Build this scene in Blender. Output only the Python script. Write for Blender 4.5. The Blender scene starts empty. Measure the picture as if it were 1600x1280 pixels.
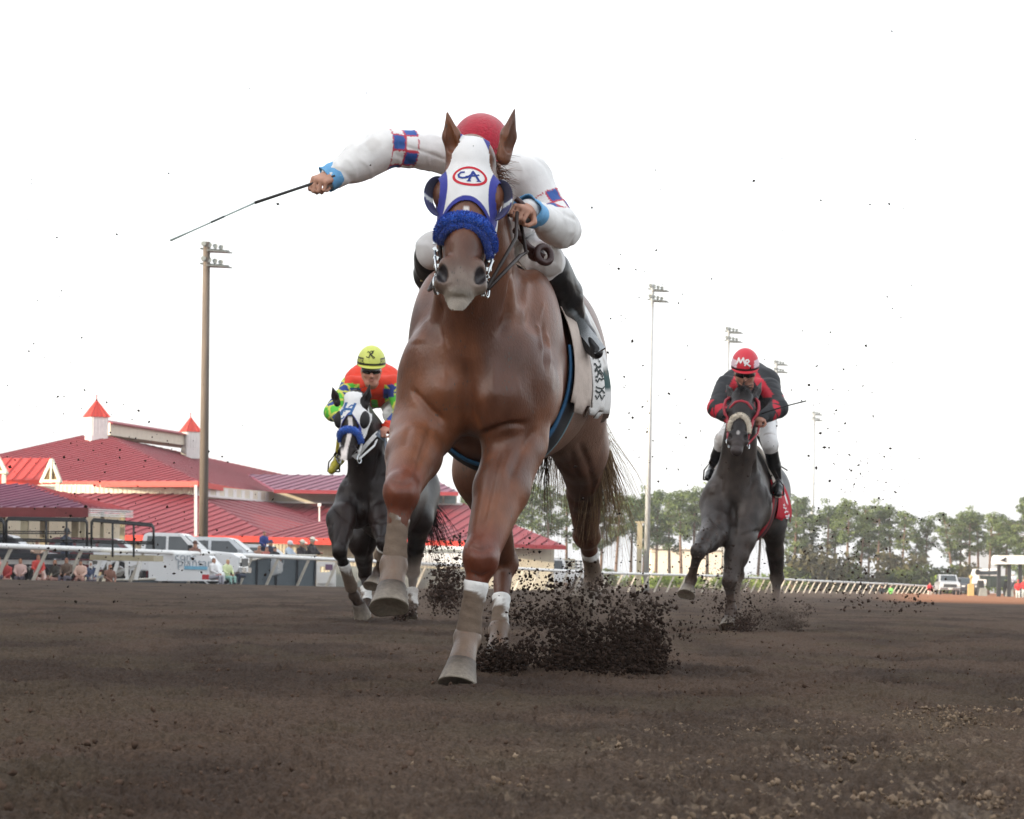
import bpy, bmesh, math, random, os
import numpy as np
from mathutils import Vector, Matrix
from mathutils.bvhtree import BVHTree

# ------------------------------------------------------------------ camera
S = bpy.context.scene
FPX, PX0, PY0, CAMZ = 4900.0, 800.0, 903.0, 0.40
ROLL = math.radians(1.3)
CR, SR = math.cos(ROLL), math.sin(ROLL)
cam_d = bpy.data.cameras.new("camera")
cam = bpy.data.objects.new("camera", cam_d)
S.collection.objects.link(cam)
cam_d.sensor_width = 36.0
cam_d.lens = 36.0 * FPX / 1600.0
cam_d.shift_y = (PY0 - 640.0) / 1600.0
cam_d.clip_start, cam_d.clip_end = 0.2, 6000.0
cam_d.dof.use_dof = True
cam_d.dof.focus_distance = 11.8
cam_d.dof.aperture_fstop = 18.0
cam.matrix_world = Matrix(((CR, -SR, 0, 0), (0, 0, -1, 0), (SR, CR, 0, CAMZ), (0, 0, 0, 1)))
S.camera = cam

# ------------------------------------------------------------------ sky, sun, exposure
SUN_EL, SUN_AZ = math.radians(14.0), math.radians(243.0)      # azimuth clockwise from +Y: low evening sun behind the camera, to the left
world = bpy.data.worlds.new("World"); S.world = world
world.use_nodes = True
wn = world.node_tree; wn.nodes.clear()
w_out = wn.nodes.new("ShaderNodeOutputWorld")
w_bg = wn.nodes.new("ShaderNodeBackground"); w_bg.inputs[1].default_value = 0.15
w_sky = wn.nodes.new("ShaderNodeTexSky"); w_sky.sky_type = 'NISHITA'; w_sky.sun_disc = False
w_sky.sun_elevation = SUN_EL; w_sky.sun_rotation = SUN_AZ
w_sky.air_density = 1.0; w_sky.dust_density = 3.0; w_sky.ozone_density = 1.0
w_hs = wn.nodes.new("ShaderNodeHueSaturation"); w_hs.inputs['Saturation'].default_value = 0.42
w_hs.inputs['Value'].default_value = 1.0
wn.links.new(w_sky.outputs[0], w_hs.inputs['Color'])
w_mx = wn.nodes.new("ShaderNodeMixRGB"); w_mx.inputs[0].default_value = 0.5          # thin bright evening cloud over the blue
w_mx.inputs[2].default_value = (4.15, 4.2, 4.3, 1)
wn.links.new(w_hs.outputs[0], w_mx.inputs[1]); wn.links.new(w_mx.outputs[0], w_bg.inputs[0]); wn.links.new(w_bg.outputs[0], w_out.inputs[0])
sun_d = bpy.data.lights.new("sun", 'SUN'); sun_d.energy = 2.2; sun_d.angle = math.radians(0.6)
sun_d.color = (1.0, 0.80, 0.56)
sun = bpy.data.objects.new("sun", sun_d); S.collection.objects.link(sun)
SUNV = Vector((math.sin(SUN_AZ) * math.cos(SUN_EL), math.cos(SUN_AZ) * math.cos(SUN_EL), math.sin(SUN_EL)))
sun.rotation_euler = SUNV.to_track_quat('Z', 'Y').to_euler()
S.view_settings.view_transform = 'Standard'; S.view_settings.look = 'None'
S.view_settings.exposure = 1.52; S.view_settings.gamma = 1.0
S.view_settings.use_curve_mapping = False

# ------------------------------------------------------------------ helpers
COL = S.collection
rng = random.Random(7)

def W(px, py, D):
    u, v = (px - PX0) / FPX, (PY0 - py) / FPX
    return Vector((D * (u * CR - v * SR), D, CAMZ + D * (u * SR + v * CR)))

def smooth01(a, b, x):
    t = np.clip((np.asarray(x, float) - a) / (b - a), 0, 1)
    return t * t * (3 - 2 * t)

def gz(X, Y):
    return -0.30 * smooth01(80, 190, Y)

def G(px, D):
    X = (px - PX0) / FPX * D
    return Vector((X, D, float(gz(X, D))))

def lin(c):
    c = np.asarray(c, float)
    return np.where(c <= 0.04045, c / 12.92, ((c + 0.055) / 1.055) ** 2.4)

def rgb(r, g, b):
    return tuple(float(x) for x in lin((r / 255., g / 255., b / 255.)))

def tag(o, label=None, cat=None, group=None, kind=None):
    if label: o['label'] = label
    if cat: o['category'] = cat
    if group: o['group'] = group
    if kind: o['kind'] = kind
    return o

def link(name, me, mat=None, parent=None, smooth=False):
    o = bpy.data.objects.new(name, me); COL.objects.link(o)
    if mat is not None:
        for m in (mat if isinstance(mat, (list, tuple)) else [mat]): me.materials.append(m)
    if parent is not None:
        o.parent = parent
        o.matrix_parent_inverse = parent_inv(parent)
    if smooth and len(me.polygons):
        me.polygons.foreach_set('use_smooth', np.ones(len(me.polygons), bool))
    return o

def parent_inv(p):
    # parts are modelled in world coordinates: cancel the thing's own placement once
    return Matrix.LocRotScale(p.location, p.rotation_euler, p.scale).inverted() if p.parent is None else Matrix.Identity(4)

def empty(name, loc=(0, 0, 0), parent=None):
    o = bpy.data.objects.new(name, None); COL.objects.link(o)
    o.location = loc; o.empty_display_size = 0.2
    if parent is not None: o.parent = parent; o.matrix_parent_inverse = parent_inv(parent)
    return o

def np_mesh(name, V, F, C=None):
    """V (n,3), F (m,3|4) int array or list of lists"""
    me = bpy.data.meshes.new(name)
    V = np.asarray(V, np.float32)
    if isinstance(F, np.ndarray) and F.ndim == 2:
        k = F.shape[1]
        me.vertices.add(len(V)); me.vertices.foreach_set('co', V.ravel())
        me.loops.add(F.size); me.loops.foreach_set('vertex_index', F.astype(np.int32).ravel())
        me.polygons.add(len(F)); me.polygons.foreach_set('loop_start', np.arange(0, F.size, k, dtype=np.int32))
        me.update(calc_edges=True); me.validate()
    else:
        me.from_pydata([tuple(v) for v in V], [], [list(map(int, f)) for f in F]); me.update()
    if C is not None: set_col(me, C)
    return me

def set_col(me, C):
    C = np.asarray(C, np.float32)
    if C.ndim == 1: C = np.tile(C, (len(me.vertices), 1))
    if C.shape[1] == 3: C = np.hstack([C, np.ones((len(C), 1), np.float32)])
    a = me.color_attributes.new('Col', 'FLOAT_COLOR', 'POINT')
    a.data.foreach_set('color', C.ravel())

def _hash(i, j, k, seed):
    n = (i * 374761393 + j * 668265263 + k * 2147483647 + seed * 974634777) & 0xffffffff
    n = ((n ^ (n >> 13)) * 1274126177) & 0xffffffff
    n = n ^ (n >> 16)
    return (n & 0xffff) / 65535.0

def vnoise(P, scale=1.0, seed=0):
    P = np.asarray(P, float) * scale + 1000.0
    I = np.floor(P).astype(np.int64); f = P - I; f = f * f * (3 - 2 * f)
    r = 0
    for dx in (0, 1):
        wx = f[..., 0] if dx else 1 - f[..., 0]
        for dy in (0, 1):
            wy = f[..., 1] if dy else 1 - f[..., 1]
            for dz in (0, 1):
                wz = f[..., 2] if dz else 1 - f[..., 2]
                r = r + wx * wy * wz * _hash(I[..., 0] + dx, I[..., 1] + dy, I[..., 2] + dz, seed)
    return r

def fbm(P, scale=1.0, seed=0, oct=3):
    r, a, t = 0, 1.0, 0
    for o in range(oct):
        r = r + a * vnoise(P, scale * 2 ** o, seed + o); t += a; a *= 0.5
    return r / t

def mixc(c0, c1, t):
    t = np.asarray(t)[..., None]
    return np.asarray(c0) * (1 - t) + np.asarray(c1) * t

# ------------------------------------------------------------------ materials
MATS = {}
def material(name, col=(.5, .5, .5), rough=.6, metal=0, spec=.5, vc=False, nscale=0, namt=.15, bump=0, bscale=40, sheen=0, coat=0, trans=0, stretch=None, specks=0):
    if name in MATS: return MATS[name]
    m = bpy.data.materials.new(name); m.use_nodes = True; MATS[name] = m
    nt = m.node_tree; b = nt.nodes['Principled BSDF']
    b.inputs['Base Color'].default_value = (*col, 1); b.inputs['Roughness'].default_value = rough
    b.inputs['Metallic'].default_value = metal; b.inputs['Specular IOR Level'].default_value = spec
    b.inputs['Sheen Weight'].default_value = sheen; b.inputs['Coat Weight'].default_value = coat
    b.inputs['Coat Roughness'].default_value = .25
    b.inputs['Transmission Weight'].default_value = trans
    src = None
    if vc:
        a = nt.nodes.new('ShaderNodeVertexColor'); a.layer_name = 'Col'; src = a.outputs[0]
    tc = nt.nodes.new('ShaderNodeTexCoord'); crd = tc.outputs['Object']
    if stretch:
        mp = nt.nodes.new('ShaderNodeMapping'); mp.inputs['Scale'].default_value = stretch
        nt.links.new(crd, mp.inputs[0]); crd = mp.outputs[0]
    if nscale:
        n = nt.nodes.new('ShaderNodeTexNoise'); n.inputs['Scale'].default_value = nscale; n.inputs['Detail'].default_value = 5
        nt.links.new(crd, n.inputs[0])
        r = nt.nodes.new('ShaderNodeMapRange'); r.inputs[1].default_value = .3; r.inputs[2].default_value = .7
        r.inputs[3].default_value = 1 - namt; r.inputs[4].default_value = 1 + namt
        nt.links.new(n.outputs[0], r.inputs[0])
        mx = nt.nodes.new('ShaderNodeVectorMath'); mx.operation = 'SCALE'
        if src: nt.links.new(src, mx.inputs[0])
        else: mx.inputs[0].default_value = col
        nt.links.new(r.outputs[0], mx.inputs['Scale']); src = mx.outputs[0]
    if specks:                                   # flecks of dried earth
        vo = nt.nodes.new('ShaderNodeTexVoronoi'); vo.inputs['Scale'].default_value = specks
        nt.links.new(crd, vo.inputs['Vector'])
        n3 = nt.nodes.new('ShaderNodeTexNoise'); n3.inputs['Scale'].default_value = specks * .16; nt.links.new(crd, n3.inputs[0])
        th = nt.nodes.new('ShaderNodeMapRange'); th.inputs[1].default_value = .48; th.inputs[2].default_value = .70; th.inputs[3].default_value = 0.; th.inputs[4].default_value = .26; nt.links.new(n3.outputs[0], th.inputs[0])
        lt_ = nt.nodes.new('ShaderNodeMath'); lt_.operation = 'LESS_THAN'; nt.links.new(vo.outputs['Distance'], lt_.inputs[0]); nt.links.new(th.outputs[0], lt_.inputs[1])
        mm = nt.nodes.new('ShaderNodeMixRGB'); mm.inputs[2].default_value = (.075, .055, .045, 1); nt.links.new(lt_.outputs[0], mm.inputs[0]); nt.links.new(src, mm.inputs[1]); src = mm.outputs[0]
    if src: nt.links.new(src, b.inputs['Base Color'])
    if bump:
        n2 = nt.nodes.new('ShaderNodeTexNoise'); n2.inputs['Scale'].default_value = bscale; n2.inputs['Detail'].default_value = 4
        nt.links.new(crd, n2.inputs[0])
        bp = nt.nodes.new('ShaderNodeBump'); bp.inputs['Strength'].default_value = bump; bp.inputs['Distance'].default_value = .01
        nt.links.new(n2.outputs[0], bp.inputs['Height']); nt.links.new(bp.outputs[0], b.inputs['Normal'])
    return m

# ------------------------------------------------------------------ mesh builder for hard things
class MB:
    def __init__(s): s.V = []; s.F = []; s.C = []
    def add(s, V, F, c=None):
        n = len(s.V); s.V += [tuple(v) for v in V]; s.F += [[i + n for i in f] for f in F]
        s.C += [c or (1, 1, 1)] * len(V)
        return s
    def box(s, c, size, M=None, col=None):
        x, y, z = (d / 2 for d in size); c = Vector(c)
        P = [Vector(p) for p in ((-x, -y, -z), (x, -y, -z), (x, y, -z), (-x, y, -z), (-x, -y, z), (x, -y, z), (x, y, z), (-x, y, z))]
        if M is not None: P = [M @ p for p in P]
        return s.add([c + p for p in P], [(0, 3, 2, 1), (4, 5, 6, 7), (0, 1, 5, 4), (1, 2, 6, 5), (2, 3, 7, 6), (3, 0, 4, 7)], col)
    def bar(s, a, b, w, h=None, up=(0, 0, 1), col=None):
        a, b = Vector(a), Vector(b); d = b - a; h = h or w
        z = d.normalized(); x = z.cross(Vector(up))
        if x.length < 1e-4: x = z.cross(Vector((1, 0, 0)))
        x.normalize(); y = x.cross(z)
        P = [p + x * sx * w / 2 + y * sy * h / 2 for p in (a, b) for sx, sy in ((-1, -1), (1, -1), (1, 1), (-1, 1))]
        return s.add(P, [(3, 2, 1, 0), (4, 5, 6, 7), (0, 1, 5, 4), (1, 2, 6, 5), (2, 3, 7, 6), (3, 0, 4, 7)], col)
    def tube(s, pts, r, n=8, col=None, caps=True, flat=None):
        pts = [Vector(p) for p in pts]
        rs = r if isinstance(r, (list, tuple)) else [r] * len(pts)
        V, F = [], []; prev = None
        for i, p in enumerate(pts):
            t = (pts[min(i + 1, len(pts) - 1)] - pts[max(i - 1, 0)]).normalized()
            if prev is None:
                x = t.cross(Vector((0, 0, 1)))
                if x.length < .05: x = t.cross(Vector((1, 0, 0)))
            else: x = prev - t * prev.dot(t)
            x.normalize(); prev = x; y = t.cross(x)
            for k in range(n):
                a = 2 * math.pi * k / n
                V.append(p + (x * math.cos(a) + y * math.sin(a)) * rs[i])
        for i in range(len(pts) - 1):
            for k in range(n):
                F.append((i * n + k, i * n + (k + 1) % n, (i + 1) * n + (k + 1) % n, (i + 1) * n + k))
        if caps:
            F.append(tuple(range(n - 1, -1, -1))); F.append(tuple((len(pts) - 1) * n + k for k in range(n)))
        return s.add(V, F, col)
    def poly(s, P, col=None):
        return s.add(P, [tuple(range(len(P)))], col)
    def slab(s, P, th, col=None):
        """planar polygon given thickness along its normal (downwards/backwards)"""
        P = [Vector(p) for p in P]; n = (P[1] - P[0]).cross(P[2] - P[0]).normalized() * th
        k = len(P); Q = [p - n for p in P]
        F = [tuple(range(k)), tuple(range(2 * k - 1, k - 1, -1))] + [(i, k + i, k + (i + 1) % k, (i + 1) % k) for i in range(k)]
        return s.add(P + Q, F, col)
    def pslab(s, P, th, col=None):
        """slab whose given face looks at the track and whose thickness lies behind it"""
        P = [Vector(p) for p in P]
        if (P[1] - P[0]).cross(P[2] - P[0]).y > 0: P = P[::-1]
        return s.slab(P, th, col)
    def torus(s, c, R, r, ax, n=20, m=8, col=None):
        ax = Vector(ax).normalized(); x = ax.orthogonal().normalized(); y = ax.cross(x); V = []; F = []
        for i in range(n):
            a = 2 * math.pi * i / n; d = x * math.cos(a) + y * math.sin(a)
            for k in range(m):
                b = 2 * math.pi * k / m
                V.append(Vector(c) + d * (R + r * math.cos(b)) + ax * r * math.sin(b))
        for i in range(n):
            for k in range(m):
                F.append((i * m + k, ((i + 1) % n) * m + k, ((i + 1) % n) * m + (k + 1) % m, i * m + (k + 1) % m))
        return s.add(V, F, col)
    def ball(s, c, r, M=None, n=12, col=None):
        r = (r, r, r) if not isinstance(r, (tuple, list)) else r
        V, F = [], []; m = n // 2
        for i in range(m + 1):
            th = math.pi * i / m
            for k in range(n):
                ph = 2 * math.pi * k / n
                p = Vector((r[0] * math.sin(th) * math.cos(ph), r[1] * math.sin(th) * math.sin(ph), r[2] * math.cos(th)))
                V.append(Vector(c) + (M @ p if M is not None else p))
        for i in range(m):
            for k in range(n): F.append((i * n + k, (i + 1) * n + k, (i + 1) * n + (k + 1) % n, i * n + (k + 1) % n))
        return s.add(V, F, col)
    def build(s, name, mat, parent=None, smooth=False, vc=False):
        me = bpy.data.meshes.new(name); me.from_pydata(s.V, [], s.F); me.update()
        if vc: set_col(me, np.array(s.C))
        return link(name, me, mat, parent, smooth)

# ------------------------------------------------------------------ signed-distance sculpting: one continuous skin from many muscles
def A3(v): return np.array([v[0], v[1], v[2]], np.float32)

class Sdf:
    def __init__(s): s.ops = []
    def cone(s, a, b, ra, rb, k=.03, ax=None, sc=1., cut=False):
        s.ops.append(('c', A3(a), A3(b), ra, rb, k, None if ax is None else A3(Vector(ax).normalized()), sc, cut)); return s
    def ell(s, c, r, R=None, k=.03, cut=False):
        R = np.eye(3, dtype=np.float32) if R is None else np.array([A3(x) for x in R])   # rows: local axes
        s.ops.append(('e', A3(c), np.array(r, np.float32) * np.ones(3, np.float32), R, k, cut)); return s
    def chain(s, pts, rs, k=.03, ax=None, sc=1.):
        for i in range(len(pts) - 1): s.cone(pts[i], pts[i + 1], rs[i], rs[i + 1], k, ax, sc)
        return s
    def grown(s, g):
        t = Sdf()
        for o in s.ops:
            if o[0] == 'c': t.ops.append(o[:3] + (o[3] + g, o[4] + g) + o[5:])
            else: t.ops.append((o[0], o[1], o[2] + g) + o[3:])
        return t
    @staticmethod
    def bb(o):
        if o[0] == 'c':
            m = max(o[3], o[4]) * max(1, 1 / o[7])
            return np.minimum(o[1], o[2]) - m, np.maximum(o[1], o[2]) + m
        m = np.sqrt(((o[3] * o[2][:, None]) ** 2).sum(0)); return o[1] - m, o[1] + m
    def field(s, lo, hi, h):
        n = np.ceil((hi - lo) / h).astype(int) + 1
        D = np.full(n, .25, np.float32)
        for o in s.ops:
            l, u = s.bb(o); kk = o[5] if o[0] == 'c' else o[4]; m = kk + 3 * h + .01
            i0 = np.maximum(np.floor((l - m - lo) / h).astype(int), 0); i1 = np.minimum(np.ceil((u + m - lo) / h).astype(int) + 1, n)
            if (i1 <= i0).any(): continue
            X = [(lo[a] + h * np.arange(i0[a], i1[a])).astype(np.float32) for a in range(3)]
            x, y, z = X[0][:, None, None], X[1][None, :, None], X[2][None, None, :]
            if o[0] == 'c':
                a, b, ra, rb, k, ax, sc, cut = o[1:]
                ba = b - a; L2 = float(ba @ ba) + 1e-9
                px, py, pz = x - a[0], y - a[1], z - a[2]
                t = np.clip((px * ba[0] + py * ba[1] + pz * ba[2]) / L2, 0, 1)
                qx, qy, qz = px - t * ba[0], py - t * ba[1], pz - t * ba[2]
                if ax is not None:
                    dd = (qx * ax[0] + qy * ax[1] + qz * ax[2]) * (sc - 1)
                    qx, qy, qz = qx + dd * ax[0], qy + dd * ax[1], qz + dd * ax[2]
                d = np.sqrt(qx * qx + qy * qy + qz * qz) - (ra + (rb - ra) * t)
            else:
                c, r, R, k, cut = o[1:]
                px, py, pz = x - c[0], y - c[1], z - c[2]
                u_ = [(px * R[i, 0] + py * R[i, 1] + pz * R[i, 2]) for i in range(3)]
                k0 = np.sqrt(sum((u_[i] / r[i]) ** 2 for i in range(3)))
                k1 = np.sqrt(sum((u_[i] / r[i] ** 2) ** 2 for i in range(3))) + 1e-6
                d = k0 * (k0 - 1) / k1
            sl = tuple(slice(i0[a], i1[a]) for a in range(3)); B = D[sl]
            if cut:
                d = -d; hh = np.maximum(k - np.abs(B - d), 0) / k
                D[sl] = np.maximum(B, d) + hh * hh * k * .25
            else:
                hh = np.maximum(k - np.abs(B - d), 0) / k
                D[sl] = np.minimum(B, d) - hh * hh * k * .25
        return D
    def bounds(s, pad):
        b = [s.bb(o) for o in s.ops if not o[-1]]
        return np.min([x[0] for x in b], 0) - pad, np.max([x[1] for x in b], 0) + pad
    def surf(s, h, off=0., disp=None, keep=None, lo=None, hi=None):
        """returns V, F of the iso-surface; keep(P)->bool picks cells; disp(P)->displacement"""
        l, u = s.bounds(.03 + off + 2 * h)
        if lo is not None: l = np.maximum(l, A3(lo))
        if hi is not None: u = np.minimum(u, A3(hi))
        D = s.field(l, u, h) - off
        if disp is not None:
            I = np.argwhere(np.abs(D) < .06); P = l + I * h
            D[tuple(I.T)] += disp(P).astype(np.float32)
        N = D < 0
        c = np.zeros(tuple(np.array(D.shape) - 1), np.uint8)
        for i in (0, 1):
            for j in (0, 1):
                for k in (0, 1): c += N[i:N.shape[0] - 1 + i, j:N.shape[1] - 1 + j, k:N.shape[2] - 1 + k]
        act = (c > 0) & (c < 8)
        I = np.argwhere(act)
        if keep is not None:
            kp = keep(l + (I + .5) * h); act[tuple(I[~kp].T)] = False; I = I[kp]
        idx = np.full(act.shape, -1, np.int64); idx[tuple(I.T)] = np.arange(len(I))
        acc = np.zeros((len(I), 3)); cnt = np.zeros(len(I))
        for ax in range(3):
            o1, o2 = [a for a in range(3) if a != ax]
            for p in (0, 1):
                for q in (0, 1):
                    J = I.copy(); J[:, o1] += p; J[:, o2] += q; K = J.copy(); K[:, ax] += 1
                    d0, d1 = D[tuple(J.T)], D[tuple(K.T)]; cr = (d0 < 0) != (d1 < 0)
                    t = np.where(cr, d0 / np.where(cr, d0 - d1, 1), 0)
                    pos = J.astype(float); pos[:, ax] += t
                    acc[cr] += pos[cr]; cnt[cr] += 1
        V = l + acc / np.maximum(cnt, 1)[:, None] * h
        Fs = []
        for ax in range(3):
            o1, o2 = (ax + 1) % 3, (ax + 2) % 3
            sl0 = [slice(None)] * 3; sl1 = [slice(None)] * 3
            sl0[ax] = slice(0, -1); sl1[ax] = slice(1, None)
            E = N[tuple(sl0)] != N[tuple(sl1)]
            J = np.argwhere(E); J = J[(J[:, o1] > 0) & (J[:, o2] > 0) & (J[:, o1] < act.shape[o1]) & (J[:, o2] < act.shape[o2])]
            inside = N[tuple(J.T)]
            q = []
            for a, b in ((-1, -1), (0, -1), (0, 0), (-1, 0)):
                K = J.copy(); K[:, o1] += a; K[:, o2] += b; q.append(idx[tuple(K.T)])
            q = np.stack(q, 1); ok = (q >= 0).all(1); q = q[ok]; ins = inside[ok]
            q[~ins] = q[~ins][:, ::-1]; Fs.append(q)
        return V, np.concatenate(Fs)

def bvh_of(V, F):
    return BVHTree.FromPolygons([Vector(v) for v in V], [tuple(int(i) for i in f) for f in F])

def project(P, bvh, d, off, back=.5):
    """drop points along d onto a surface"""
    out = []; d = Vector(d).normalized()
    for p in P:
        p = Vector(p); hit = bvh.ray_cast(p - d * back, d, back * 2)
        if hit[0] is None:
            n = bvh.find_nearest(p); out.append(n[0] + n[1] * off)
        else: out.append(hit[0] - d * off)
    return out

def ribbon(path, w, bvh, d, off, seg=.006, closed=False):
    """flat stroke laid onto a surface"""
    pts = [Vector(p) for p in path]
    if closed: pts.append(pts[0])
    R = [pts[0]]
    for a, b in zip(pts, pts[1:]):
        n = max(1, int((b - a).length / seg))
        R += [a.lerp(b, i / n) for i in range(1, n + 1)]
    d = Vector(d).normalized(); V = []; F = []; m = 3
    for i, p in enumerate(R):
        if closed: t = R[(i + 1) % (len(R) - 1)] - R[(i - 1) % (len(R) - 1)]
        else: t = R[min(i + 1, len(R) - 1)] - R[max(i - 1, 0)]
        s = t.cross(d).normalized()
        ww = w[min(i, len(w) - 1)] if isinstance(w, list) else w
        for k in range(m): V.append(p + s * ww * (k / (m - 1) - .5))
    for i in range(len(R) - 1):
        for k in range(m - 1): F.append((i * m + k, i * m + k + 1, (i + 1) * m + k + 1, (i + 1) * m + k))
    return project(V, bvh, d, off), F

def text_mesh(txt, size, shear=0., off=0., sub=.02, space=1.0):
    cu = bpy.data.curves.new('lettering', 'FONT'); cu.body = txt; cu.size = size; cu.shear = shear
    cu.align_x = 'CENTER'; cu.align_y = 'CENTER'; cu.offset = off; cu.space_character = space; cu.resolution_u = 4
    ob = bpy.data.objects.new('lettering', cu); COL.objects.link(ob)
    bpy.context.view_layer.update()
    me = bpy.data.meshes.new_from_object(ob.evaluated_get(bpy.context.evaluated_depsgraph_get()))
    bpy.data.objects.remove(ob); bpy.data.curves.remove(cu)
    bm = bmesh.new(); bm.from_mesh(me); bpy.data.meshes.remove(me)
    bmesh.ops.triangulate(bm, faces=bm.faces[:])
    for _ in range(4):
        e = [e for e in bm.edges if e.calc_length() > sub]
        if not e: break
        bmesh.ops.subdivide_edges(bm, edges=e, cuts=1); bmesh.ops.triangulate(bm, faces=bm.faces[:])
    V = [v.co.copy() for v in bm.verts]; bm.verts.index_update()
    F = [tuple(v.index for v in f.verts) for f in bm.faces]; bm.free()
    return V, F

def text_on(name, txt, size, c, right, up, bvh, off, mat, parent, shear=0., bold=0., sub=.01):
    V, F = text_mesh(txt, size, shear, bold, sub)
    right, up = Vector(right).normalized(), Vector(up).normalized(); d = up.cross(right)
    P = [Vector(c) + right * v.x + up * v.y for v in V]
    if bvh is not None: P = project(P, bvh, d, off)
    else: P = [p - d * off for p in P]
    return link(name, np_mesh(name, P, F), mat, parent)
# ------------------------------------------------------------------ horses
def unit(v): return Vector(v).normalized()

def hair_strands(name, roots, n, flow, length, spread, r0, mat, parent, cols, seed=1, droop=.3, seg=6, wob=.04):
    """a lock of hair: many thin tapering strands in one mesh"""
    rg = random.Random(seed); mb = MB()
    for i in range(n):
        t = rg.random() * (len(roots) - 1); k = min(int(t), len(roots) - 2)
        p = roots[k].lerp(roots[k + 1], t - k) + Vector((rg.gauss(0, .008), rg.gauss(0, .008), rg.gauss(0, .008)))
        d = (Vector(flow) + Vector((rg.gauss(0, spread), rg.gauss(0, spread), rg.gauss(0, spread)))).normalized()
        L = length * rg.uniform(.45, 1.1); pts = [p]; ph = rg.random() * 6
        for s in range(seg):
            d = (d + Vector((rg.gauss(0, wob), rg.gauss(0, wob), -droop / seg + .03 * math.sin(ph + s)))).normalized()
            pts.append(pts[-1] + d * L / seg)
        c = mixc(cols[0], cols[1], rg.random())
        mb.tube(pts, [r0 * (1 - .85 * j / seg) for j in range(seg + 1)], 3, tuple(c))
    return mb.build(name, mat, parent, True, vc=True)

HORSE_MAT = lambda: material('horse_coat', vc=True, rough=.40, spec=.42, nscale=22, namt=.16, bump=.26, bscale=150, coat=.10, specks=85, stretch=(1, 1, .38))

class Horse: pass

def sculpt(V, F, strokes):
    """press furrows and raise veins and muscle edges into a finished skin"""
    tri = V[F]; fn = np.cross(tri[:, 2] - tri[:, 0], tri[:, 3] - tri[:, 1]); N = np.zeros_like(V)
    for k in range(4): np.add.at(N, F[:, k], fn)
    N /= np.linalg.norm(N, axis=1)[:, None] + 1e-9
    bv = bvh_of(V, F); O = Vector((0, 0, CAMZ)); disp = np.zeros(len(V))
    for pts, w, d in strokes:
        H_ = []; m = len(pts)
        L = sum(math.dist(a, b) for a, b in zip(pts, pts[1:])) or 1; acc = 0
        for a, b in zip(pts, pts[1:]) if m > 1 else [(pts[0], pts[0])]:
            n = max(1, int(math.dist(a, b) / 1.5))
            for i in range(n):
                p = W(a[0] + (b[0] - a[0]) * i / n, a[1] + (b[1] - a[1]) * i / n, 12.) - O; h = bv.ray_cast(O, p.normalized())
                if h[0]: t = (acc + math.dist(a, b) * i / n) / L; H_.append((*h[0], 1 if m == 1 else min(1, 5 * min(t, 1 - t) + .05)))
            acc += math.dist(a, b)
        if not H_: continue
        A = np.array(H_); lo, hi = A[:, :3].min(0) - 3 * w, A[:, :3].max(0) + 3 * w
        ix = np.where(((V > lo) & (V < hi)).all(1))[0]
        if len(ix) == 0: continue
        dd = np.linalg.norm(V[ix][:, None] - A[None, :, :3], axis=2); j = dd.argmin(1)
        disp[ix] -= d * np.exp(-(dd.min(1) / w) ** 2) * A[j, 3]
    return V + N * disp[:, None]

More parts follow.
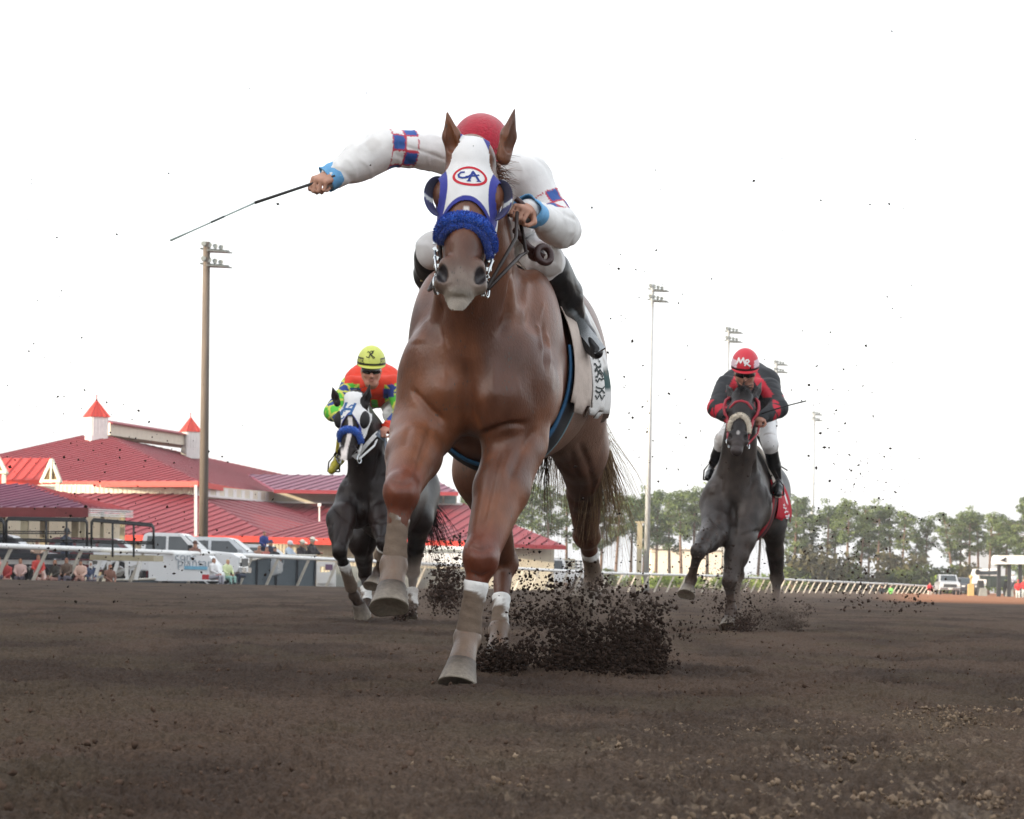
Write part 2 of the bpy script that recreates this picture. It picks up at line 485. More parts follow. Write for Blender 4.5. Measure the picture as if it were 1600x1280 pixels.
def make_horse(cfg):
    H = Horse(); H.cfg = cfg
    o = cfg['origin']; yaw = cfg['yaw']; dz = cfg['dz']
    f = Vector((-math.sin(yaw), -math.cos(yaw), 0)); l = Vector((math.cos(yaw), -math.sin(yaw), 0)); up = Vector((0, 0, 1))
    H.f, H.l, H.up = f, l, up
    pitch = cfg.get('pitch', 0.)
    def Lc(a, b, z): return o + f * a + l * b + up * (z + dz + pitch * a)
    H.L = Lc
    RT = [l, f, up]
    sd = Sdf(); ww = cfg.get('wide', 1.)
    # trunk
    sd.ell(Lc(-.33, 0, 1.215), (cfg.get('rib', .285) * ww, .58, .405), RT, .05)
    sd.ell(Lc(-.70, 0, 1.21), (cfg.get('rib', .285) * 1.02 * ww, .46, .345), RT, .08)
    cz, cb = cfg.get('croup', (1.31, .27)); sd.ell(Lc(-1.06, 0, cz), (cb * ww, .42, .31 + (cz - 1.31) * .4), RT, .08)
    sd.ell(Lc(-1.12, -.13, 1.20), (.155 * ww, .30, .30), RT, .06); sd.ell(Lc(-1.12, .13, 1.20), (.155 * ww, .30, .30), RT, .06)
    sd.cone(Lc(.10, 0, 1.50), Lc(-.42, 0, 1.545), .115, .10, .12)               # withers
    for s in (-1, 1):
        sd.ell(Lc(.08, cfg.get('blade', .175) * s * ww, cfg.get('bladez', 1.27)), (.125, .24, cfg.get('bladeh', .33)), RT, .07)               # shoulder blade
        sd.ell(Lc(.19, .19 * s * ww, 1.11), (.12, .20, .17), RT, .06)                # triceps
        sd.ell(Lc(.37, .115 * s * ww, 1.06), (.125, .13, .155), RT, .035)            # pectorals
        sd.ell(Lc(.33, .16 * s * ww, 1.21), (.115, .14, .14), RT, .05)               # point of shoulder
    sd.ell(Lc(.24, 0, 1.23), (.20, .26, .30), RT, .09)
    sd.cone(Lc(.54, 0, 1.30), Lc(.50, 0, .92), .022, .03, .07, cut=True)                  # furrow between the breast muscles
    for s in (-1, 1):
        sd.cone(Lc(.49, .235 * s * ww, 1.28), Lc(.40, .275 * s * ww, .98), .008, .012, .045, cut=True)
        sd.cone(Lc(.20, .335 * s * ww, 1.34), Lc(.30, .315 * s * ww, 1.14), .008, .008, .05, cut=True)
    # neck
    poll, chin = cfg['poll'], cfg['chin']
    hy = (chin - poll).normalized(); hx = cfg.get('lat', Vector((1, 0, 0))); hx = (hx - hy * hx.dot(hy)).normalized()
    hz = hx.cross(hy).normalized()
    if hz.y > 0: hz = -hz
    H.hx, H.hy, H.hz = hx, hy, hz
    hs = cfg.get('hs', 1.)
    def Hd(x, y, z): return poll + (hx * x + hy * y + hz * z) * hs
    H.Hd = Hd; RH = [hx, hy, hz]
    nb = Lc(.16, 0, 1.36); nt = Hd(0, .05, -.11); nm = nb.lerp(nt, .5) + cfg.get('nbend', Vector((0, 0, 0)))
    nd = (nt - nb).normalized(); nlat = l
    sd.cone(nb, nm, .255, .17, .10, nlat, 1.45); sd.cone(nm, nt, .17, .115, .08, nlat, 1.3)
    sd.cone(Lc(.30, 0, 1.20), Hd(0, .16, -.17), .15, .075, .07)                # windpipe side of the neck
    for s in (-1, 1): sd.cone(Lc(.27, .11 * s, 1.24), Hd(.06 * s, .12, -.14), .075, .04, .05)
    # legs
    H.legs = {}
    for key, pts in cfg['legs'].items():
        s = -1 if key[1] == 'L' else 1                    # image left / right
        k = cfg.get('thick', 1.)
        if key[0] == 'F':
            E, K, F_, C, T = pts
            SP = Lc(.30, .17 * s, 1.14)
            sd.cone(SP, E, .125, .115, .06)
            m = E.lerp(K, .42)
            sd.cone(E, m, .115, .100 * k, .05); sd.cone(m, K, .100 * k, .060 * k, .03)
            sd.cone(E.lerp(K, .1) + Vector((.03 * s, -.03, 0)), E.lerp(K, .62), .07, .05, .04)
            kd = (F_ - K).normalized()
            sd.ell(K, (.064 * k, .07 * k, .078 * k), [Vector((1, 0, 0)), unit(kd.cross(Vector((1, 0, 0)))), kd], .02)
            sd.cone(K, K.lerp(F_, .35), .052 * k, .036 * k, .02); sd.cone(K.lerp(F_, .3), F_, .036 * k, .038 * k, .02)
            sd.ell(F_, .050 * k, None, .02); sd.cone(F_, C, .041 * k, .049 * k, .02)
        else:
            St, Hk, F_, C, T = pts
            hip = Lc(-1.02, .15 * s, 1.28)
            gk = cfg.get('gaskin', 1.); sd.cone(hip, St, .21, .14, .08, l, 1.25)
            m = St.lerp(Hk, .5)
            sd.cone(St, m, .14, .080 * gk, .05, l, 1.2); sd.cone(m, Hk, .080 * gk, .055, .03)
            ph = Hk + up * .045 - f * .045
            sd.cone(m - f * .06, ph, .05, .032, .03); sd.ell(Hk, .066, None, .02)
            sd.cone(Hk, Hk.lerp(F_, .35), .052, .034, .02); sd.cone(Hk.lerp(F_, .3), F_, .033, .034, .02)
            sd.ell(F_, .046, None, .02); sd.cone(F_, C, .038, .047, .02)
        H.legs[key] = pts
    # head
    hd = Sdf()
    hd.cone(nm.lerp(nt, .3), nt, .155, .115, .05, nlat, 1.3)
    hd.cone(Lc(.30, 0, 1.20).lerp(Hd(0, .16, -.17), .45), Hd(0, .16, -.17), .115, .075, .05)
    for s in (-1, 1): hd.cone(Lc(.27, .11 * s, 1.24).lerp(Hd(.06 * s, .12, -.14), .4), Hd(.06 * s, .12, -.14), .06, .04, .05)
    q = hs
    hd.ell(Hd(0, .07, -.075), (.085 * q, .10 * q, .085 * q), RH, .03)
    hd.ell(Hd(0, .18, -.075), (.098 * q, .13 * q, .07 * q), RH, .03)
    hd.cone(Hd(0, .18, -.07), Hd(0, .40, -.058), .074 * q, .052 * q, .04)
    hd.cone(Hd(0, .40, -.058), Hd(0, .55, -.06), .052 * q, .048 * q, .03)
    for s in (-1, 1):
        hd.ell(Hd(.082 * s, .195, -.075), (.042 * q, .055 * q, .045 * q), RH, .02)          # eye socket
        hd.ell(Hd(.055 * s, .20, -.16), (.045 * q, .13 * q, .10 * q), RH, .03)              # cheek
        hd.cone(Hd(.062 * s, .25, -.09), Hd(.04 * s, .42, -.075), .03 * q, .022 * q, .025)    # facial crest
        hd.cone(Hd(.045 * s, .28, -.15), Hd(.03 * s, .50, -.11), .045 * q, .028 * q, .03)     # jaw
        hd.cone(Hd(.048 * s, .49, -.045), Hd(.057 * s, .555, -.056), .031 * q, .034 * q, .020) # nostril wings
    hd.ell(Hd(0, .55, -.075), (.058 * q, .060 * q, .052 * q), RH, .03)
    hd.ell(Hd(0, .598, -.062), (.050 * q, .030 * q, .042 * q), RH, .02)                      # upper lip
    hd.ell(Hd(0, .628, -.075), (.051 * q, .040 * q, .044 * q), RH, .02); hd.ell(Hd(0, .655, -.070), (.046 * q, .036 * q, .042 * q), RH, .015)                    # lower lip, chin
    for s in (-1, 1):
        a = math.radians(24) * s
        rx = hx * math.cos(a) + hy * math.sin(a); ry = -hx * math.sin(a) + hy * math.cos(a)
        hd.ell(Hd(.066 * s, .533, -.022), (.019 * q, .034 * q, .032 * q), [rx, ry, hz], .012, cut=True)
        hd.ell(Hd(.084 * s, .200, -.062), (.020 * q, .018 * q, .022 * q), RH, .01, cut=True)
    hd.cone(Hd(-.055, .622, -.026), Hd(.055, .622, -.026), .006, .006, .010, cut=True)
    for s, e in zip((-1, 1), cfg['ears']):
        b, t, face = e; m = b.lerp(t, .45) + (t - b).orthogonal().normalized() * 0
        hd.cone(b, m, .030 * q, .033 * q, .02, face, 1.5); hd.cone(m, t, .033 * q, .004, .012, face, 1.5)
        ff = Vector(face).normalized() * .024
        hd.cone(b.lerp(t, .18) + ff, b.lerp(t, .82) + ff * .8, .021 * q, .008, .008, cut=True)
    # split plane on the neck: fine voxels for the head, coarse ones for the rest, in one mesh
    sp = nm.lerp(nt, .55); sn = (nt - nb).normalized()
    def side(P): return (P - A3(sp)) @ A3(sn)
    def jaw(P): return (P - A3(Hd(0, .1, -.26))) @ A3((hz + hy * .15).normalized())
    inh = lambda P: (side(P) > -.012)
    hb = A3(sp)
    dsp = cfg.get('disp')
    headlo = np.minimum(A3(Hd(-.25, 0, -.4)), A3(Hd(.25, .7, .1))); 
    V1, F1 = sd.surf(cfg['h'], disp=dsp, keep=lambda P: side(P) < .0)
    V2, F2 = hd.surf(cfg['hh'], keep=lambda P: side(P) > -.014)
    if 'strokes' in cfg: V1 = sculpt(V1, F1, cfg['strokes'])
    V = np.vstack([V1, V2]); F = np.vstack([F1, F2 + len(V1)])
    root = empty(cfg['name'], (o.x, o.y, 0)); tag(root, cfg['label'], 'horse', cfg.get('group'))
    H.root = root
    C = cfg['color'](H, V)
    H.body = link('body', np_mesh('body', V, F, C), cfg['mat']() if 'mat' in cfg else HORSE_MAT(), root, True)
    H.bvh = bvh_of(V, F); H.sd, H.hd = sd, hd
    # eyes
    for s in (-1, 1):
        mb = MB().ball(Hd(.084 * s, .200, -.070), .021 * q, n=14)
        mb.build('eye', material('eye_dark', rgb(26, 18, 14), .08, coat=.8), root, True)
    # hooves
    hm = material('hoof_horn', vc=True, rough=.6, nscale=60, namt=.2, bump=.3, bscale=120)
    for key, pts in cfg['legs'].items():
        F_, C_, T_ = pts[2], pts[3], pts[4]
        d = (T_ - C_); Ln = d.length; d.normalize()
        toe = cfg['toes'][key]; toe = (toe - d * toe.dot(d)).normalized(); sx = d.cross(toe).normalized()
        Vh, Fh, Ch = [], [], []; n = 20; rings = [(-.012, .044), (0, .054), (.25, .058), (.6, .066), (.93, .0735), (1.0, .0745), (1.0, .066), (.88, .02)]
        hk = cfg.get('hoofk', 1.)
        for t, r in rings:
            for k in range(n):
                a = 2 * math.pi * k / n; ca, sa = math.cos(a), math.sin(a)
                fr = max(ca, -.72)
                p = C_ + d * (Ln * t) + toe * (r * fr * 1.05 + .035 * t) * hk + sx * r * sa * hk
                Vh.append(p)
                c = mixc(rgb(74, 63, 54), rgb(150, 140, 126), max(0, min(1, t)) * .8)
                Ch.append(c * (.75 + .5 * rng.random() * .5))
        for i in range(len(rings) - 1):
            for k in range(n): Fh.append((i * n + k, i * n + (k + 1) % n, (i + 1) * n + (k + 1) % n, (i + 1) * n + k))
        Fh.append(tuple((len(rings) - 1) * n + k for k in range(n)))
        me = np_mesh('hoof', Vh, Fh, np.array(Ch)); link('hoof', me, hm, root, True)
    return H

def leg_wrap(H, key, t0, t1, r, mat, name='bandage', dirt=.6, seed=0, front_dirt=True, white=(.80, .80, .78), dcol=None):
    """a wrap round the cannon bone from below knee/hock to the fetlock, spattered with dirt"""
    K, F_ = H.legs[key][1], H.legs[key][2]; n = 26; m = 26; V = []; F = []
    ax = (F_ - K).normalized(); x = ax.orthogonal().normalized(); y = ax.cross(x)
    for i in range(m + 1):
        t = t0 + (t1 - t0) * i / m; c = K.lerp(F_, t)
        for k in range(n):
            a = 2 * math.pi * k / n
            q = i / m
            rr = r * (1.06 - .13 * math.sin(math.pi * min(1, q * 1.15)) + .12 * max(0, q - .75) * 4 * .25) + .0010 * math.sin(i * 1.3 + a) + .0012 * math.sin(a * 3 + i * .4)
            if i in (0, m): rr *= .93
            V.append(c + (x * math.cos(a) + y * math.sin(a)) * rr)
    for i in range(m):
        for k in range(n): F.append((i * n + k, i * n + (k + 1) % n, (i + 1) * n + (k + 1) % n, (i + 1) * n + k))
    V = np.array([tuple(v) for v in V]); T = np.repeat(np.linspace(0, 1, m + 1), n)
    nz = fbm(V, 34, seed, 4); away = ((V - A3(K)) @ np.array([1, -.25, 0]))      # cleaner on the outer edge
    w = smooth01(.40, .58, nz * .5 + T * dirt + .16 - away * 3.2 - (T < .16) * .22)
    C = mixc(white, dcol or rgb(109, 93, 79), w)
    return link(name, np_mesh(name, V, np.array(F), C), mat, H.root, True)

def drape(H, name, a0, a1, zfun, mat, parent, off=.012, na=30, nt=44, color=None, flare=0, thick=.004, oneside=False):
    """cloth laid over the back: zfun(a, side)->lowest height on that side"""
    V, A, T, Z = [], [], [], []
    for i in range(na + 1):
        a = a0 + (a1 - a0) * i / na
        for j in range(nt + 1):
            s = -1 + 2 * j / nt; sd = 1 if s >= 0 else -1; zb = zfun(a, sd); u = abs(s)
            th = u * 2.2; c = H.L(a, 0, 1.22)
            d = (H.l * math.sin(th) * sd + H.up * math.cos(th)).normalized()
            hit = H.bvh.ray_cast(c + d * 1.2, -d, 1.2)
            p = hit[0] + d * off if hit[0] else c + d * .3
            V.append(p); A.append(a); T.append(u * sd); Z.append(p.z - H.cfg['dz'])
    V = np.array([tuple(v) for v in V]).reshape(na + 1, nt + 1, 3); 
    # resample each rib by height so the hem lies where it should
    out = np.zeros_like(V)
    for i in range(na + 1):
        a = a0 + (a1 - a0) * i / na; mid = nt // 2
        for sd in (-1, 1):
            idx = list(range(mid, nt + 1)) if sd > 0 else list(range(mid, -1, -1))
            pts = V[i, idx]; zb = zfun(a, sd) + H.cfg['dz']
            end = len(pts) - 1
            for q in range(1, len(pts)):
                if pts[q, 2] < zb: end = q; break
            pts = pts[:end + 1]
            L = np.concatenate([[0], np.cumsum(np.linalg.norm(np.diff(pts, axis=0), axis=1))])
            want = np.linspace(0, L[-1], len(idx))
            for ax in range(3): out[i, idx, ax] = np.interp(want, L, pts[:, ax])
            if flare:
                w = np.linspace(0, 1, len(idx)) ** 2 * (flare if sd > 0 or not oneside else 0)
                out[i, idx] += np.array(H.l)[None] * (sd * w)[:, None] * (1 + .6 * math.sin(a * 22 + sd))
    P = out.reshape(-1, 3); F = []
    for i in range(na):
        for j in range(nt):
            k = i * (nt + 1) + j; F.append((k, k + 1, k + nt + 2, k + nt + 1))
    uv = np.array([(i / na, -1 + 2 * j / nt) for i in range(na + 1) for j in range(nt + 1)])
    C = color(P, uv) if color else None
    ob = link(name, np_mesh(name, P, np.array(F), C), mat, parent, True)
    if thick:
        md = ob.modifiers.new('thickness', 'SOLIDIFY'); md.thickness = thick; md.offset = 1
    return ob

def girth(H, name, a0, a1, mat, off=.01, na=6, n=72, rng_=(0.6, 2 * math.pi - .6), parent=None, z0=1.2, slant=0, color=None):
    V = []; F = []
    for j in range(n + 1):
        th = rng_[0] + (rng_[1] - rng_[0]) * j / n
        d = (H.l * math.sin(th) + H.up * math.cos(th)).normalized()
        for i in range(na + 1):
            a = a0 + (a1 - a0) * i / na + slant * math.cos(th); c = H.L(a, 0, z0)
            hit = H.bvh.ray_cast(c + d * 1.1, -d, 1.1)
            p = (hit[0] if hit[0] else c + d * .3) + d * off * (1 + .5 * math.sin(math.pi * i / na)); V.append(p)
    for j in range(n):
        for i in range(na): k = j * (na + 1) + i; F.append((k, k + na + 1, k + na + 2, k + 1))
    V = np.array([tuple(v) for v in V])
    # keep the strap taut over hollows
    G_ = V.reshape(n + 1, na + 1, 3)
    for _ in range(6): G_[1:-1] = G_[1:-1] * .5 + (G_[:-2] + G_[2:]) * .25
    C = None
    if color is not None: C = np.array([color(i / na) for j in range(n + 1) for i in range(na + 1)])
    ob = link(name, np_mesh(name, G_.reshape(-1, 3), np.array(F), C), mat, parent or H.root, True)
    md = ob.modifiers.new('thickness', 'SOLIDIFY'); md.thickness = .008; md.offset = 0
    return ob

def fluffy(name, path, r, mat, parent, seed=0, n=16, seg=.008, col=(1, 1, 1), hair=700, hl=.016, hr=.0012):
    """sheepskin roll along a path: a soft tube with a pile of short fibres"""
    pts = [Vector(p) for p in path]
    for _ in range(3):
        q = [pts[0]]
        for a, b in zip(pts, pts[1:]): q += [a.lerp(b, .25), a.lerp(b, .75)]
        q.append(pts[-1]); pts = q
    mb = MB(); rg = random.Random(seed)
    rr = [r * (.55 + .45 * min(1, 5 * min(i, len(pts) - 1 - i) / len(pts) + .2)) for i in range(len(pts))]
    mb.tube(pts, rr, n, col)
    nv = len(mb.V)
    for i in range(nv):
        p = Vector(mb.V[i]); k = rg.uniform(-.12, .12) * r; mb.V[i] = tuple(p + Vector((rg.uniform(-1, 1), rg.uniform(-1, 1), rg.uniform(-1, 1))) * r * .13)
    for _ in range(hair):
        t = rg.random() * (len(pts) - 1.001); k = int(t); c = pts[k].lerp(pts[k + 1], t - k); tg = (pts[k + 1] - pts[k]).normalized()
        x = tg.orthogonal().normalized(); y = tg.cross(x); a = rg.random() * 6.283
        d = x * math.cos(a) + y * math.sin(a); b = c + d * rr[k] * .96
        e = b + (d + Vector((rg.gauss(0, .4), rg.gauss(0, .4), rg.gauss(0, .4)))).normalized() * hl
        s = tg * hr * 1.4; u = tuple(np.array(col) * rg.uniform(.65, 1.25)); mb.add([b - s, b + s, e], [(0, 1, 2)], u)
    return mb.build(name, mat, parent, True, vc=True)
# ------------------------------------------------------------------ the leading chestnut
def pxy(V):
    """metres in world -> picture scale of the reference, used once to lay patterns out on the surface"""
    V = np.asarray(V); u = (V[:, 0] * CR + (V[:, 2] - CAMZ) * SR) / V[:, 1]; v = (-V[:, 0] * SR + (V[:, 2] - CAMZ) * CR) / V[:, 1]
    return PX0 + FPX * u, PY0 - FPX * v

def seg_dist(V, a, b):
    a, b = A3(a), A3(b); ba = b - a; t = np.clip(((V - a) @ ba) / (ba @ ba), 0, 1)
    return np.linalg.norm(V - a - t[:, None] * ba, axis=1), t

def head_local(H, V):
    P = V - A3(H.cfg['poll']); s = H.cfg.get('hs', 1.)
    return P @ A3(H.hx) / s, P @ A3(H.hy) / s, P @ A3(H.hz) / s

def dirt_mask(H, V, amt, seed):
    """track dirt thrown on the lower legs"""
    out = np.zeros(len(V))
    nz = fbm(V, 45, seed, 4)
    for key, pts in H.legs.items():
        d, t = seg_dist(V, pts[1], pts[2]); m = (d < .13)
        z = np.clip(t, 0, 1); out = np.where(m, np.maximum(out, smooth01(.5, .66, nz * .55 + .38 * z * amt)), out)
        d, t = seg_dist(V, pts[1].lerp(pts[2], .8), pts[4]); m = d < .09
        out = np.where(m, np.maximum(out, smooth01(.12, .42, nz * .6 + .16 * amt)), out)
    return out

def col_chestnut(H, V):
    base = np.tile(np.array(rgb(120, 75, 51)), (len(V), 1))
    base = mixc(base, rgb(94, 59, 43), smooth01(.4, .65, fbm(V, 5, 3, 3)))
    # darker in the coat between the forelegs and on the hind limbs, sweat
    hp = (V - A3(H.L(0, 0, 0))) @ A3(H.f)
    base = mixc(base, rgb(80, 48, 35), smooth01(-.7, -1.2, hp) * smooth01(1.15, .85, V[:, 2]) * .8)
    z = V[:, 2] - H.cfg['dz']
    base = mixc(base, rgb(122, 97, 84), smooth01(-.25, -.6, hp) * smooth01(.72, .95, z) * .75)     # greyer flank and rump
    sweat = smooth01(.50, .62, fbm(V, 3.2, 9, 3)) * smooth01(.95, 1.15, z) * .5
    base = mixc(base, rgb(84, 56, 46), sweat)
    for key in ('FL', 'FR'):                             # knees
        d, t = seg_dist(V, H.legs[key][1], H.legs[key][1] + Vector((0, 0, .01)))
        base = mixc(base, rgb(104, 52, 36), smooth01(.17, .06, d) * .8)
    x, y, zf = head_local(H, V); hm = (y > .38) & (y < .75) & (np.abs(x) < .16) & (zf > -.25)
    mz = smooth01(.43, .55, y) * hm
    mcol = mixc(rgb(92, 74, 64), rgb(116, 102, 92), smooth01(.35, .65, fbm(V, 16, 5, 3)))
    base = base * (1 - mz[:, None]) + mcol * mz[:, None]
    low = smooth01(.575, .61, y) * hm * (np.abs(x) < .09)
    base = mixc(base, rgb(132, 124, 112), low * .8)
    lipd = smooth01(.03, .0, np.abs(y - .604)) * hm * smooth01(.06, .03, np.abs(x))
    base = mixc(base, rgb(82, 72, 60), lipd * .7)
    for s in (-1, 1):                                   # nostril lining
        d = np.sqrt(((x - .066 * s) / .021) ** 2 + ((y - .533) / .035) ** 2)
        base = mixc(base, rgb(46, 42, 44), smooth01(1.15, .8, d) * hm)
    # small white star between the eyes
    st = smooth01(.013, .006, np.abs(x + .0)) * smooth01(.275, .285, y) * smooth01(.335, .31, y) * (zf > -.09)
    base = mixc(base, rgb(225, 220, 214), st)
    dm = dirt_mask(H, V, .8, 21)
    base = mixc(base, rgb(108, 91, 77), dm * .95)
    # pale socks below the knee
    return base

def P3(*a): return [W(*p) for p in a]

lead = dict(
    name='horse', label='chestnut racehorse galloping in front in a white and blue blinker hood', group='galloping racehorses',
    origin=Vector((W(766, 500, 12.5).x, 12.5, 0)), yaw=math.radians(9.5), dz=.02, wide=1.04, rib=.305, croup=(1.37, .295),
    poll=W(738, 213, 11.72), chin=W(715, 488, 11.42), hs=1.08, nbend=Vector((0, 0, .02)),
    ears=[(W(711, 243, 11.74), W(699, 176, 11.72), Vector((-.35, -1, .1))), (W(787, 245, 11.74), W(804, 171, 11.74), Vector((.75, -.7, .1)))],
    legs={'FL': P3((660, 672, 12.2), (627, 770, 11.78), (615, 884, 11.74), (612, 917, 11.68), (611, 958, 11.62)),
          'FR': P3((806, 690, 12.2), (751, 872, 11.85), (730, 998, 11.85), (722, 1034, 11.76), (715, 1077, 11.71)),
          'HL': P3((752, 735, 13.35), (787, 880, 13.75), (780, 985, 13.55), (777, 1018, 13.45), (775, 1052, 13.4)),
          'HR': P3((908, 700, 13.75), (917, 836, 14.45), (928, 905, 14.75), (922, 926, 14.72), (908, 944, 14.62))},
    toes={'FL': Vector((-.15, -1, 0)), 'FR': Vector((-.1, -1, 0)), 'HL': Vector((-.1, -1, 0)), 'HR': Vector((-.5, -.2, -.8))},
    h=.0075, hh=.0042,
    strokes=[([(640, 606), (655, 622), (675, 643), (699, 662)], .015, .016), ([(748, 682), (762, 675), (776, 670), (796, 664), (826, 662)], .014, .015), ([(691, 608)], .055, -.020), ([(755, 622)], .045, -.014), ([(800, 610)], .06, -.014),
             ([(776, 560), (771, 592), (774, 630)], .018, -.009), ([(729, 560), (730, 600), (731, 650), (730, 690)], .026, .018), ([(838, 505), (843, 530), (846, 552)], .012, -.011), ([(853, 520), (857, 545), (857, 575)], .012, -.011), ([(848, 500), (851, 540), (851, 580)], .008, .008),
             ([(802, 420), (799, 460), (792, 500), (776, 530)], .022, .020), ([(822, 430), (818, 470), (812, 510)], .028, -.014), ([(690, 470), (684, 505), (690, 540)], .026, .015), ([(668, 500), (655, 540)], .035, -.013),
             ([(838, 668), (815, 705), (801, 740), (796, 775)], .015, .012), ([(783, 690), (770, 740), (757, 800), (750, 835)], .015, .010), ([(676, 662), (662, 700), (648, 735)], .014, .011), ([(640, 665), (630, 700)], .016, .008),
             ([(690, 515), (699, 545), (694, 580), (700, 600)], .007, -.0045), ([(815, 560), (806, 590), (812, 620)], .007, -.004), ([(800, 700), (786, 740), (780, 780), (768, 815)], .006, -.005), ([(660, 690), (648, 728), (640, 752)], .006, -.005), ([(850, 470), (842, 500)], .006, -.004),
             ([(732, 853), (752, 862), (772, 853)], .010, .007), ([(732, 893), (752, 902), (770, 893)], .009, .006), ([(738, 872)], .022, -.006), ([(766, 870)], .022, -.006), ([(611, 752), (628, 759), (646, 752)], .010, .007), ([(617, 770)], .022, -.006), ([(640, 770)], .022, -.006),
             ([(905, 690), (920, 730), (930, 770)], .016, .010), ([(935, 745), (925, 775)], .010, -.008), ([(890, 700), (905, 760), (912, 810)], .015, .008), ([(872, 640), (880, 668)], .02, .008)], color=col_chestnut, thick=1.05)
TEST = globals().get('ONLY')
HA = make_horse(lead)

def hood_mesh(H, name, h, off, keep, color, mat):
    V, F = H.hd.surf(h, off=off, keep=keep)
    C = color(V)
    ob = link(name, np_mesh(name, V, F, C), mat, H.root, True)
    md = ob.modifiers.new('thickness', 'SOLIDIFY'); md.thickness = .003; md.offset = 1
    return ob, bvh_of(V, F)

def pl_dist(x, y, pts):
    d = np.full(len(x), 1e9)
    for (ax, ay), (bx, by) in zip(pts, pts[1:]):
        dx, dy = bx - ax, by - ay; t = np.clip(((x - ax) * dx + (y - ay) * dy) / (dx * dx + dy * dy), 0, 1)
        d = np.minimum(d, np.hypot(x - ax - t * dx, y - ay - t * dy))
    return d

BLUE, RED, WHITE = rgb(52, 58, 150), rgb(196, 36, 54), (.80, .80, .80)
EYEX, EYEY = .104, .205
def lead_eye(x, y, z):
    e = np.full(len(x), 9.)
    for s in (-1, 1):
        e = np.minimum(e, np.sqrt((np.minimum(np.abs(x) - .124, 0) / .028) ** 2 + ((y - EYEY - .006) / .070) ** 2 + (np.minimum(z + .10, 0) / .02) ** 2) + 9 * (x * s < 0))
    return e
def lead_arch(x): return .262 + 8.0 * x * x * .9      # lower edge of the hood across the nose
def lead_keep(P):
    x, y, z = head_local(HA, P)
    k = (y > .0) & (y < .40) & (z > -.17) & (lead_eye(x, y, z) > 1)
    k &= ~((y > lead_arch(x)) & (np.abs(x) < .085) & (z > -.115))
    k &= y < .36
    for s in (-1, 1): k &= ~(((x - .100 * s) ** 2 / .036 ** 2 + (y - .075) ** 2 / .060 ** 2) < 1)
    for s in (-1, 1): k &= ~((x * s > .06) & (y < .06))
    for b_, t_, f_ in HA.cfg['ears']: k &= seg_dist(P, b_, t_)[0] > .040
    return k
def lead_hoodcol(V):
    x, y, z = head_local(HA, V); ax = np.abs(x)
    C = np.tile(np.array(WHITE), (len(V), 1))
    e = lead_eye(x, y, z); w = smooth01(1.98, 1.92, e) * (z > -.13)
    w = np.maximum(w, smooth01(.020, .018, lead_arch(x) - y) * (ax < .10) * (z > -.12))
    edge = .034 + np.clip(y, 0, .2) * .48
    w = np.maximum(w, smooth01(edge - .001, edge + .001, ax) * smooth01(edge + .024, edge + .022, ax) * smooth01(.16, .158, y))
    return mixc(C, BLUE, w)
fab = material('hood_cloth', vc=True, rough=.85, nscale=30, namt=.03, bump=.2, bscale=400, sheen=.2)
hood, hood_bvh = hood_mesh(HA, 'blinker_hood', .003, .0055, lead_keep, lead_hoodcol, fab)
# emblem: red ring with two interlaced letters
HX, HY, HZ = HA.hx, HA.hy, HA.hz
def HP(px, py): return W(px, py, 11.55)
def stroke(H, name, pts, w, bvh, mat, off=.0045, parent=None, closed=False, D=11.55, seg=.004):
    V, F = ribbon([W(x, y, D) for x, y in pts], w, bvh, -H.hz, off, seg, closed)
    return link(name, np_mesh(name, V, F), mat, parent or H.root)
redm = material('emblem_red', RED, .8); bluem = material('emblem_blue', rgb(44, 62, 140), .8)
ring = [(734 + 25.5 * math.cos(t) , 255.5 + 17.5 * math.sin(t) + .06 * 25 * math.cos(t)) for t in np.linspace(0, 2 * math.pi, 40)[:-1]]
stroke(HA, 'emblem_ring', ring, .0095, hood_bvh, redm, parent=hood, closed=True)
for pts, w in (([(726, 248), (720, 247.5), (716, 252), (717, 257), (722, 259.5), (730, 259), (737, 253), (742, 248.5)], .0075),
               ([(732, 266), (735, 258), (739, 246.5), (744, 256), (749, 265)], .0085), ([(727, 257.5), (738, 256), (749, 252.5)], .0062),
               ([(729, 266), (736, 266)], .004), ([(745, 265.5), (752, 264.5)], .004)):
    stroke(HA, 'emblem_letter', pts, w, hood_bvh, bluem, off=.005, parent=hood)

# blinker cups: half bowls standing out behind each eye
def cup(H, s, c, rx, ry, rz, mat, colr):
    V, F, C = [], [], []; n, m = 10, 36
    for i in range(n + 1):
        r = .45 + .55 * i / n
        for j in range(m + 1):
            th = -math.pi / 2 + math.pi * j / m
            V.append(H.Hd(c[0] * s + s * rx * r * math.cos(th), c[1] + ry * r * math.sin(th), c[2] + rz * r * r + .02 * math.cos(th))); C.append(colr(.5 + .5 * r * math.sin(th), r))
    for i in range(n):
        for j in range(m): k = i * (m + 1) + j; F.append((k, k + 1, k + m + 2, k + m + 1))
    ob = link('blinker_cup', np_mesh('blinker_cup', V, np.array(F), np.array(C)), mat, H.root, True)
    md = ob.modifiers.new('thickness', 'SOLIDIFY'); md.thickness = .004
    return ob
def cupcol(v, u):
    if .50 < v < .62: return rgb(206, 212, 214)
    if .62 <= v < .66: return rgb(70, 74, 120)
    return rgb(44, 46, 96) if v >= .5 else rgb(36, 36, 62)
for s in (-1, 1): cup(HA, s, (.100, .218, -.10), .052, .080, .050, fab, cupcol)

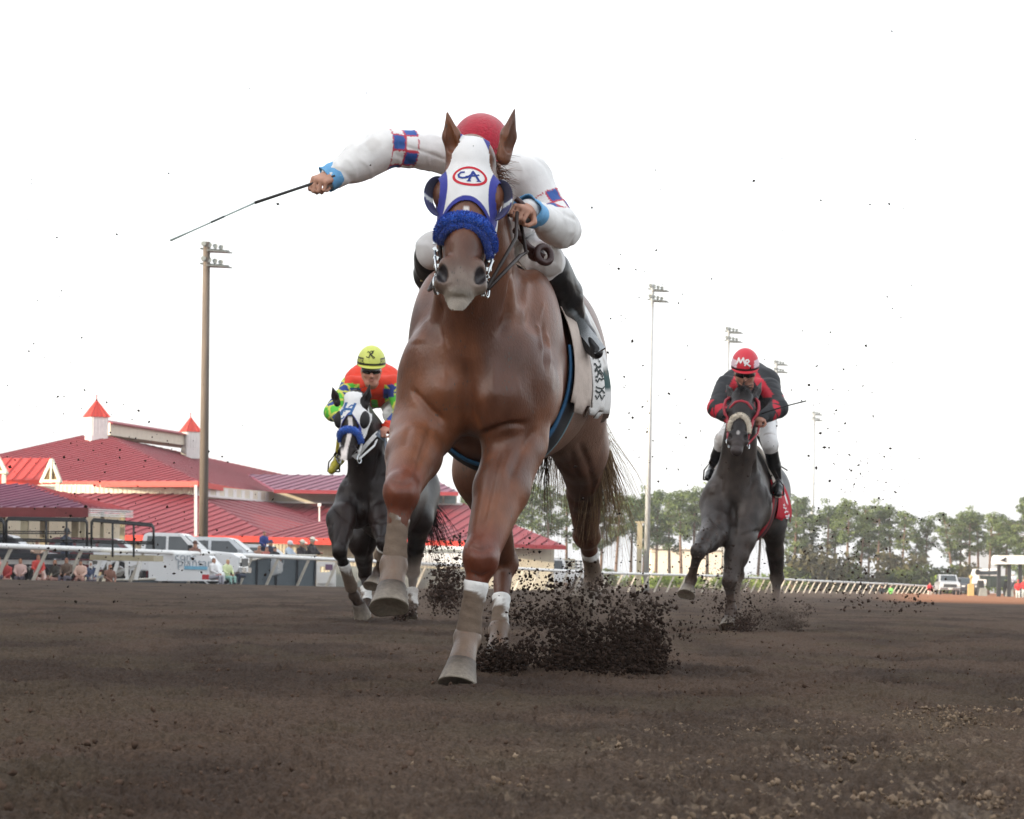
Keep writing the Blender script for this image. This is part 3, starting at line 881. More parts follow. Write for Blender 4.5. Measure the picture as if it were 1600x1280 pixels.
# shadow roll (blue sheepskin noseband) and the brow of the bridle
roll = [HA.Hd(x, y, z) for x, y, z in ((-.090, .362, -.10), (-.084, .342, -.055), (-.062, .330, -.014), (0, .322, .004), (.062, .336, -.012), (.088, .362, -.05), (.096, .400, -.09))]
fluffy('noseband', roll, .0215, material('blue_fleece', vc=True, rough=.95, sheen=.4), HA.root, 3, col=rgb(30, 82, 182), hair=5200, hl=.011)
roll2 = [HA.Hd(x, y + .026, z) for x, y, z in ((-.082, .358, -.085), (-.076, .342, -.045), (-.05, .332, -.014), (0, .325, -.004), (.05, .336, -.014), (.080, .362, -.045), (.092, .400, -.09))]
fluffy('noseband_edge', roll2, .0135, material('blue_fleece'), HA.root, 4, col=rgb(24, 62, 150), hair=2400, hl=.008)
leather = material('dark_leather', rgb(38, 27, 24), .45, nscale=30, namt=.3)
steel = material('bit_steel', rgb(200, 205, 208), .22, metal=1.0)
whitestrap = material('white_strap', (.78, .78, .77), .6, nscale=50, namt=.15)
for s in (-1, 1):
    mb = MB()
    pts = [HA.Hd(s * .088, .33, -.12), HA.Hd(s * .083, .40, -.12), HA.Hd(s * .073, .47, -.11), HA.Hd(s * .068, .53, -.11)]
    mb.tube(pts, .0075, 6); mb.build('cheek_strap', leather, HA.root, True)
    mb = MB(); mb.torus(HA.Hd(s * .086, .535, -.11), .032, .005, HA.hx + HA.hz * .3)
    mb.tube([HA.Hd(s * .02, .585, -.075), HA.Hd(s * .086, .535, -.11)], .006, 8)
    mb.tube([HA.Hd(s * .086, .50, -.10), HA.Hd(s * .095, .45, -.10), HA.Hd(s * .10, .40, -.11)], .006, 6); mb.build('bit_ring', steel, HA.root, True)
    mb = MB()
    for t in np.linspace(0, 1, 7):
        c = HA.Hd(s * (.075 + .03 * t), .56 - .2 * t, -.10 - .015 * t)
        mb.box(c, (.014, .016, .02), Matrix.Rotation(t * 3, 3, 'Y'))
    mb.build('bridle_buckles', steel, HA.root)
# mane
mroots = [HA.Hd(.03, .0, -.10), HA.L(.45, .02, 1.78), HA.L(.25, .03, 1.66), HA.L(.1, .02, 1.62)]
hairm = material('horse_hair', vc=True, rough=.5, spec=.4)
hair_strands('mane', [HA.Hd(.05, .03, -.10), HA.Hd(.06, .06, -.16), HA.Hd(.07, .10, -.2)], 240, (.55, .5, .35), .13, .35, .0022, hairm, HA.root, (rgb(82, 48, 34), rgb(140, 96, 70)), 5, .9)
# leg wraps
wrapm = material('leg_wrap', vc=True, rough=.85, nscale=40, namt=.1, bump=.3, bscale=90)
for key, t0, t1, r, dr in (('FL', .15, .98, .044, .85), ('FR', .29, 1.0, .0465, .8), ('HL', .50, 1.0, .039, .45), ('HR', .34, 1.0, .040, .8)):
    leg_wrap(HA, key, t0, t1, r, wrapm, dirt=dr, seed=hash(key) % 97 if False else ord(key[0]) + ord(key[1]))
# saddle cloth, pad, girth
clothm = material('saddle_cloth', vc=True, rough=.85, nscale=14, namt=.04, bump=.35, bscale=22)
def clothcol(P, uv):
    C = np.tile(np.array((.74, .735, .72)), (len(P), 1)); a, s = uv[:, 0], uv[:, 1]
    g = (a > .52) & (s > .30) & (s < .86) & ~((a > .62) & (s > .36) & (s < .74))
    C[g] = rgb(58, 84, 84)
    dirt = smooth01(.56, .7, fbm(P, 18, 8, 3)); return mixc(C, rgb(150, 140, 130), dirt * .5)
cloth = drape(HA, 'saddle_cloth', -.30, -.88, lambda a, s: 1.07 + .05 * (a + .88) + .012 * math.sin(a * 30), clothm, HA.root, .014, 40, 64, clothcol, .045)
pad = drape(HA, 'saddle_pad', -.10, -.36, lambda a, s: 1.09 + .02 * math.sin(a * 40), material('pad_cloth', vc=True, rough=.9, nscale=20, namt=.08, bump=.5, bscale=30), HA.root, .022, 16, 40, lambda P, uv: np.tile(np.array(rgb(196, 182, 172)), (len(P), 1)), .03)
navy = material('girth_web', vc=True, rough=.75, nscale=60, namt=.15)
girth(HA, 'girth', -.10, -.27, navy, .012, 10, 90, (1.2, 2 * math.pi - 1.2), color=lambda u: rgb(46, 98, 140) if u < .2 else (rgb(26, 28, 34) if u < .88 else rgb(98, 138, 150)))
# tail
troots = [HA.L(-1.42, .0, 1.34), HA.L(-1.46, .04, 1.20)]
TC = (rgb(96, 72, 52), rgb(176, 150, 116))
hair_strands('tail', [HA.L(-1.40, .20, 1.20), HA.L(-1.43, .24, 1.02)], 700, (.22, .5, -.8), .64, .12, .0014, hairm, HA.root, TC, 16, .7, 9, .07)
hair_strands('tail', troots, 240, (.14, .85, -.62), .86, .10, .0015, hairm, HA.root, TC, 11, .95, 9, .07)
hair_strands('tail', [HA.L(-1.38, -.02, 1.0), HA.L(-1.38, .04, .95)], 60, (-.10, .3, -.9), .40, .10, .0018, hairm, HA.root, (rgb(60, 44, 34), rgb(110, 88, 66)), 17, .5, 8, .06)
# numerals / print on the cloth
cb = bvh_of(*(lambda me: (np.array([v.co[:] for v in me.vertices]), [list(p.vertices) for p in me.polygons]))(cloth.data))
pr = MB(); rg = random.Random(5)
ink = material('cloth_print', rgb(54, 62, 62), .9)
base = HA.L(-.50, .40, 1.21); V, F = [], []
for k in range(9):
    z0 = .10 - .022 * k; pts = []
    for j in range(6): pts.append(base - HA.f * (-.035 + .014 * j) + HA.up * (z0 + rg.uniform(-.012, .012)))
    v, f = ribbon(pts, .006 + .004 * rg.random(), cb, -HA.l, .008, .01); F += [[i + len(V) for i in q] for q in f]; V += v
link('cloth_print', np_mesh('cloth_print', V, F), ink, cloth)
# ------------------------------------------------------------------ people
SKIN = lambda: material('skin', vc=True, rough=.5, spec=.4, nscale=40, namt=.06)
CLOTH = lambda: material('silk_cloth', vc=True, rough=.62, spec=.35, nscale=24, namt=.04, bump=.3, bscale=26, sheen=.04)

def frame_of(fwd, up):
    f = unit(fwd); x = f.cross(Vector(up)).normalized(); u = x.cross(f); return x, f, u     # x: picture-left when facing us is -x

def add_head(sd, c, x, f, u, s=1.):
    R = [x, f, u]
    P = lambda a, b, d: c + (x * a + f * b + u * d) * s
    sd.ell(P(0, -.005, .03), (.077 * s, .097 * s, .092 * s), R, .02)
    sd.ell(P(0, .028, -.045), (.060 * s, .066 * s, .075 * s), R, .03)
    sd.cone(P(-.022, .062, -.105), P(.022, .062, -.105), .026 * s, .026 * s, .025)
    for k in (-1, 1):
        sd.cone(P(.058 * k, .0, -.06), P(.024 * k, .06, -.105), .022 * s, .022 * s, .025)
        sd.ell(P(.043 * k, .062, -.028), .027 * s, None, .02)
        sd.ell(P(.079 * k, -.005, -.012), (.011 * s, .02 * s, .032 * s), R, .008)
    sd.cone(P(-.04, .082, .022), P(.04, .082, .022), .014 * s, .014 * s, .015)
    sd.cone(P(0, .090, .008), P(0, .112, -.038), .010 * s, .015 * s, .010)
    for k in (-1, 1): sd.ell(P(.013 * k, .101, -.042), .010 * s, None, .008)
    for k in (-1, 1): sd.ell(P(.032 * k, .104, .002), (.017 * s, .014 * s, .010 * s), R, .01, cut=True)
    sd.ell(P(0, .093, -.066), (.024 * s, .011 * s, .0065 * s), R, .006); sd.ell(P(0, .091, -.079), (.021 * s, .012 * s, .008 * s), R, .006)
    sd.cone(P(-.02, .106, -.072), P(.02, .106, -.072), .0035 * s, .0035 * s, .004, cut=True)

def add_hand(sd, w, d, n, side, curl=(62, 82, 55), s=1., spread=.004):
    """w wrist, d towards the knuckles, n back of the hand, side = +1/-1 puts the thumb on +/- (d x n)"""
    d = unit(d); n = (Vector(n) - d * Vector(n).dot(d)).normalized(); t = d.cross(n) * side
    R = [t, d, n]
    sd.ell(w + d * .045 * s, (.039 * s, .052 * s, .018 * s), R, .015)
    sd.cone(w, w + d * .03 * s, .024 * s, .026 * s, .02)
    for i, (off, L, r) in enumerate(((.030, .092, .0092), (.010, .100, .0096), (-.011, .093, .0092), (-.031, .074, .0080))):
        p = w + d * (.086 - abs(i - 1.2) * .004) * s + t * off * s; a = 0; q = p - d * .02 * s
        sd.cone(q, p, r * 1.1 * s, r * 1.05 * s, .006)
        for k, (fr, cu) in enumerate(zip((.46, .30, .24), curl)):
            a += math.radians(cu + rng.uniform(-5, 5)); dd = d * math.cos(a) - n * math.sin(a)
            e = p + dd * L * fr * s; sd.cone(p, e, r * (1 - .08 * k) * s, r * (.93 - .08 * k) * s, .004); p = e
    b = w + d * .022 * s + t * .030 * s - n * .006 * s
    m = b + (d * .55 + t * .55 - n * .55).normalized() * .042 * s; e = m + (d * .75 - t * .25 - n * .6).normalized() * .034 * s
    sd.cone(b, m, .0135 * s, .0115 * s, .012); sd.cone(m, e, .011 * s, .009 * s, .005)

def limb_uv(V, a, b, ref=(0, 0, 1)):
    a, b = A3(a), A3(b); ba = b - a; L = np.linalg.norm(ba); z = ba / L
    x = np.cross(z, np.array(ref, float)); x /= np.linalg.norm(x); y = np.cross(z, x)
    q = V - a; t = (q @ z) / L; ang = np.arctan2(q @ y, q @ x); r = np.hypot(q @ x, q @ y)
    return t, ang, r

def make_person(c):
    """c: joints in world space, colours as functions of the surface"""
    h = c['h']; s = c.get('s', 1.); x, f, u = frame_of(c['face'], c.get('up', (0, 0, 1)))
    J = c['J']; hc = J['head']
    sd = Sdf(); add_head(sd, hc, x, f, u, s)
    sd.cone(hc - u * .05 * s - f * .02 * s, J['neck'], .056 * s, .062 * s, .03)
    tl = c.get('lat') or (J['sR'] - J['sL']).normalized()
    jr = Sdf(); br = Sdf(); bt = [Sdf(), Sdf()]
    tw = c.get('tw', 1.)
    ch = J['neck'].lerp(J['pelvis'], .35)
    jr.cone(J['sL'], J['sR'], .078 * s, .078 * s, .05)
    jr.cone(J['neck'].lerp(hc, c.get('collar', .12)), J['neck'].lerp(ch, .4), .080 * s, .13 * s, .05, tl, .85)
    jr.cone(J['neck'].lerp(ch, .35), ch, .105 * s * tw, .135 * s * tw, .06, tl, .74); jr.cone(ch, J['pelvis'], .135 * s * tw, .125 * s * tw, .06, tl, .76)
    for q_, r_ in c.get('hump', ()): jr.ell(q_, r_, None, .10)
    for k in 'LR':
        S_, E, Wr = J['s' + k], J['e' + k], J['w' + k]
        ra = c.get('sleeve', (.076, .062, .036))
        jr.cone(S_, E, ra[0] * s, ra[1] * s, .035); jr.cone(E, Wr, ra[1] * s, ra[2] * s, .02)
        for q_, r_ in c.get('puff', {}).get(k, ()): jr.ell(q_, r_, None, .05)
        sd.cone(S_, E, .052 * s, .042 * s, .02); sd.cone(E, Wr, .042 * s, .028 * s, .015)
        hd = c['hand' + k]
        if hd is not None: add_hand(sd, Wr, hd[0], hd[1], hd[2], hd[3] if len(hd) > 3 else (62, 82, 55), s * c.get('handk', 1.))
        H_, K, An, To = J['h' + k], J['k' + k], J['a' + k], J['t' + k]
        lr = c.get('leg', (.098, .068, .058, .045))
        br.cone(J['pelvis'].lerp(H_, .5), H_, .115 * s, .105 * s, .05); br.cone(H_, K, lr[0] * s, lr[1] * s, .04)
        br.cone(K, K.lerp(An, c.get('bootline', .25)), lr[1] * s, lr[2] * s, .03)
        sd.cone(H_, K, .075 * s, .052 * s, .03); sd.cone(K, An, .048 * s, .034 * s, .02); sd.cone(An, To, .034 * s, .026 * s, .02)
        B = bt[0 if k == 'L' else 1]; tp = K.lerp(An, c.get('bootline', .25) - .06)
        bw = c.get('bootw', 1.); B.cone(tp, K.lerp(An, .55), .060 * s * bw, .056 * s * bw, .02); B.cone(K.lerp(An, .55), An, .056 * s * bw, .043 * s, .02)
        B.cone(An, An.lerp(To, .5) - u * .0, .046 * s, .04 * s, .02); B.cone(An.lerp(To, .5), To, .040 * s, .030 * s, .02)
        hl = (An - To).normalized() * .035 * s; B.ell(An + hl, .036 * s, None, .02)
    sd.cone(J['sL'], J['sR'], .05 * s, .05 * s, .02); sd.cone(J['neck'].lerp(J['pelvis'], .15), J['pelvis'], .075 * s, .09 * s, .03, tl, .8)
    fold = c.get('fold', .010)
    def folds(P):
        n1 = fbm(P, 6, 4, 2); n2 = fbm(P @ np.array([[.8, .1, .5], [-.2, .9, .1], [-.55, 0, 1.5]]) + 7, 4.6, 8, 2) - .5; n3 = fbm(P @ np.array([[1.6, 0, .4], [0, 1, 0], [.3, .2, .8]]) + 3, 6.5, 18, 2) - .5
        return (n1 - .5) * fold * .7 + (np.exp(-(n2 / .035) ** 2) * .30 - np.exp(-(n3 / .03) ** 2) * .20) * fold - fold * .05      # sharp creases in thin silk
    V, F = sd.surf(h)
    sk = c.get('skin', rgb(178, 128, 104)); C = np.tile(np.array(sk), (len(V), 1))
    q = V - A3(hc); lx, lf, lu = q @ A3(x) / s, q @ A3(f) / s, q @ A3(u) / s
    lips = (np.abs(lx) < .026) & (lf > .07) & (np.abs(lu + .073) < .012); C[lips] = mixc(C[lips], rgb(150, 88, 80), np.full(lips.sum(), .6))
    eye = (np.hypot((np.abs(lx) - .032) / .016, (lu - .002) / .008) < 1) & (lf > .06); C[eye] = rgb(52, 40, 36)
    stub = (lu < -.055) & (lf > -.01) & (np.abs(lx) < .07) & (lu > -.14); C[stub] = mixc(C[stub], rgb(120, 88, 74), np.full(stub.sum(), c.get('stubble', .25)))
    if 'hair' in c:
        hr_ = (lu > .035 - .5 * np.maximum(0, -lf - .0) * 1.0 - .0) & (lf < .075) & (np.linalg.norm(q, axis=1) < .16 * s) | ((lf < -.03) & (lu > -.07) & (np.linalg.norm(q, axis=1) < .14 * s))
        C[hr_] = c['hair']
    if c.get('root') is None:
        root = empty('person', (J['pelvis'].x, J['pelvis'].y, 0)); tag(root, c['label'], 'person', c.get('group'))
    body = link('body', np_mesh('body', V, F, C), SKIN(), root, True)
    V, F = jr.surf(h * c.get('jh', 1.), disp=folds)
    jo = link(c.get('topname', 'jersey'), np_mesh('jersey', V, F, c['jersey'](V, J)), CLOTH(), root, True)
    V, F = br.surf(h * 1.2, disp=lambda P: folds(P) * 1.1)
    link(c.get('legname', 'breeches'), np_mesh('breeches', V, F, c['breeches'](V, J)), CLOTH(), root, True)
    if c.get('boots', True) is not None:
        for B in bt:
            V, F = B.surf(h * 1.2, disp=lambda P: folds(P) * .5)
            link('boot', np_mesh('boot', V, F), c.get('bootmat') or material('boot_leather', rgb(26, 27, 29), .32, nscale=25, namt=.3, bump=.25, bscale=30), root, True)
    c['frame'] = (x, f, u); c['root'] = root; c['jersey_ob'] = jo
    return root

def helmet(c, name, col, mat, r=(.112, .128, .118), up=.028, brim=True, brimcol=None, n=40, m=22):
    x, f, u = c['frame']; hc = c['J']['head'] + u * up - f * .008; V, F, C = [], [], []
    for i in range(m + 1):
        th = math.radians(98) * i / m
        for k in range(n):
            ph = 2 * math.pi * k / n
            p = (r[0] * math.sin(th) * math.sin(ph), r[1] * math.sin(th) * math.cos(ph), r[2] * math.cos(th))
            V.append(hc + x * p[0] + f * p[1] + u * p[2]); C.append(col(p[0], p[1], p[2]))
    for i in range(m):
        for k in range(n): F.append((i * n + k, (i + 1) * n + k, (i + 1) * n + (k + 1) % n, i * n + (k + 1) % n))
    F = [q for q in F]
    me = np_mesh(name, V, np.array(F), np.array(C)); ob = link(name, me, mat, c['root'], True)
    md = ob.modifiers.new('thickness', 'SOLIDIFY'); md.thickness = .008; md.offset = 0
    if brim:
        V, F, C = [], [], []; nb = 24
        for k in range(nb + 1):
            ph = math.radians(-72 + 144 * k / nb); w = math.cos(ph * 1.2)
            for j in range(4):
                e = 1 + .0 + .30 * max(w, 0) * j / 3
                V.append(hc + x * r[0] * math.sin(ph) * e + f * r[1] * math.cos(ph) * e + u * (-.010 - .010 * max(w, 0) * (j / 3) ** 1.3)); C.append(brimcol or col(0, .1, 0))
        for k in range(nb):
            for j in range(3): q = k * 4 + j; F.append((q, q + 4, q + 5, q + 1))
        b = link('helmet_peak', np_mesh('helmet_peak', V, np.array(F), np.array(C)), mat, ob, True)
        md = b.modifiers.new('thickness', 'SOLIDIFY'); md.thickness = .006
    bv = bvh_of([v.co for v in me.vertices], [tuple(p.vertices) for p in me.polygons])
    return ob, bv, hc

def goggles(c, s=1.):
    x, f, u = c['frame']; hc = c['J']['head']; V, F = [], []; n, m = 30, 6
    for i in range(n + 1):
        a = math.radians(-80 + 160 * i / n)
        for j in range(m + 1):
            v = -1 + 2 * j / m; hgt = .026 - .012 * math.exp(-(a / .16) ** 2) * (v < 0) - .004 * abs(a)
            V.append(hc + (x * .082 * math.sin(a) + f * (.03 + .084 * math.cos(a) - .006 * v * v) + u * (.004 + hgt * v)) * s)
    for i in range(n):
        for j in range(m): k = i * (m + 1) + j; F.append((k, k + 1, k + m + 2, k + m + 1))
    ob = link('goggles', np_mesh('goggles', V, np.array(F)), material('goggle_lens', rgb(14, 14, 16), .08, spec=.8, coat=.6), c['root'], True)
    md = ob.modifiers.new('thickness', 'SOLIDIFY'); md.thickness = .006
    return ob

def cuff(c, k, r0, r1, L, col, mat=None, back=.02):
    E, Wr = c['J']['e' + k], c['J']['w' + k]; d = (Wr - E).normalized(); x = d.orthogonal().normalized(); y = d.cross(x)
    V, F = [], []; n, m = 28, 8
    for i in range(m + 1):
        t = i / m
        for j in range(n):
            a = 2 * math.pi * j / n; r = r0 + (r1 - r0) * t + .004 * math.sin(a * 5 + i) * t + .003 * math.sin(a * 3 + 1)
            V.append(Wr + d * (-back + L * t) + (x * math.cos(a) + y * math.sin(a)) * r)
    for i in range(m):
        for j in range(n): F.append((i * n + j, i * n + (j + 1) % n, (i + 1) * n + (j + 1) % n, (i + 1) * n + j))
    ob = link('cuff', np_mesh('cuff', V, np.array(F)), mat or material('cuff_blue', rgb(104, 168, 216), .7, nscale=30, namt=.08, bump=.4, bscale=35), c['root'], True)
    md = ob.modifiers.new('thickness', 'SOLIDIFY'); md.thickness = .004
    return ob

# ---- rider of the chestnut: white silks with checked sleeve bands, red cap, right arm swung out with the whip
JA = dict(zip(('head', 'neck', 'sL', 'sR', 'pelvis'), P3((751, 237, 12.15), (758, 288, 12.42), (702, 240, 12.42), (826, 276, 12.42), (795, 372, 12.95))))
JA.update(dict(zip(('eL', 'wL', 'eR', 'wR'), P3((606, 231, 12.32), (518, 277, 12.25), (878, 358, 12.38), (826, 330, 12.05)))))
JA.update(dict(zip(('hL', 'kL', 'aL', 'tL'), P3((742, 385, 12.95), (680, 392, 12.55), (676, 455, 12.95), (668, 470, 12.75)))))
JA.update(dict(zip(('hR', 'kR', 'aR', 'tR'), P3((830, 382, 12.95), (852, 410, 12.45), (901, 503, 12.78), (931, 550, 12.64)))))
def silksA(V, J):
    C = np.tile(np.array((.80, .80, .79)), (len(V), 1))
    for k, t0, t1, na in (('L', .60, 1.02, 7), ('R', .42, .86, 7)):
        t, a, r = limb_uv(V, J['s' + k], J['e' + k], (0, 1, 0)); m = (t > t0) & (t < t1) & (r < .15)
        if k == 'L': m &= (V[:, 0] < J['sL'].x)
        else: m &= (V[:, 0] > J['sR'].x - .08) & (V[:, 2] > J['eR'].z - .03)
        U = (t - t0) / (t1 - t0) * 2; A = (a / (2 * math.pi) + .5) * na * 2 / 2
        fu, fa = U % 1, A % 1
        par = (np.floor(U) + np.floor(A)) % 2 == 0
        D = np.where(par[:, None], np.array(rgb(52, 90, 160)), np.array((.80, .80, .79)))
        line = (np.minimum(fu, 1 - fu) < .07) | (np.minimum(fa, 1 - fa) < .06)
        D = np.where(line[:, None], np.array(rgb(188, 60, 78)), D); C[m] = D[m]
    return mixc(C, rgb(150, 140, 130), smooth01(.6, .75, fbm(V, 12, 2, 3)) * .25)
def breechA(V, J): return mixc(np.tile(np.array((.78, .78, .78)), (len(V), 1)), rgb(140, 126, 112), smooth01(.55, .7, fbm(V, 18, 6, 3)) * .5)
whip0, whip1, whip2 = W(512, 279, 12.2), W(398, 317, 12.16), W(266, 376, 12.1)
cA = dict(h=.0062, J=JA, face=(0, -.86, -.5), label='jockey in white silks with blue checked sleeve bands swinging a whip, riding the chestnut horse', group='jockeys on the galloping horses',
          handL=((whip0 - JA['wL']) + Vector((-.02, 0, -.004)), (-.2, -.75, .62), 1, (70, 88, 50)), handR=(W(806, 322, 11.9) - JA['wR'], (.3, -.3, .9), -1, (66, 85, 50)), jersey=silksA, breeches=breechA,
          sleeve=(.080, .070, .047), puff={'L': ((W(580, 242, 12.32), .070), (W(556, 256, 12.3), .060)), 'R': ((W(868, 348, 12.3), .075),)}, skin=rgb(186, 140, 118), hair=rgb(60, 40, 30), bootline=.20, leg=(.10, .074, .068, .045), fold=.017, bootw=1.42)
RA = make_person(cA)
redcap = material('cap_cover', vc=True, rough=.95, nscale=90, namt=.2, bump=.5, bscale=160, sheen=.5)
helmet(cA, 'helmet', lambda a, b, d: rgb(176, 30, 54), redcap, (.108, .122, .112), .03)
goggles(cA); cuff(cA, 'L', .050, .052, .055, None, back=.03); cuff(cA, 'R', .054, .060, .10, None, back=.075)
mb = MB(); mb.tube([whip0 + (whip0 - whip1).normalized() * .03, whip0.lerp(whip1, .5), whip1], [.0062, .0055, .006], 8, rgb(52, 52, 52))
mb.tube([whip1, whip1.lerp(whip2, .35), whip2.lerp(whip1, .25), whip2], [.0042, .0035, .0035, .005], 6, rgb(176, 190, 186)); mb.tube([whip1.lerp(whip2, .36), whip1.lerp(whip2, .52)], .0046, 6, rgb(90, 98, 98))
tag(mb.build('whip', material('whip_shaft', vc=True, rough=.5, nscale=60, namt=.1), None, True, vc=True), 'long thin riding whip with a dark grip swung out by the jockey in white', 'whip')
# reins and the bunched leather at the withers, stirrup
mb = MB()
mb.tube([HA.Hd(.088, .535, -.11), W(806, 372, 11.85), W(808, 332, 11.95)], .0075, 6)
mb.tube([HA.Hd(.092, .53, -.12), W(812, 400, 11.9), W(822, 395, 12.05), W(812, 340, 12.0)], .0075, 6)
mb.tube([HA.Hd(-.088, .535, -.11), HA.Hd(-.12, .45, -.3), W(720, 350, 12.1), W(800, 335, 12.0)], .0075, 6); mb.build('reins', leather, HA.root, True)
mb = MB()
mb.ball(W(838, 398, 12.12), (.035, .03, .028)); mb.torus(W(850, 398, 12.08), .032, .014, (.5, -.8, .2)); mb.tube([W(805, 360, 12.0), W(825, 385, 12.1), W(850, 402, 12.1)], .013, 8)
mb.tube([W(806, 310, 12.0), W(819, 322, 12.0), W(816, 350, 12.02)], .012, 8)
mb.build('neck_strap', material('brown_leather', rgb(62, 38, 36), .4, nscale=24, namt=.3, bump=.3, bscale=50), HA.root, True)
mb = MB()
a, b = W(893, 492, 12.72), W(938, 549, 12.62); d = (b - a).normalized()
mb.bar(a, b, .012, .05, HA.l); mb.bar(a, W(884, 497, 12.75), .01); mb.tube([a, W(905, 480, 12.85), W(925, 520, 12.8), b], .006, 6)
mb.build('stirrup', steel, HA.root)
mb = MB(); mb.box(W(663, 434, 12.7), (.03, .05, .035)); mb.bar(W(663, 434, 12.7), W(674, 434, 12.75), .012); mb.build('stirrup', material('worn_brass', rgb(150, 132, 96), .4, metal=.6), HA.root)
# ------------------------------------------------------------------ second horse: dark bay on the left, third: dark grey on the right
def col_bay(H, V):
    C = mixc(np.tile(np.array(rgb(32, 24, 23)), (len(V), 1)), rgb(20, 15, 15), smooth01(.35, .65, fbm(V, 4, 13, 3)))
    C = mixc(C, rgb(48, 34, 30), smooth01(.55, .7, fbm(V, 2.5, 17, 2)) * .5)
    x, y, z = head_local(H, V); hm = (y > .2) & (y < .8) & (np.abs(x) < .16) & (z > -.25)
    bl = smooth01(.020, .014, np.abs(x + .012 * np.sin(y * 14))) * smooth01(.21, .24, y) * (z > -.1) * smooth01(.60, .55, y)
    sn = smooth01(.033, .024, np.abs(x + .018)) * smooth01(.47, .52, y) * smooth01(.62, .59, y) * (z > -.11)
    C = mixc(C, rgb(222, 214, 210), np.maximum(bl, sn) * hm)
    lip = smooth01(.035, .02, np.abs(x + .012)) * smooth01(.605, .62, y) * hm * (z > -.14); C = mixc(C, rgb(190, 168, 164), lip)
    dm = dirt_mask(H, V, .55, 31); return mixc(C, rgb(96, 80, 70), dm * .55)
def col_grey(H, V):
    C = mixc(np.tile(np.array(rgb(66, 58, 54)), (len(V), 1)), rgb(48, 43, 41), smooth01(.35, .65, fbm(V, 6, 23, 4)))
    hp = (V - A3(H.L(0, 0, 0))) @ A3(H.f); zz = V[:, 2] - H.cfg['dz']
    C = mixc(C, rgb(88, 88, 88), smooth01(-.35, -.7, hp) * smooth01(.8, 1.0, zz) * .8)
    x, y, z = head_local(H, V); hm = (y > -.1) & (y < .8) & (np.abs(x) < .17) & (z > -.3)
    C = mixc(C, rgb(30, 27, 29), hm * .75)
    C = mixc(C, rgb(80, 70, 68), smooth01(.5, .6, y) * hm * .4)
    sn = smooth01(.018, .01, np.hypot(x + .0, (y - .50) * .6)) * (z > -.1); C = mixc(C, rgb(150, 146, 144), sn * hm)
    sp = smooth01(.62, .70, fbm(V, 38, 4, 3)) * smooth01(1.3, .6, zz); C = mixc(C, rgb(66, 52, 46), sp * .8)
    dm = dirt_mask(H, V, 1.0, 41); return mixc(C, rgb(72, 58, 50), dm * .9)

DARK_MAT = lambda: material('dark_coat', vc=True, rough=.42, spec=.24, nscale=22, namt=.18, bump=.26, bscale=110, coat=.04, specks=60, stretch=(1, 1, .4))
def restroke(c0, c1, k, w):                        # the same muscles on a horse seen farther off
    out = []
    for pts, ww, d in lead['strokes'][:19]:
        out.append(([(c1[0] + (x - c0[0]) * k, c1[1] + (y - c0[1]) * k) for x, y in pts], ww * w, d * 1.15))
    return out
bay = dict(mat=DARK_MAT, strokes=restroke((742, 610), (566, 792), .455, 1.0),
    name='horse', label='dark bay racehorse with a white blaze and white hood galloping behind on the left', group='galloping racehorses',
    origin=Vector((W(596, 600, 26.4).x, 26.4, 0)), yaw=math.radians(9.5), dz=-.13, wide=.97, blade=.15, bladez=1.2, bladeh=.28,
    poll=W(552, 612, 25.7), chin=W(536, 742, 25.42), hs=1.04, nbend=Vector((.03, 0, .02)), lat=Vector((.98, -.2, 0)),
    ears=[(W(527, 630, 25.7), W(519, 604, 25.7), Vector((-.5, -.8, .1))), (W(571, 634, 25.72), W(578, 600, 25.72), Vector((.6, -.8, .1)))],
    legs={'FL': P3((533, 812, 25.9), (531, 862, 25.65), (553, 930, 26.0), (560, 942, 26.05), (566, 960, 26.12)),
          'FR': P3((600, 812, 25.9), (600, 850, 25.5), (592, 892, 25.75), (586, 905, 25.72), (581, 921, 25.66)),
          'HL': P3((566, 845, 27.0), (571, 897, 27.55), (573, 940, 27.35), (571, 954, 27.3), (568, 973, 27.24)),
          'HR': P3((655, 812, 27.1), (645, 893, 27.7), (644, 940, 27.55), (642, 955, 27.5), (640, 968, 27.45))},
    toes={k: Vector((-.15, -1, 0)) for k in ('FL', 'FR', 'HL', 'HR')}, h=.013, hh=.0075, color=col_bay, thick=.95)
bay['toes']['FL'] = Vector((.2, -.3, -.6))
HB = make_horse(bay)
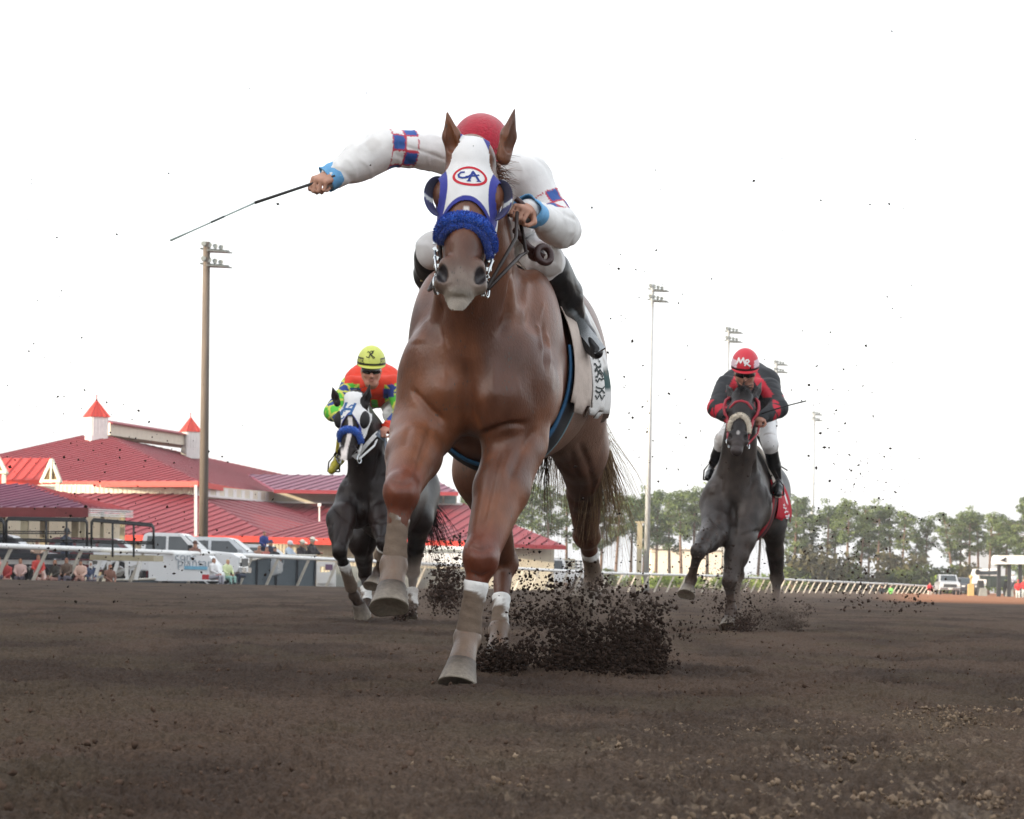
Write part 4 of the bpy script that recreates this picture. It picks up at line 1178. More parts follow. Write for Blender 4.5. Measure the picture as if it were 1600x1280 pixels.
grey = dict(mat=DARK_MAT, strokes=restroke((742, 610), (1152, 806), .455, 1.0), name='horse', label='dark grey racehorse in a red bridle and sheepskin noseband galloping on the right', group='galloping racehorses',
    origin=Vector((W(1160, 600, 26.4).x, 26.4, 0)), yaw=math.radians(11), dz=-.08, wide=.93, blade=.14, bladez=1.18, bladeh=.27,
    poll=W(1161, 605, 25.75), chin=W(1150, 704, 25.30), hs=1.0, nbend=Vector((0, 0, .0)), lat=Vector((.99, -.1, 0)),
    ears=[(W(1144, 622, 25.8), W(1135, 600, 25.95), Vector((-.7, -.7, .2))), (W(1180, 622, 25.8), W(1190, 596, 25.95), Vector((.7, -.7, .2)))],
    legs={'FL': P3((1118, 832, 25.8), (1091, 862, 25.4), (1080, 905, 25.6), (1076, 918, 25.58), (1072, 934, 25.52)),
          'FR': P3((1158, 842, 25.85), (1140, 908, 25.7), (1142, 952, 25.75), (1140, 967, 25.7), (1137, 985, 25.64)),
          'HL': P3((1150, 832, 27.0), (1152, 898, 27.6), (1150, 945, 27.5), (1150, 958, 27.45), (1149, 972, 27.4)),
          'HR': P3((1208, 815, 27.0), (1214, 902, 27.5), (1212, 946, 27.45), (1211, 960, 27.4), (1210, 976, 27.34))},
    toes={k: Vector((-.15, -1, 0)) for k in ('FL', 'FR', 'HL', 'HR')}, h=.013, hh=.0075, color=col_grey, thick=.98)
HG = make_horse(grey)

# ---- tack of the bay
def bay_keep(P):
    x, y, z = head_local(HB, P); k = (y > .0) & (y < .36) & (z > -.18)
    k &= ~((y > .20 + 2.4 * np.abs(x) ** 1.25) & (np.abs(x) < .07) & (z > -.115))
    for s in (-1, 1): k &= ~(((x - .098 * s) ** 2 / .034 ** 2 + (y - .075) ** 2 / .05 ** 2) < 1)
    for b_, t_, f_ in HB.cfg['ears']: k &= seg_dist(P, b_, t_)[0] > .046
    return k
def bay_hoodcol(V):
    x, y, z = head_local(HB, V); C = np.tile(np.array((.80, .80, .80)), (len(V), 1))
    w = smooth01(.018, .014, (.20 + 2.4 * np.abs(x) ** 1.25) - y) * (np.abs(x) < .085) * (z > -.12)
    return mixc(C, rgb(54, 60, 150), w)
hoodB, hoodB_bvh = hood_mesh(HB, 'blinker_hood', .006, .007, bay_keep, bay_hoodcol, fab)
text_on('hood_letter', 'H', .155, W(540.5, 640, 25.6), Vector((1, 0, -.08)), Vector((.12, 0, 1)), hoodB_bvh, .006, material('emblem_steel_blue', rgb(62, 104, 158), .8), hoodB, .28, .003, .03)
mb = MB()
for pts in ([(528, 640), (530, 636), (534, 634), (538, 636), (537, 641)], [(529, 650), (534, 652), (537, 649)], [(543, 634), (548, 630), (552, 631)]):
    V, F = ribbon([W(x, y, 25.6) for x, y in pts], .012, hoodB_bvh, -HB.hz, .006, .012); mb.add(V, F)
mb.build('hood_letter', material('emblem_steel_blue'), hoodB)
meshcup = material('mesh_cup', rgb(24, 22, 24), .7, nscale=300, namt=.5)
for s in (-1, 1):
    M = Matrix((HB.hx, HB.hy, HB.hz)).transposed(); mb = MB()
    mb.ball(HB.Hd(.098 * s, .215, -.062), (.048, .078, .056), M, 20); mb.build('eye_cup', meshcup, HB.root, True)
rollB = [HB.Hd(x, y, z) for x, y, z in ((-.082, .385, -.10), (-.078, .355, -.05), (-.055, .338, -.012), (0, .328, .008), (.055, .338, -.010), (.080, .362, -.05), (.088, .405, -.09))]
fluffy('noseband', rollB, .028, material('blue_fleece'), HB.root, 7, col=rgb(40, 88, 178), hair=900, hl=.012, hr=.003)
def tack(H, rein_to, strapm, cheek=.088, w=.010):
    for s in (-1, 1):
        mb = MB(); mb.tube([H.Hd(s * .086, .02, -.13), H.Hd(s * .104, .12, -.13), H.Hd(s * .106, .25, -.13), H.Hd(s * .085, .40, -.12), H.Hd(s * .070, .53, -.11)], w, 6)
        mb.build('cheek_strap', strapm, H.root, True)
        mb = MB(); mb.torus(H.Hd(s * .082, .535, -.11), .034, .006, H.hx + H.hz * .3); mb.build('bit_ring', steel, H.root, True)
    mb = MB()
    for s, to in zip((-1, 1), rein_to): mb.tube([H.Hd(s * .082, .535, -.11), H.Hd(s * .082, .535, -.11).lerp(to, .5) + Vector((.03 * s, 0, -.02)), to], w * .9, 6)
    mb.build('reins', strapm, H.root, True)
tack(HB, (W(560, 668, 26.0), W(597, 668, 26.0)), whitestrap)
mb = MB()
V, F = ribbon([W(x, y, 25.9) for x, y in ((556, 718), (570, 700), (585, 683), (592, 676))], .032, HB.bvh, (0, 1, 0), .02, .03); mb.add(V, F)
mb.build('breast_strap', whitestrap, HB.root)
mb = MB()
V, F = ribbon([W(x, y, 25.9) for x, y in ((590, 676), (604, 686), (622, 697), (640, 702))], .055, HB.bvh, (0, 1, 0), .02, .03); mb.add(V, F)
mb.build('yoke', material('yoke_cloth', rgb(120, 132, 146), .8, nscale=14, namt=.4), HB.root)
for key, t0, t1, r, dr in (('FL', .25, .85, .050, .9), ('FR', .1, .5, .056, .3), ('HL', .5, 1.0, .05, .3), ('HR', .6, 1.15, .052, .35)):
    leg_wrap(HB, key, t0, t1, r, wrapm, dirt=dr, seed=ord(key[0]) + ord(key[1]) + 3)
hair_strands('tail', [HB.L(-1.42, .0, 1.34), HB.L(-1.46, .02, 1.26)], 160, (.30, .6, -.35), .8, .14, .006, hairm, HB.root, (rgb(24, 20, 20), rgb(48, 40, 38)), 12, .9, 7, .06)
hair_strands('mane', [HB.Hd(.0, -.02, -.05), HB.Hd(.05, .05, -.14)], 90, (.5, .4, .3), .12, .35, .004, hairm, HB.root, (rgb(24, 20, 20), rgb(48, 40, 38)), 13, .9)

# ---- tack of the grey
redstrap = material('red_bridle', rgb(150, 30, 46), .5, nscale=40, namt=.15)
tack(HG, (W(1148, 655, 26.0), W(1188, 652, 26.0)), redstrap)
mb = MB()
mb.tube([HG.Hd(x, y, z) for x, y, z in ((-.11, .235, -.10), (-.085, .205, -.03), (-.05, .175, .0), (0, .165, .008), (.05, .175, .0), (.085, .205, -.03), (.11, .235, -.10))], .012, 6); mb.build('browband', redstrap, HG.root, True)
for s in (-1, 1):
    mb = MB(); mb.tube([HG.Hd(s * .105, .04, -.09), HG.Hd(s * .135, .09, -.075), HG.Hd(s * .145, .17, -.07), HG.Hd(s * .13, .235, -.08), HG.Hd(s * .105, .26, -.10), HG.Hd(s * .10, .34, -.07), HG.Hd(s * .09, .42, -.09)], .013, 6)
    mb.build('blinker_frame', redstrap, HG.root, True)
rollG = [HG.Hd(x, y, z) for x, y, z in ((-.080, .42, -.09), (-.074, .37, -.05), (-.05, .335, -.012), (0, .318, .004), (.05, .335, -.012), (.074, .37, -.05), (.080, .43, -.09))]
fluffy('noseband', rollG, .022, material('cream_fleece', vc=True, rough=.95, sheen=.4), HG.root, 8, col=rgb(204, 194, 178), hair=900, hl=.012, hr=.003)
redcloth = material('red_cloth', vc=True, rough=.8, nscale=16, namt=.1, bump=.3, bscale=25)
def redcol(P, uv):
    C = np.tile(np.array(rgb(176, 22, 42)), (len(P), 1)); a, s = uv[:, 0], uv[:, 1]
    C[(a > .80) & (a < .88) & (s > .2) & (s < .8)] = (.75, .75, .76); return C
clG = drape(HG, 'saddle_cloth', -.32, -.78, lambda a, s: 1.05 + .02 * math.sin(a * 30), redcloth, HG.root, .012, 30, 50, redcol, .02)
clG_b = bvh_of([v.co for v in clG.data.vertices], [tuple(p.vertices) for p in clG.data.polygons])
V, F = [], []
rg = random.Random(9)
for k in range(5):
    b = HG.L(-.56, .4, 1.16 - .03 * k); v, f = ribbon([b + HG.f * (.03 - .015 * j) + HG.up * rg.uniform(-.012, .012) for j in range(5)], .010, clG_b, -HG.l, .008, .012)
    F += [[i + len(V) for i in q] for q in f]; V += v
link('cloth_print', np_mesh('cloth_print', V, F), material('white_print', (.75, .72, .74), .9), clG)
drape(HG, 'saddle_pad', -.12, -.32, lambda a, s: 1.22, material('pad_cloth'), HG.root, .024, 12, 30, lambda P, uv: np.tile(np.array(rgb(206, 196, 184)), (len(P), 1)), .02)
girth(HG, 'girth', -.12, -.30, navy, .014, 8, 60, (1.0, 2 * math.pi - 1.0), color=lambda u: rgb(150, 26, 40) if u < .3 or u > .72 else rgb(34, 26, 28))
hair_strands('tail', [HG.L(-1.42, .0, 1.36), HG.L(-1.46, .02, 1.28)], 150, (.1, .8, -.35), .8, .12, .006, hairm, HG.root, (rgb(30, 28, 28), rgb(60, 56, 54)), 14, .9, 7, .05)
hair_strands('forelock', [HG.Hd(-.03, .0, -.03), HG.Hd(.03, .0, -.03)], 120, (0, -.5, .2), .16, .3, .004, hairm, HG.root, (rgb(30, 27, 28), rgb(48, 44, 44)), 15, 1.1)

# ---- rider of the bay
JB = dict(zip(('head', 'neck', 'sL', 'sR', 'pelvis'), P3((580, 578, 26.15), (582, 606, 26.42), (548, 604, 26.4), (617, 602, 26.4), (593, 612, 27.1))))
JB.update(dict(zip(('eL', 'wL', 'eR', 'wR'), P3((520, 645, 26.2), (562, 668, 25.95), (630, 645, 26.2), (606, 668, 25.95)))))
JB.update(dict(zip(('hL', 'kL', 'aL', 'tL'), P3((572, 622, 27.05), (545, 655, 26.45), (530, 718, 26.85), (518, 736, 26.65)))))
JB.update(dict(zip(('hR', 'kR', 'aR', 'tR'), P3((612, 622, 27.05), (612, 648, 26.35), (640, 705, 26.85), (650, 720, 26.65)))))
def lattice(V, a, b, n1, n2, c1, c2, c3, lw=.11, ref=(0, 1, 0)):
    t, an, r = limb_uv(V, a, b, ref); A = (an / (2 * math.pi) + .5) * n2; T = t * n1
    u, w = T + A, T - A; fu, fw = u % 1, w % 1
    D = np.where((np.floor(u) % 2 == 0)[:, None], np.array(c1), np.array(c2))
    ln = (np.minimum(fu, 1 - fu) < lw) | (np.minimum(fw, 1 - fw) < lw)
    return np.where(ln[:, None], np.array(c3), D)
def arm_zone(V, J, k, x0=.03):
    d1, t1 = seg_dist(V, J['s' + k], J['e' + k]); d2, t2 = seg_dist(V, J['e' + k], J['w' + k])
    sx = -1 if k == 'L' else 1
    return (np.minimum(d1, d2) < .115) & ((V[:, 0] - J['s' + k].x) * sx > -x0), d2 < d1
def silksB(V, J):
    red = rgb(226, 62, 36); C = np.tile(np.array(red), (len(V), 1)); gr, bl, ye = rgb(92, 196, 62), rgb(44, 66, 140), rgb(214, 216, 92)
    cx = J['neck'].x; zz = V[:, 2]
    band = np.abs(zz - (J['sL'].z - .055)) < .035; C[band & (np.abs(V[:, 0] - cx) > .09)] = bl
    front = (np.abs(V[:, 0] - cx - .015) < .03) & (zz < J['neck'].z - .10); C[front] = gr
    dz_ = J['sL'].z - zz; tor = (np.abs(V[:, 0] - cx) > .105) & (dz_ > -.02) & (dz_ < .30) & ~band
    uu, vv = (V[:, 0] - cx) * 9 + zz * 7, (V[:, 0] - cx) * 9 - zz * 7; D = np.where((np.floor(uu) % 2 == 0)[:, None], np.array(gr), np.array(bl)); ln = (np.minimum(uu % 1, 1 - uu % 1) < .10) | (np.minimum(vv % 1, 1 - vv % 1) < .10)
    D = np.where(ln[:, None], np.array(ye), D); C[tor] = D[tor]
    for k in 'LR':
        m, fo = arm_zone(V, J, k, .0)
        sx = -1 if k == 'L' else 1
        m2 = m & ((zz < J['s' + k].z + .01) | ((V[:, 0] - J['s' + k].x) * sx > .05))
        D1 = lattice(V, J['s' + k], J['e' + k], 3.2, 3, gr, bl, ye); D2 = lattice(V, J['e' + k], J['w' + k], 3, 3, gr, bl, ye)
        D = np.where(fo[:, None], D2, D1); C[m2] = D[m2]
    return C
cB = dict(hump=((W(582, 590, 26.75), .17), (W(560, 596, 26.6), .12), (W(604, 595, 26.6), .12)), h=.0105, J=JB, face=(.08, -.95, -.22), label='jockey in orange, green and blue diamond silks and a yellow helmet, riding the dark bay', group='jockeys on the galloping horses',
          handL=(Vector((.4, -.6, -.3)), (0, -.4, .9), 1), handR=(Vector((-.35, -.6, -.3)), (0, -.4, .9), -1), jersey=silksB, breeches=lambda V, J: mixc(np.tile(np.array((.70, .70, .70)), (len(V), 1)), rgb(120, 116, 116), smooth01(.5, .66, fbm(V, 14, 6, 3)) * .6),
          sleeve=(.084, .074, .05), skin=rgb(196, 140, 120), hair=rgb(44, 30, 26), bootline=.3, fold=.016, stubble=.15, bootmat=material('boot_yellow', rgb(170, 158, 40), .5, nscale=18, namt=.3))
RB = make_person(cB)
yh = material('helmet_cloth', vc=True, rough=.45, nscale=60, namt=.03)
def helB(a, b, d):
    if d < .012: return rgb(34, 34, 26) if d > -.004 else rgb(206, 206, 96)
    if d < .052 and abs(a) > .066:
        return rgb(40, 42, 30) if (abs(d - .048) < .007 or abs(abs(a) - .07) < .004 or (int(d * 160) + int(b * 90)) % 3 == 0) else rgb(196, 202, 100)
    return rgb(208, 216, 104)
hB, hB_b, hcB = helmet(cB, 'helmet', helB, yh, (.116, .134, .142), .058, True, rgb(206, 210, 104), 72, 40)
xB, fB, uB = cB['frame']
def helmet_stroke(ob, bv, D, pts, w, mat, off=.009):
    V, F = ribbon([W(x, y, D) for x, y in pts], w, bv, (0, 1, 0), off, .006); link('helmet_letter', np_mesh('helmet_letter', V, F), mat, ob)
inkm = material('ink_black', rgb(24, 24, 22), .7)
for pts in ([(576, 557.5), (577, 552), (577.6, 547.5), (580.5, 546.5), (582.2, 549), (580, 552), (577.5, 552.5), (581, 554.5), (585, 557.5)], [(572.5, 549), (575, 547.5), (578, 552), (581.5, 558), (584, 559)], [(571, 556), (575, 557), (579, 551), (583.5, 546)]):
    helmet_stroke(hB, hB_b, 25.9, pts, .0062, inkm)
goggles(cB); cuff(cB, 'R', .05, .052, .07, None, material('cuff_orange', rgb(226, 70, 44), .6, nscale=30, namt=.08), .05)
cuff(cB, 'L', .05, .052, .07, None, material('cuff_orange'), .05)
# ---- rider of the grey
JG = dict(zip(('head', 'neck', 'sL', 'sR', 'pelvis'), P3((1164, 582, 26.05), (1168, 608, 26.4), (1134, 603, 26.4), (1203, 608, 26.4), (1178, 650, 26.95))))
JG.update(dict(zip(('eL', 'wL', 'eR', 'wR'), P3((1121, 638, 26.15), (1143, 655, 25.95), (1216, 638, 26.15), (1190, 654, 25.95)))))
JG.update(dict(zip(('hL', 'kL', 'aL', 'tL'), P3((1152, 660, 26.9), (1130, 688, 26.4), (1114, 735, 26.7), (1106, 747, 26.45)))))
JG.update(dict(zip(('hR', 'kR', 'aR', 'tR'), P3((1195, 662, 26.9), (1203, 694, 26.4), (1215, 755, 26.6), (1216, 772, 26.35)))))
def silksG(V, J):
    bk, rd = rgb(36, 38, 42), rgb(190, 34, 54); C = np.tile(np.array(bk), (len(V), 1))
    for k in 'LR':
        sx = -1 if k == 'L' else 1; o = (V[:, 0] - J['neck'].x) * sx
        st = (np.abs(o - (.10 + (J['neck'].z + .05 - V[:, 2]) * .55)) < .045) & (V[:, 2] > J['e' + k].z + .09); C[st] = rd
        m, fo = arm_zone(V, J, k, .0); m &= V[:, 2] < J['s' + k].z - .06
        D1 = lattice(V, J['s' + k], J['e' + k], 2.4, 2, rd, bk, bk, .10); D2 = lattice(V, J['e' + k], J['w' + k], 2.6, 2, rd, bk, bk, .10)
        D = np.where(fo[:, None], D2, D1); C[m] = D[m]
    return C
cG = dict(hump=((W(1172, 596, 26.75), .18), (W(1148, 600, 26.6), .12), (W(1196, 600, 26.6), .13)), h=.0105, J=JG, face=(-.05, -.92, -.34), label='jockey in black silks with red diamonds and a red helmet, riding the dark grey', group='jockeys on the galloping horses',
          handL=(Vector((.3, -.7, -.2)), (0, -.4, .9), 1), handR=(Vector((-.3, -.7, -.2)), (0, -.4, .9), -1), jersey=silksG, breeches=breechA,
          sleeve=(.086, .082, .052), skin=rgb(172, 124, 104), hair=rgb(30, 24, 22), bootline=.2, fold=.016, stubble=.45)
RG = make_person(cG)
def helG(a, b, d):
    if d < .006: return rgb(40, 22, 24) if d > -.012 else rgb(190, 34, 50)
    if .008 < d < .066 and abs(a) > .070:
        return rgb(226, 204, 212) if (int((d + .1) * 260) + int((b + .3) * 130)) % 4 else rgb(196, 150, 166)
    return rgb(204, 44, 60)
hG, hG_b, hcG = helmet(cG, 'helmet', helG, yh, (.114, .132, .142), .058, True, rgb(196, 38, 54), 72, 40)
xG, fG, uG = cG['frame']
wl = material('white_lettering', (.8, .78, .78), .7)
for pts in ([(1151, 566), (1152.5, 567), (1154.5, 563), (1156, 557.5), (1158.5, 566), (1163, 557.5), (1163.8, 563), (1165, 567.5)], [(1165.3, 571), (1166.5, 566), (1167, 561.5), (1170.5, 561), (1172, 563.5), (1169.5, 566), (1167, 566.3), (1170.5, 569), (1174.5, 571.5)]):
    helmet_stroke(hG, hG_b, 25.8, pts, .0125, wl)
goggles(cG)
mb = MB(); mb.tube([W(1176, 651, 25.95), W(1200, 643, 25.9), W(1230, 634, 25.88), W(1260, 626.5, 25.85)], [.008, .007, .006, .006], 6); mb.bar(W(1253, 628.5, 25.86), W(1252, 624.5, 25.86), .008)
tag(mb.build('whip', material('whip_black', rgb(30, 30, 32), .5, nscale=40, namt=.2), None, True), 'short black riding whip held sideways by the jockey in black and red', 'whip')
mb = MB(); mb.tube([W(1140, 651, 26.0), W(1127, 651, 25.9)], .012, 6); mb.build('rein_grip', material('whip_black'), HG.root)
for (A_, T_, H_) in ((JG['aL'], JG['tL'], HG), (JG['aR'], JG['tR'], HG), (JB['aL'], JB['tL'], HB), (JB['aR'], JB['tR'], HB)):
    c = A_.lerp(T_, .7) + Vector((0, 0, -.035)); mb = MB()
    mb.box(c, (.10, .04, .012)); mb.tube([c + Vector((-.05, 0, 0)), c + Vector((-.045, .02, .08)), c + Vector((0, .03, .14)), c + Vector((.045, .02, .08)), c + Vector((.05, 0, 0))], .007, 6)
    mb.tube([c + Vector((0, .03, .14)), c + Vector(((H_.root.location.x - c.x) * .55, .12, .5))], .010, 6); mb.build('stirrup', leather, H_.root, True)
mb = MB(); mb.tube([JG['aR'] + Vector((0, 0, .16)), W(1222, 730, 26.5), W(1230, 735, 26.4)], .006, 6); mb.build('strap_end', leather, HG.root)
# ------------------------------------------------------------------ the track
def build_ground():
    s_in = np.linspace(-1.12, 1.12, 760); s_out = np.array([1.3, 1.8, 3, 6, 14, 40])
    s = np.concatenate([-s_out[::-1], s_in, s_out])
    Y = [-160., -40., -8., 0., 2.5, 3.6]; y = 4.4
    while y < 60: Y.append(y); y *= 1.0028
    while y < 260: Y.append(y); y *= 1.012
    Y += [300, 380, 520, 800, 1300, 2200, 4500]; Y = np.array(Y)
    half = .1635 * np.maximum(Y, 4.4)
    X = s[None] * half[:, None]; YY = np.repeat(Y[:, None], len(s), 1)
    P = np.stack([X, YY, np.zeros_like(X)], -1)
    near = smooth01(90, 25, YY) * (YY > 3)
    n1 = fbm(P, 1.1, 1, 2) - .5; n2 = fbm(P, 7, 3, 3) - .5; n3 = fbm(P * [1, .8, 1], 44, 5, 3)
    n4 = fbm(P * [1, .7, 1], 95, 25, 3) - .5
    clod = smooth01(.50, .74, n3) * smooth01(.35, .6, fbm(P, 6, 29, 2))
    holes = smooth01(.62, .75, fbm(P, 2.4, 15, 2))                        # hoof-churned hollows
    rake = np.sin((X - .27 * YY) * 42 + 2.2 * n1) * smooth01(.2, 1.0, s[None] + 0 * X + (6 - YY) * .08)      # harrow ridges running up the track
    Z = gz(X, YY) + near * (.030 * n1 + .044 * n2 + .011 * clod + .026 * n4 - .022 * holes + .0075 * rake)
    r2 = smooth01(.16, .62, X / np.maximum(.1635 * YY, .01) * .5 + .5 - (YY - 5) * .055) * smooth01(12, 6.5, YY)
    V = np.stack([X, YY, Z], -1).reshape(-1, 3)
    n, m = X.shape; k = (np.arange(n - 1)[:, None] * m + np.arange(m - 1)[None]).ravel()
    F = np.stack([k, k + 1, k + m + 1, k + m], 1)
    base = mixc(np.array(rgb(86, 71, 60)), np.array(rgb(67, 55, 47)), smooth01(.35, .65, fbm(P * [1, .35, 1], 1.6, 7, 3)))
    base = mixc(base, rgb(83, 72, 58), smooth01(.5, .68, fbm(P * [1, .4, 1], 2.2, 11, 3)) * .5)
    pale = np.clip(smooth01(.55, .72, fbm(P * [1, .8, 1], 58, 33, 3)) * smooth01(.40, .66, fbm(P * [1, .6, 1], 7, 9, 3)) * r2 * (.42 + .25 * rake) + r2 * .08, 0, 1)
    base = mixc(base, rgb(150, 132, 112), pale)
    br = smooth01(.62, .72, fbm(P * [1, .5, 1], 3.4, 19, 3)) * smooth01(.8, 1.0, s[None] + 0 * X) * smooth01(7.5, 5.6, YY); base = mixc(base, rgb(176, 162, 146), br * .6)
    base = mixc(base, rgb(150, 104, 76), smooth01(78, 92, YY) * smooth01(.112, .135, X / np.maximum(YY, 1)))  # warm sunlit look of the far right strip, painted into the dirt colour
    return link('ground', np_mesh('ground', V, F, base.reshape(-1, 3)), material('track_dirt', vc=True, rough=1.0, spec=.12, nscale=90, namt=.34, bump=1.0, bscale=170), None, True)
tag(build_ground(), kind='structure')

OCT_V = np.array([(1, 0, 0), (-1, 0, 0), (0, 1, 0), (0, -1, 0), (0, 0, 1), (0, 0, -1)], float)
OCT_F = np.array([(0, 2, 4), (2, 1, 4), (1, 3, 4), (3, 0, 4), (2, 0, 5), (1, 2, 5), (3, 1, 5), (0, 3, 5)])
def crumbs(name, P, R, seed, mat, label, cols=None, sub=False):
    """P (n,3) centres, R (n,) sizes: irregular crumbs of earth as one mesh of loose bits"""
    g = np.random.default_rng(seed); n = len(P)
    v = np.repeat(OCT_V[None], n, 0)
    if sub:
        e = []; key = {}; F = []; vv = list(OCT_V)
        for f in OCT_F:
            mid = []
            for a, b in ((0, 1), (1, 2), (2, 0)):
                kk = tuple(sorted((f[a], f[b])))
                if kk not in key: q = (OCT_V[f[a]] + OCT_V[f[b]]); vv.append(q / np.linalg.norm(q)); key[kk] = len(vv) - 1
                mid.append(key[kk])
            F += [(f[0], mid[0], mid[2]), (mid[0], f[1], mid[1]), (mid[2], mid[1], f[2]), tuple(mid)]
        v = np.repeat(np.array(vv)[None], n, 0); fc = np.array(F)
    else: fc = OCT_F
    k = v.shape[1]
    v = v * g.uniform(.55, 1.35, (n, k, 1)) * g.uniform(.5, 1.3, (n, 1, 3))
    A = g.normal(size=(n, 3, 3)); Q, _ = np.linalg.qr(A); v = np.einsum('nij,nkj->nki', Q, v)
    V = (P[:, None] + v * R[:, None, None]).reshape(-1, 3)
    F = (fc[None] + (np.arange(n) * k)[:, None, None]).reshape(-1, 3)
    c = np.array(cols if cols is not None else rgb(62, 50, 44)); c = np.tile(c, (n, 1)) if c.ndim == 1 else c
    c = c * g.uniform(.7, 1.25, (n, 1)); C = np.repeat(c, k, 0)
    return tag(link(name, np_mesh(name, V, F, C), mat, None, sub), label, 'dirt', None, 'stuff')
clodm = material('loose_earth', vc=True, rough=1.0, spec=.1, nscale=90, namt=.2)
def Wn(px, py, D):
    u, v = (px - PX0) / FPX, (PY0 - py) / FPX
    return np.stack([D * (u * CR - v * SR), D + 0 * u, CAMZ + D * (u * SR + v * CR)], -1)
g = np.random.default_rng(3)
# clods lying on the track
n = 5200; D = 5.0 + 26 * g.random(n) ** 1.9; px = g.uniform(-60, 1660, n); X = (px - 800) / FPX * D
gP = np.stack([X, D, -.004 + g.uniform(-.006, .012, n)], -1); pr_ = smooth01(700, 1650, px + (8 - D) * 90) * smooth01(12, 7, D)
cols = mixc(np.tile(np.array(rgb(84, 68, 58)), (n, 1)), rgb(146, 128, 108), pr_ * g.random(n)); R = .0025 + .0075 * g.random(n) ** 3 + .0015 * (D > 12)
n2_ = 4200; D2 = 5.0 + 6.5 * g.random(n2_) ** 1.3; p2_ = 1660 - 1150 * g.random(n2_) ** 1.4 * smooth01(12.5, 5, D2); X2 = (p2_ - 800) / FPX * D2
kp = fbm(np.stack([X2, D2 * .6, 0 * X2], -1), 3.2, 9, 3) > .44; X2, D2 = X2[kp], D2[kp]; n2_ = len(X2)
gP = np.vstack([gP, np.stack([X2, D2, g.uniform(-.004, .008, n2_)], -1)]); R = np.concatenate([R, .002 + .0052 * g.random(n2_) ** 2])
cols = np.vstack([cols, mixc(np.tile(np.array(rgb(98, 82, 68)), (n2_, 1)), rgb(138, 121, 102), g.random(n2_))])
crumbs('dirt_clods', gP, R, 4, clodm, 'loose clods of earth lying on the churned track', cols, True)

def plume(cx, y0, y1, wx, D, n, pw=1.6, lean=0, dd=.35, fan=.6):
    """earth thrown up in spurts: jets leaving the hoof print at different angles and heights"""
    nj = max(5, n // 130); j = g.integers(0, nj, n); H = (.25 + .8 * g.random(nj) ** 1.8)[j]; A = g.normal(0, 1, nj)[j]; yj = (g.random(nj) * 16 - 12)[j]
    t = g.random(n) ** pw * H
    x = cx + lean * t + A * wx * (fan + (1 - fan) * t) + g.normal(0, 1, n) * wx * .28; y = y0 + yj + (y1 - y0) * t + g.normal(0, 5, n) * (t > .05)
    return Wn(x, np.minimum(y, y0 + yj + 3), D + g.normal(0, dd, n))
ps, rs = [], []
def addp(P, r0, r1, p=3.): ps.append(P); rs.append(r0 + (r1 - r0) * g.random(len(P)) ** p)
addp(plume(880, 1050, 935, 30, 13.75, 4600, 1.3), .0016, .015, 4); addp(plume(965, 1054, 925, 40, 13.9, 9000, 1.35), .0016, .015, 4)
addp(plume(1020, 1055, 940, 24, 13.9, 5200, 1.3), .0016, .015, 4); addp(plume(965, 1056, 975, 46, 13.8, 8500, 1.7), .002, .014, 4)
addp(plume(955, 1060, 1035, 85, 13.8, 900, 1.8), .0018, .012, 4); addp(plume(870, 985, 880, 55, 14.2, 3200, 1.0, -20), .0014, .011, 4); addp(plume(960, 960, 880, 70, 14.4, 700, 1.0, 10), .003, .014)
addp(plume(1070, 1000, 900, 60, 14.5, 260, 1.0, 60), .003, .010); addp(plume(880, 930, 850, 45, 14.5, 260, 1.0, 0), .003, .014)
crumbs('flying_dirt', np.vstack(ps), np.concatenate(rs), 5, clodm, 'dark burst of earth kicked up behind the chestnut horse', rgb(54, 43, 37), False)
ps, rs = [], []
addp(plume(790, 1052, 995, 26, 13.3, 4200, 1.3, 6, .12), .0016, .013, 4); addp(plume(770, 1053, 1012, 26, 13.3, 1500, 1.4, -8, .1), .002, .012, 4)
crumbs('flying_dirt', np.vstack(ps), np.concatenate(rs), 6, clodm, 'small heap of earth bursting round the planted hind hoof of the chestnut', rgb(54, 43, 37), False)
ps, rs = [], []
addp(plume(700, 960, 850, 36, 22, 2200, 1.0, 0, .6, .8), .002, .016, 4); addp(plume(690, 940, 880, 30, 22, 900, 1.0, 10), .004, .022)
addp(plume(625, 968, 948, 22, 25.5, 700, 1.8, 0, .2), .006, .02); addp(plume(730, 905, 840, 40, 22, 260, 1., 0), .005, .02)
crumbs('flying_dirt', np.vstack(ps), np.concatenate(rs), 7, clodm, 'spray of earth thrown up behind the dark bay horse', rgb(64, 52, 46), False)
ps, rs = [], []
addp(plume(1222, 984, 935, 24, 27.2, 4600, 1.3, 0, .3), .002, .016, 4); addp(plume(1150, 985, 950, 26, 25.5, 2000, 1.6, 0, .3), .002, .014, 4)
addp(plume(1180, 985, 880, 60, 26, 1300, 1.6, 0, .6), .003, .010); addp(plume(1120, 960, 830, 40, 24.5, 500, 1.1, -10, .6), .003, .014)
addp(plume(1320, 930, 650, 45, 20, 420, 1.0, 10, 2), .002, .010, 4); addp(plume(1350, 955, 880, 80, 20, 260, 1.0, 40, 2), .003, .016, 3)
crumbs('flying_dirt', np.vstack(ps), np.concatenate(rs), 8, clodm, 'spray of earth round the legs of the dark grey horse', rgb(64, 52, 46), False)
ps, rs = [], []
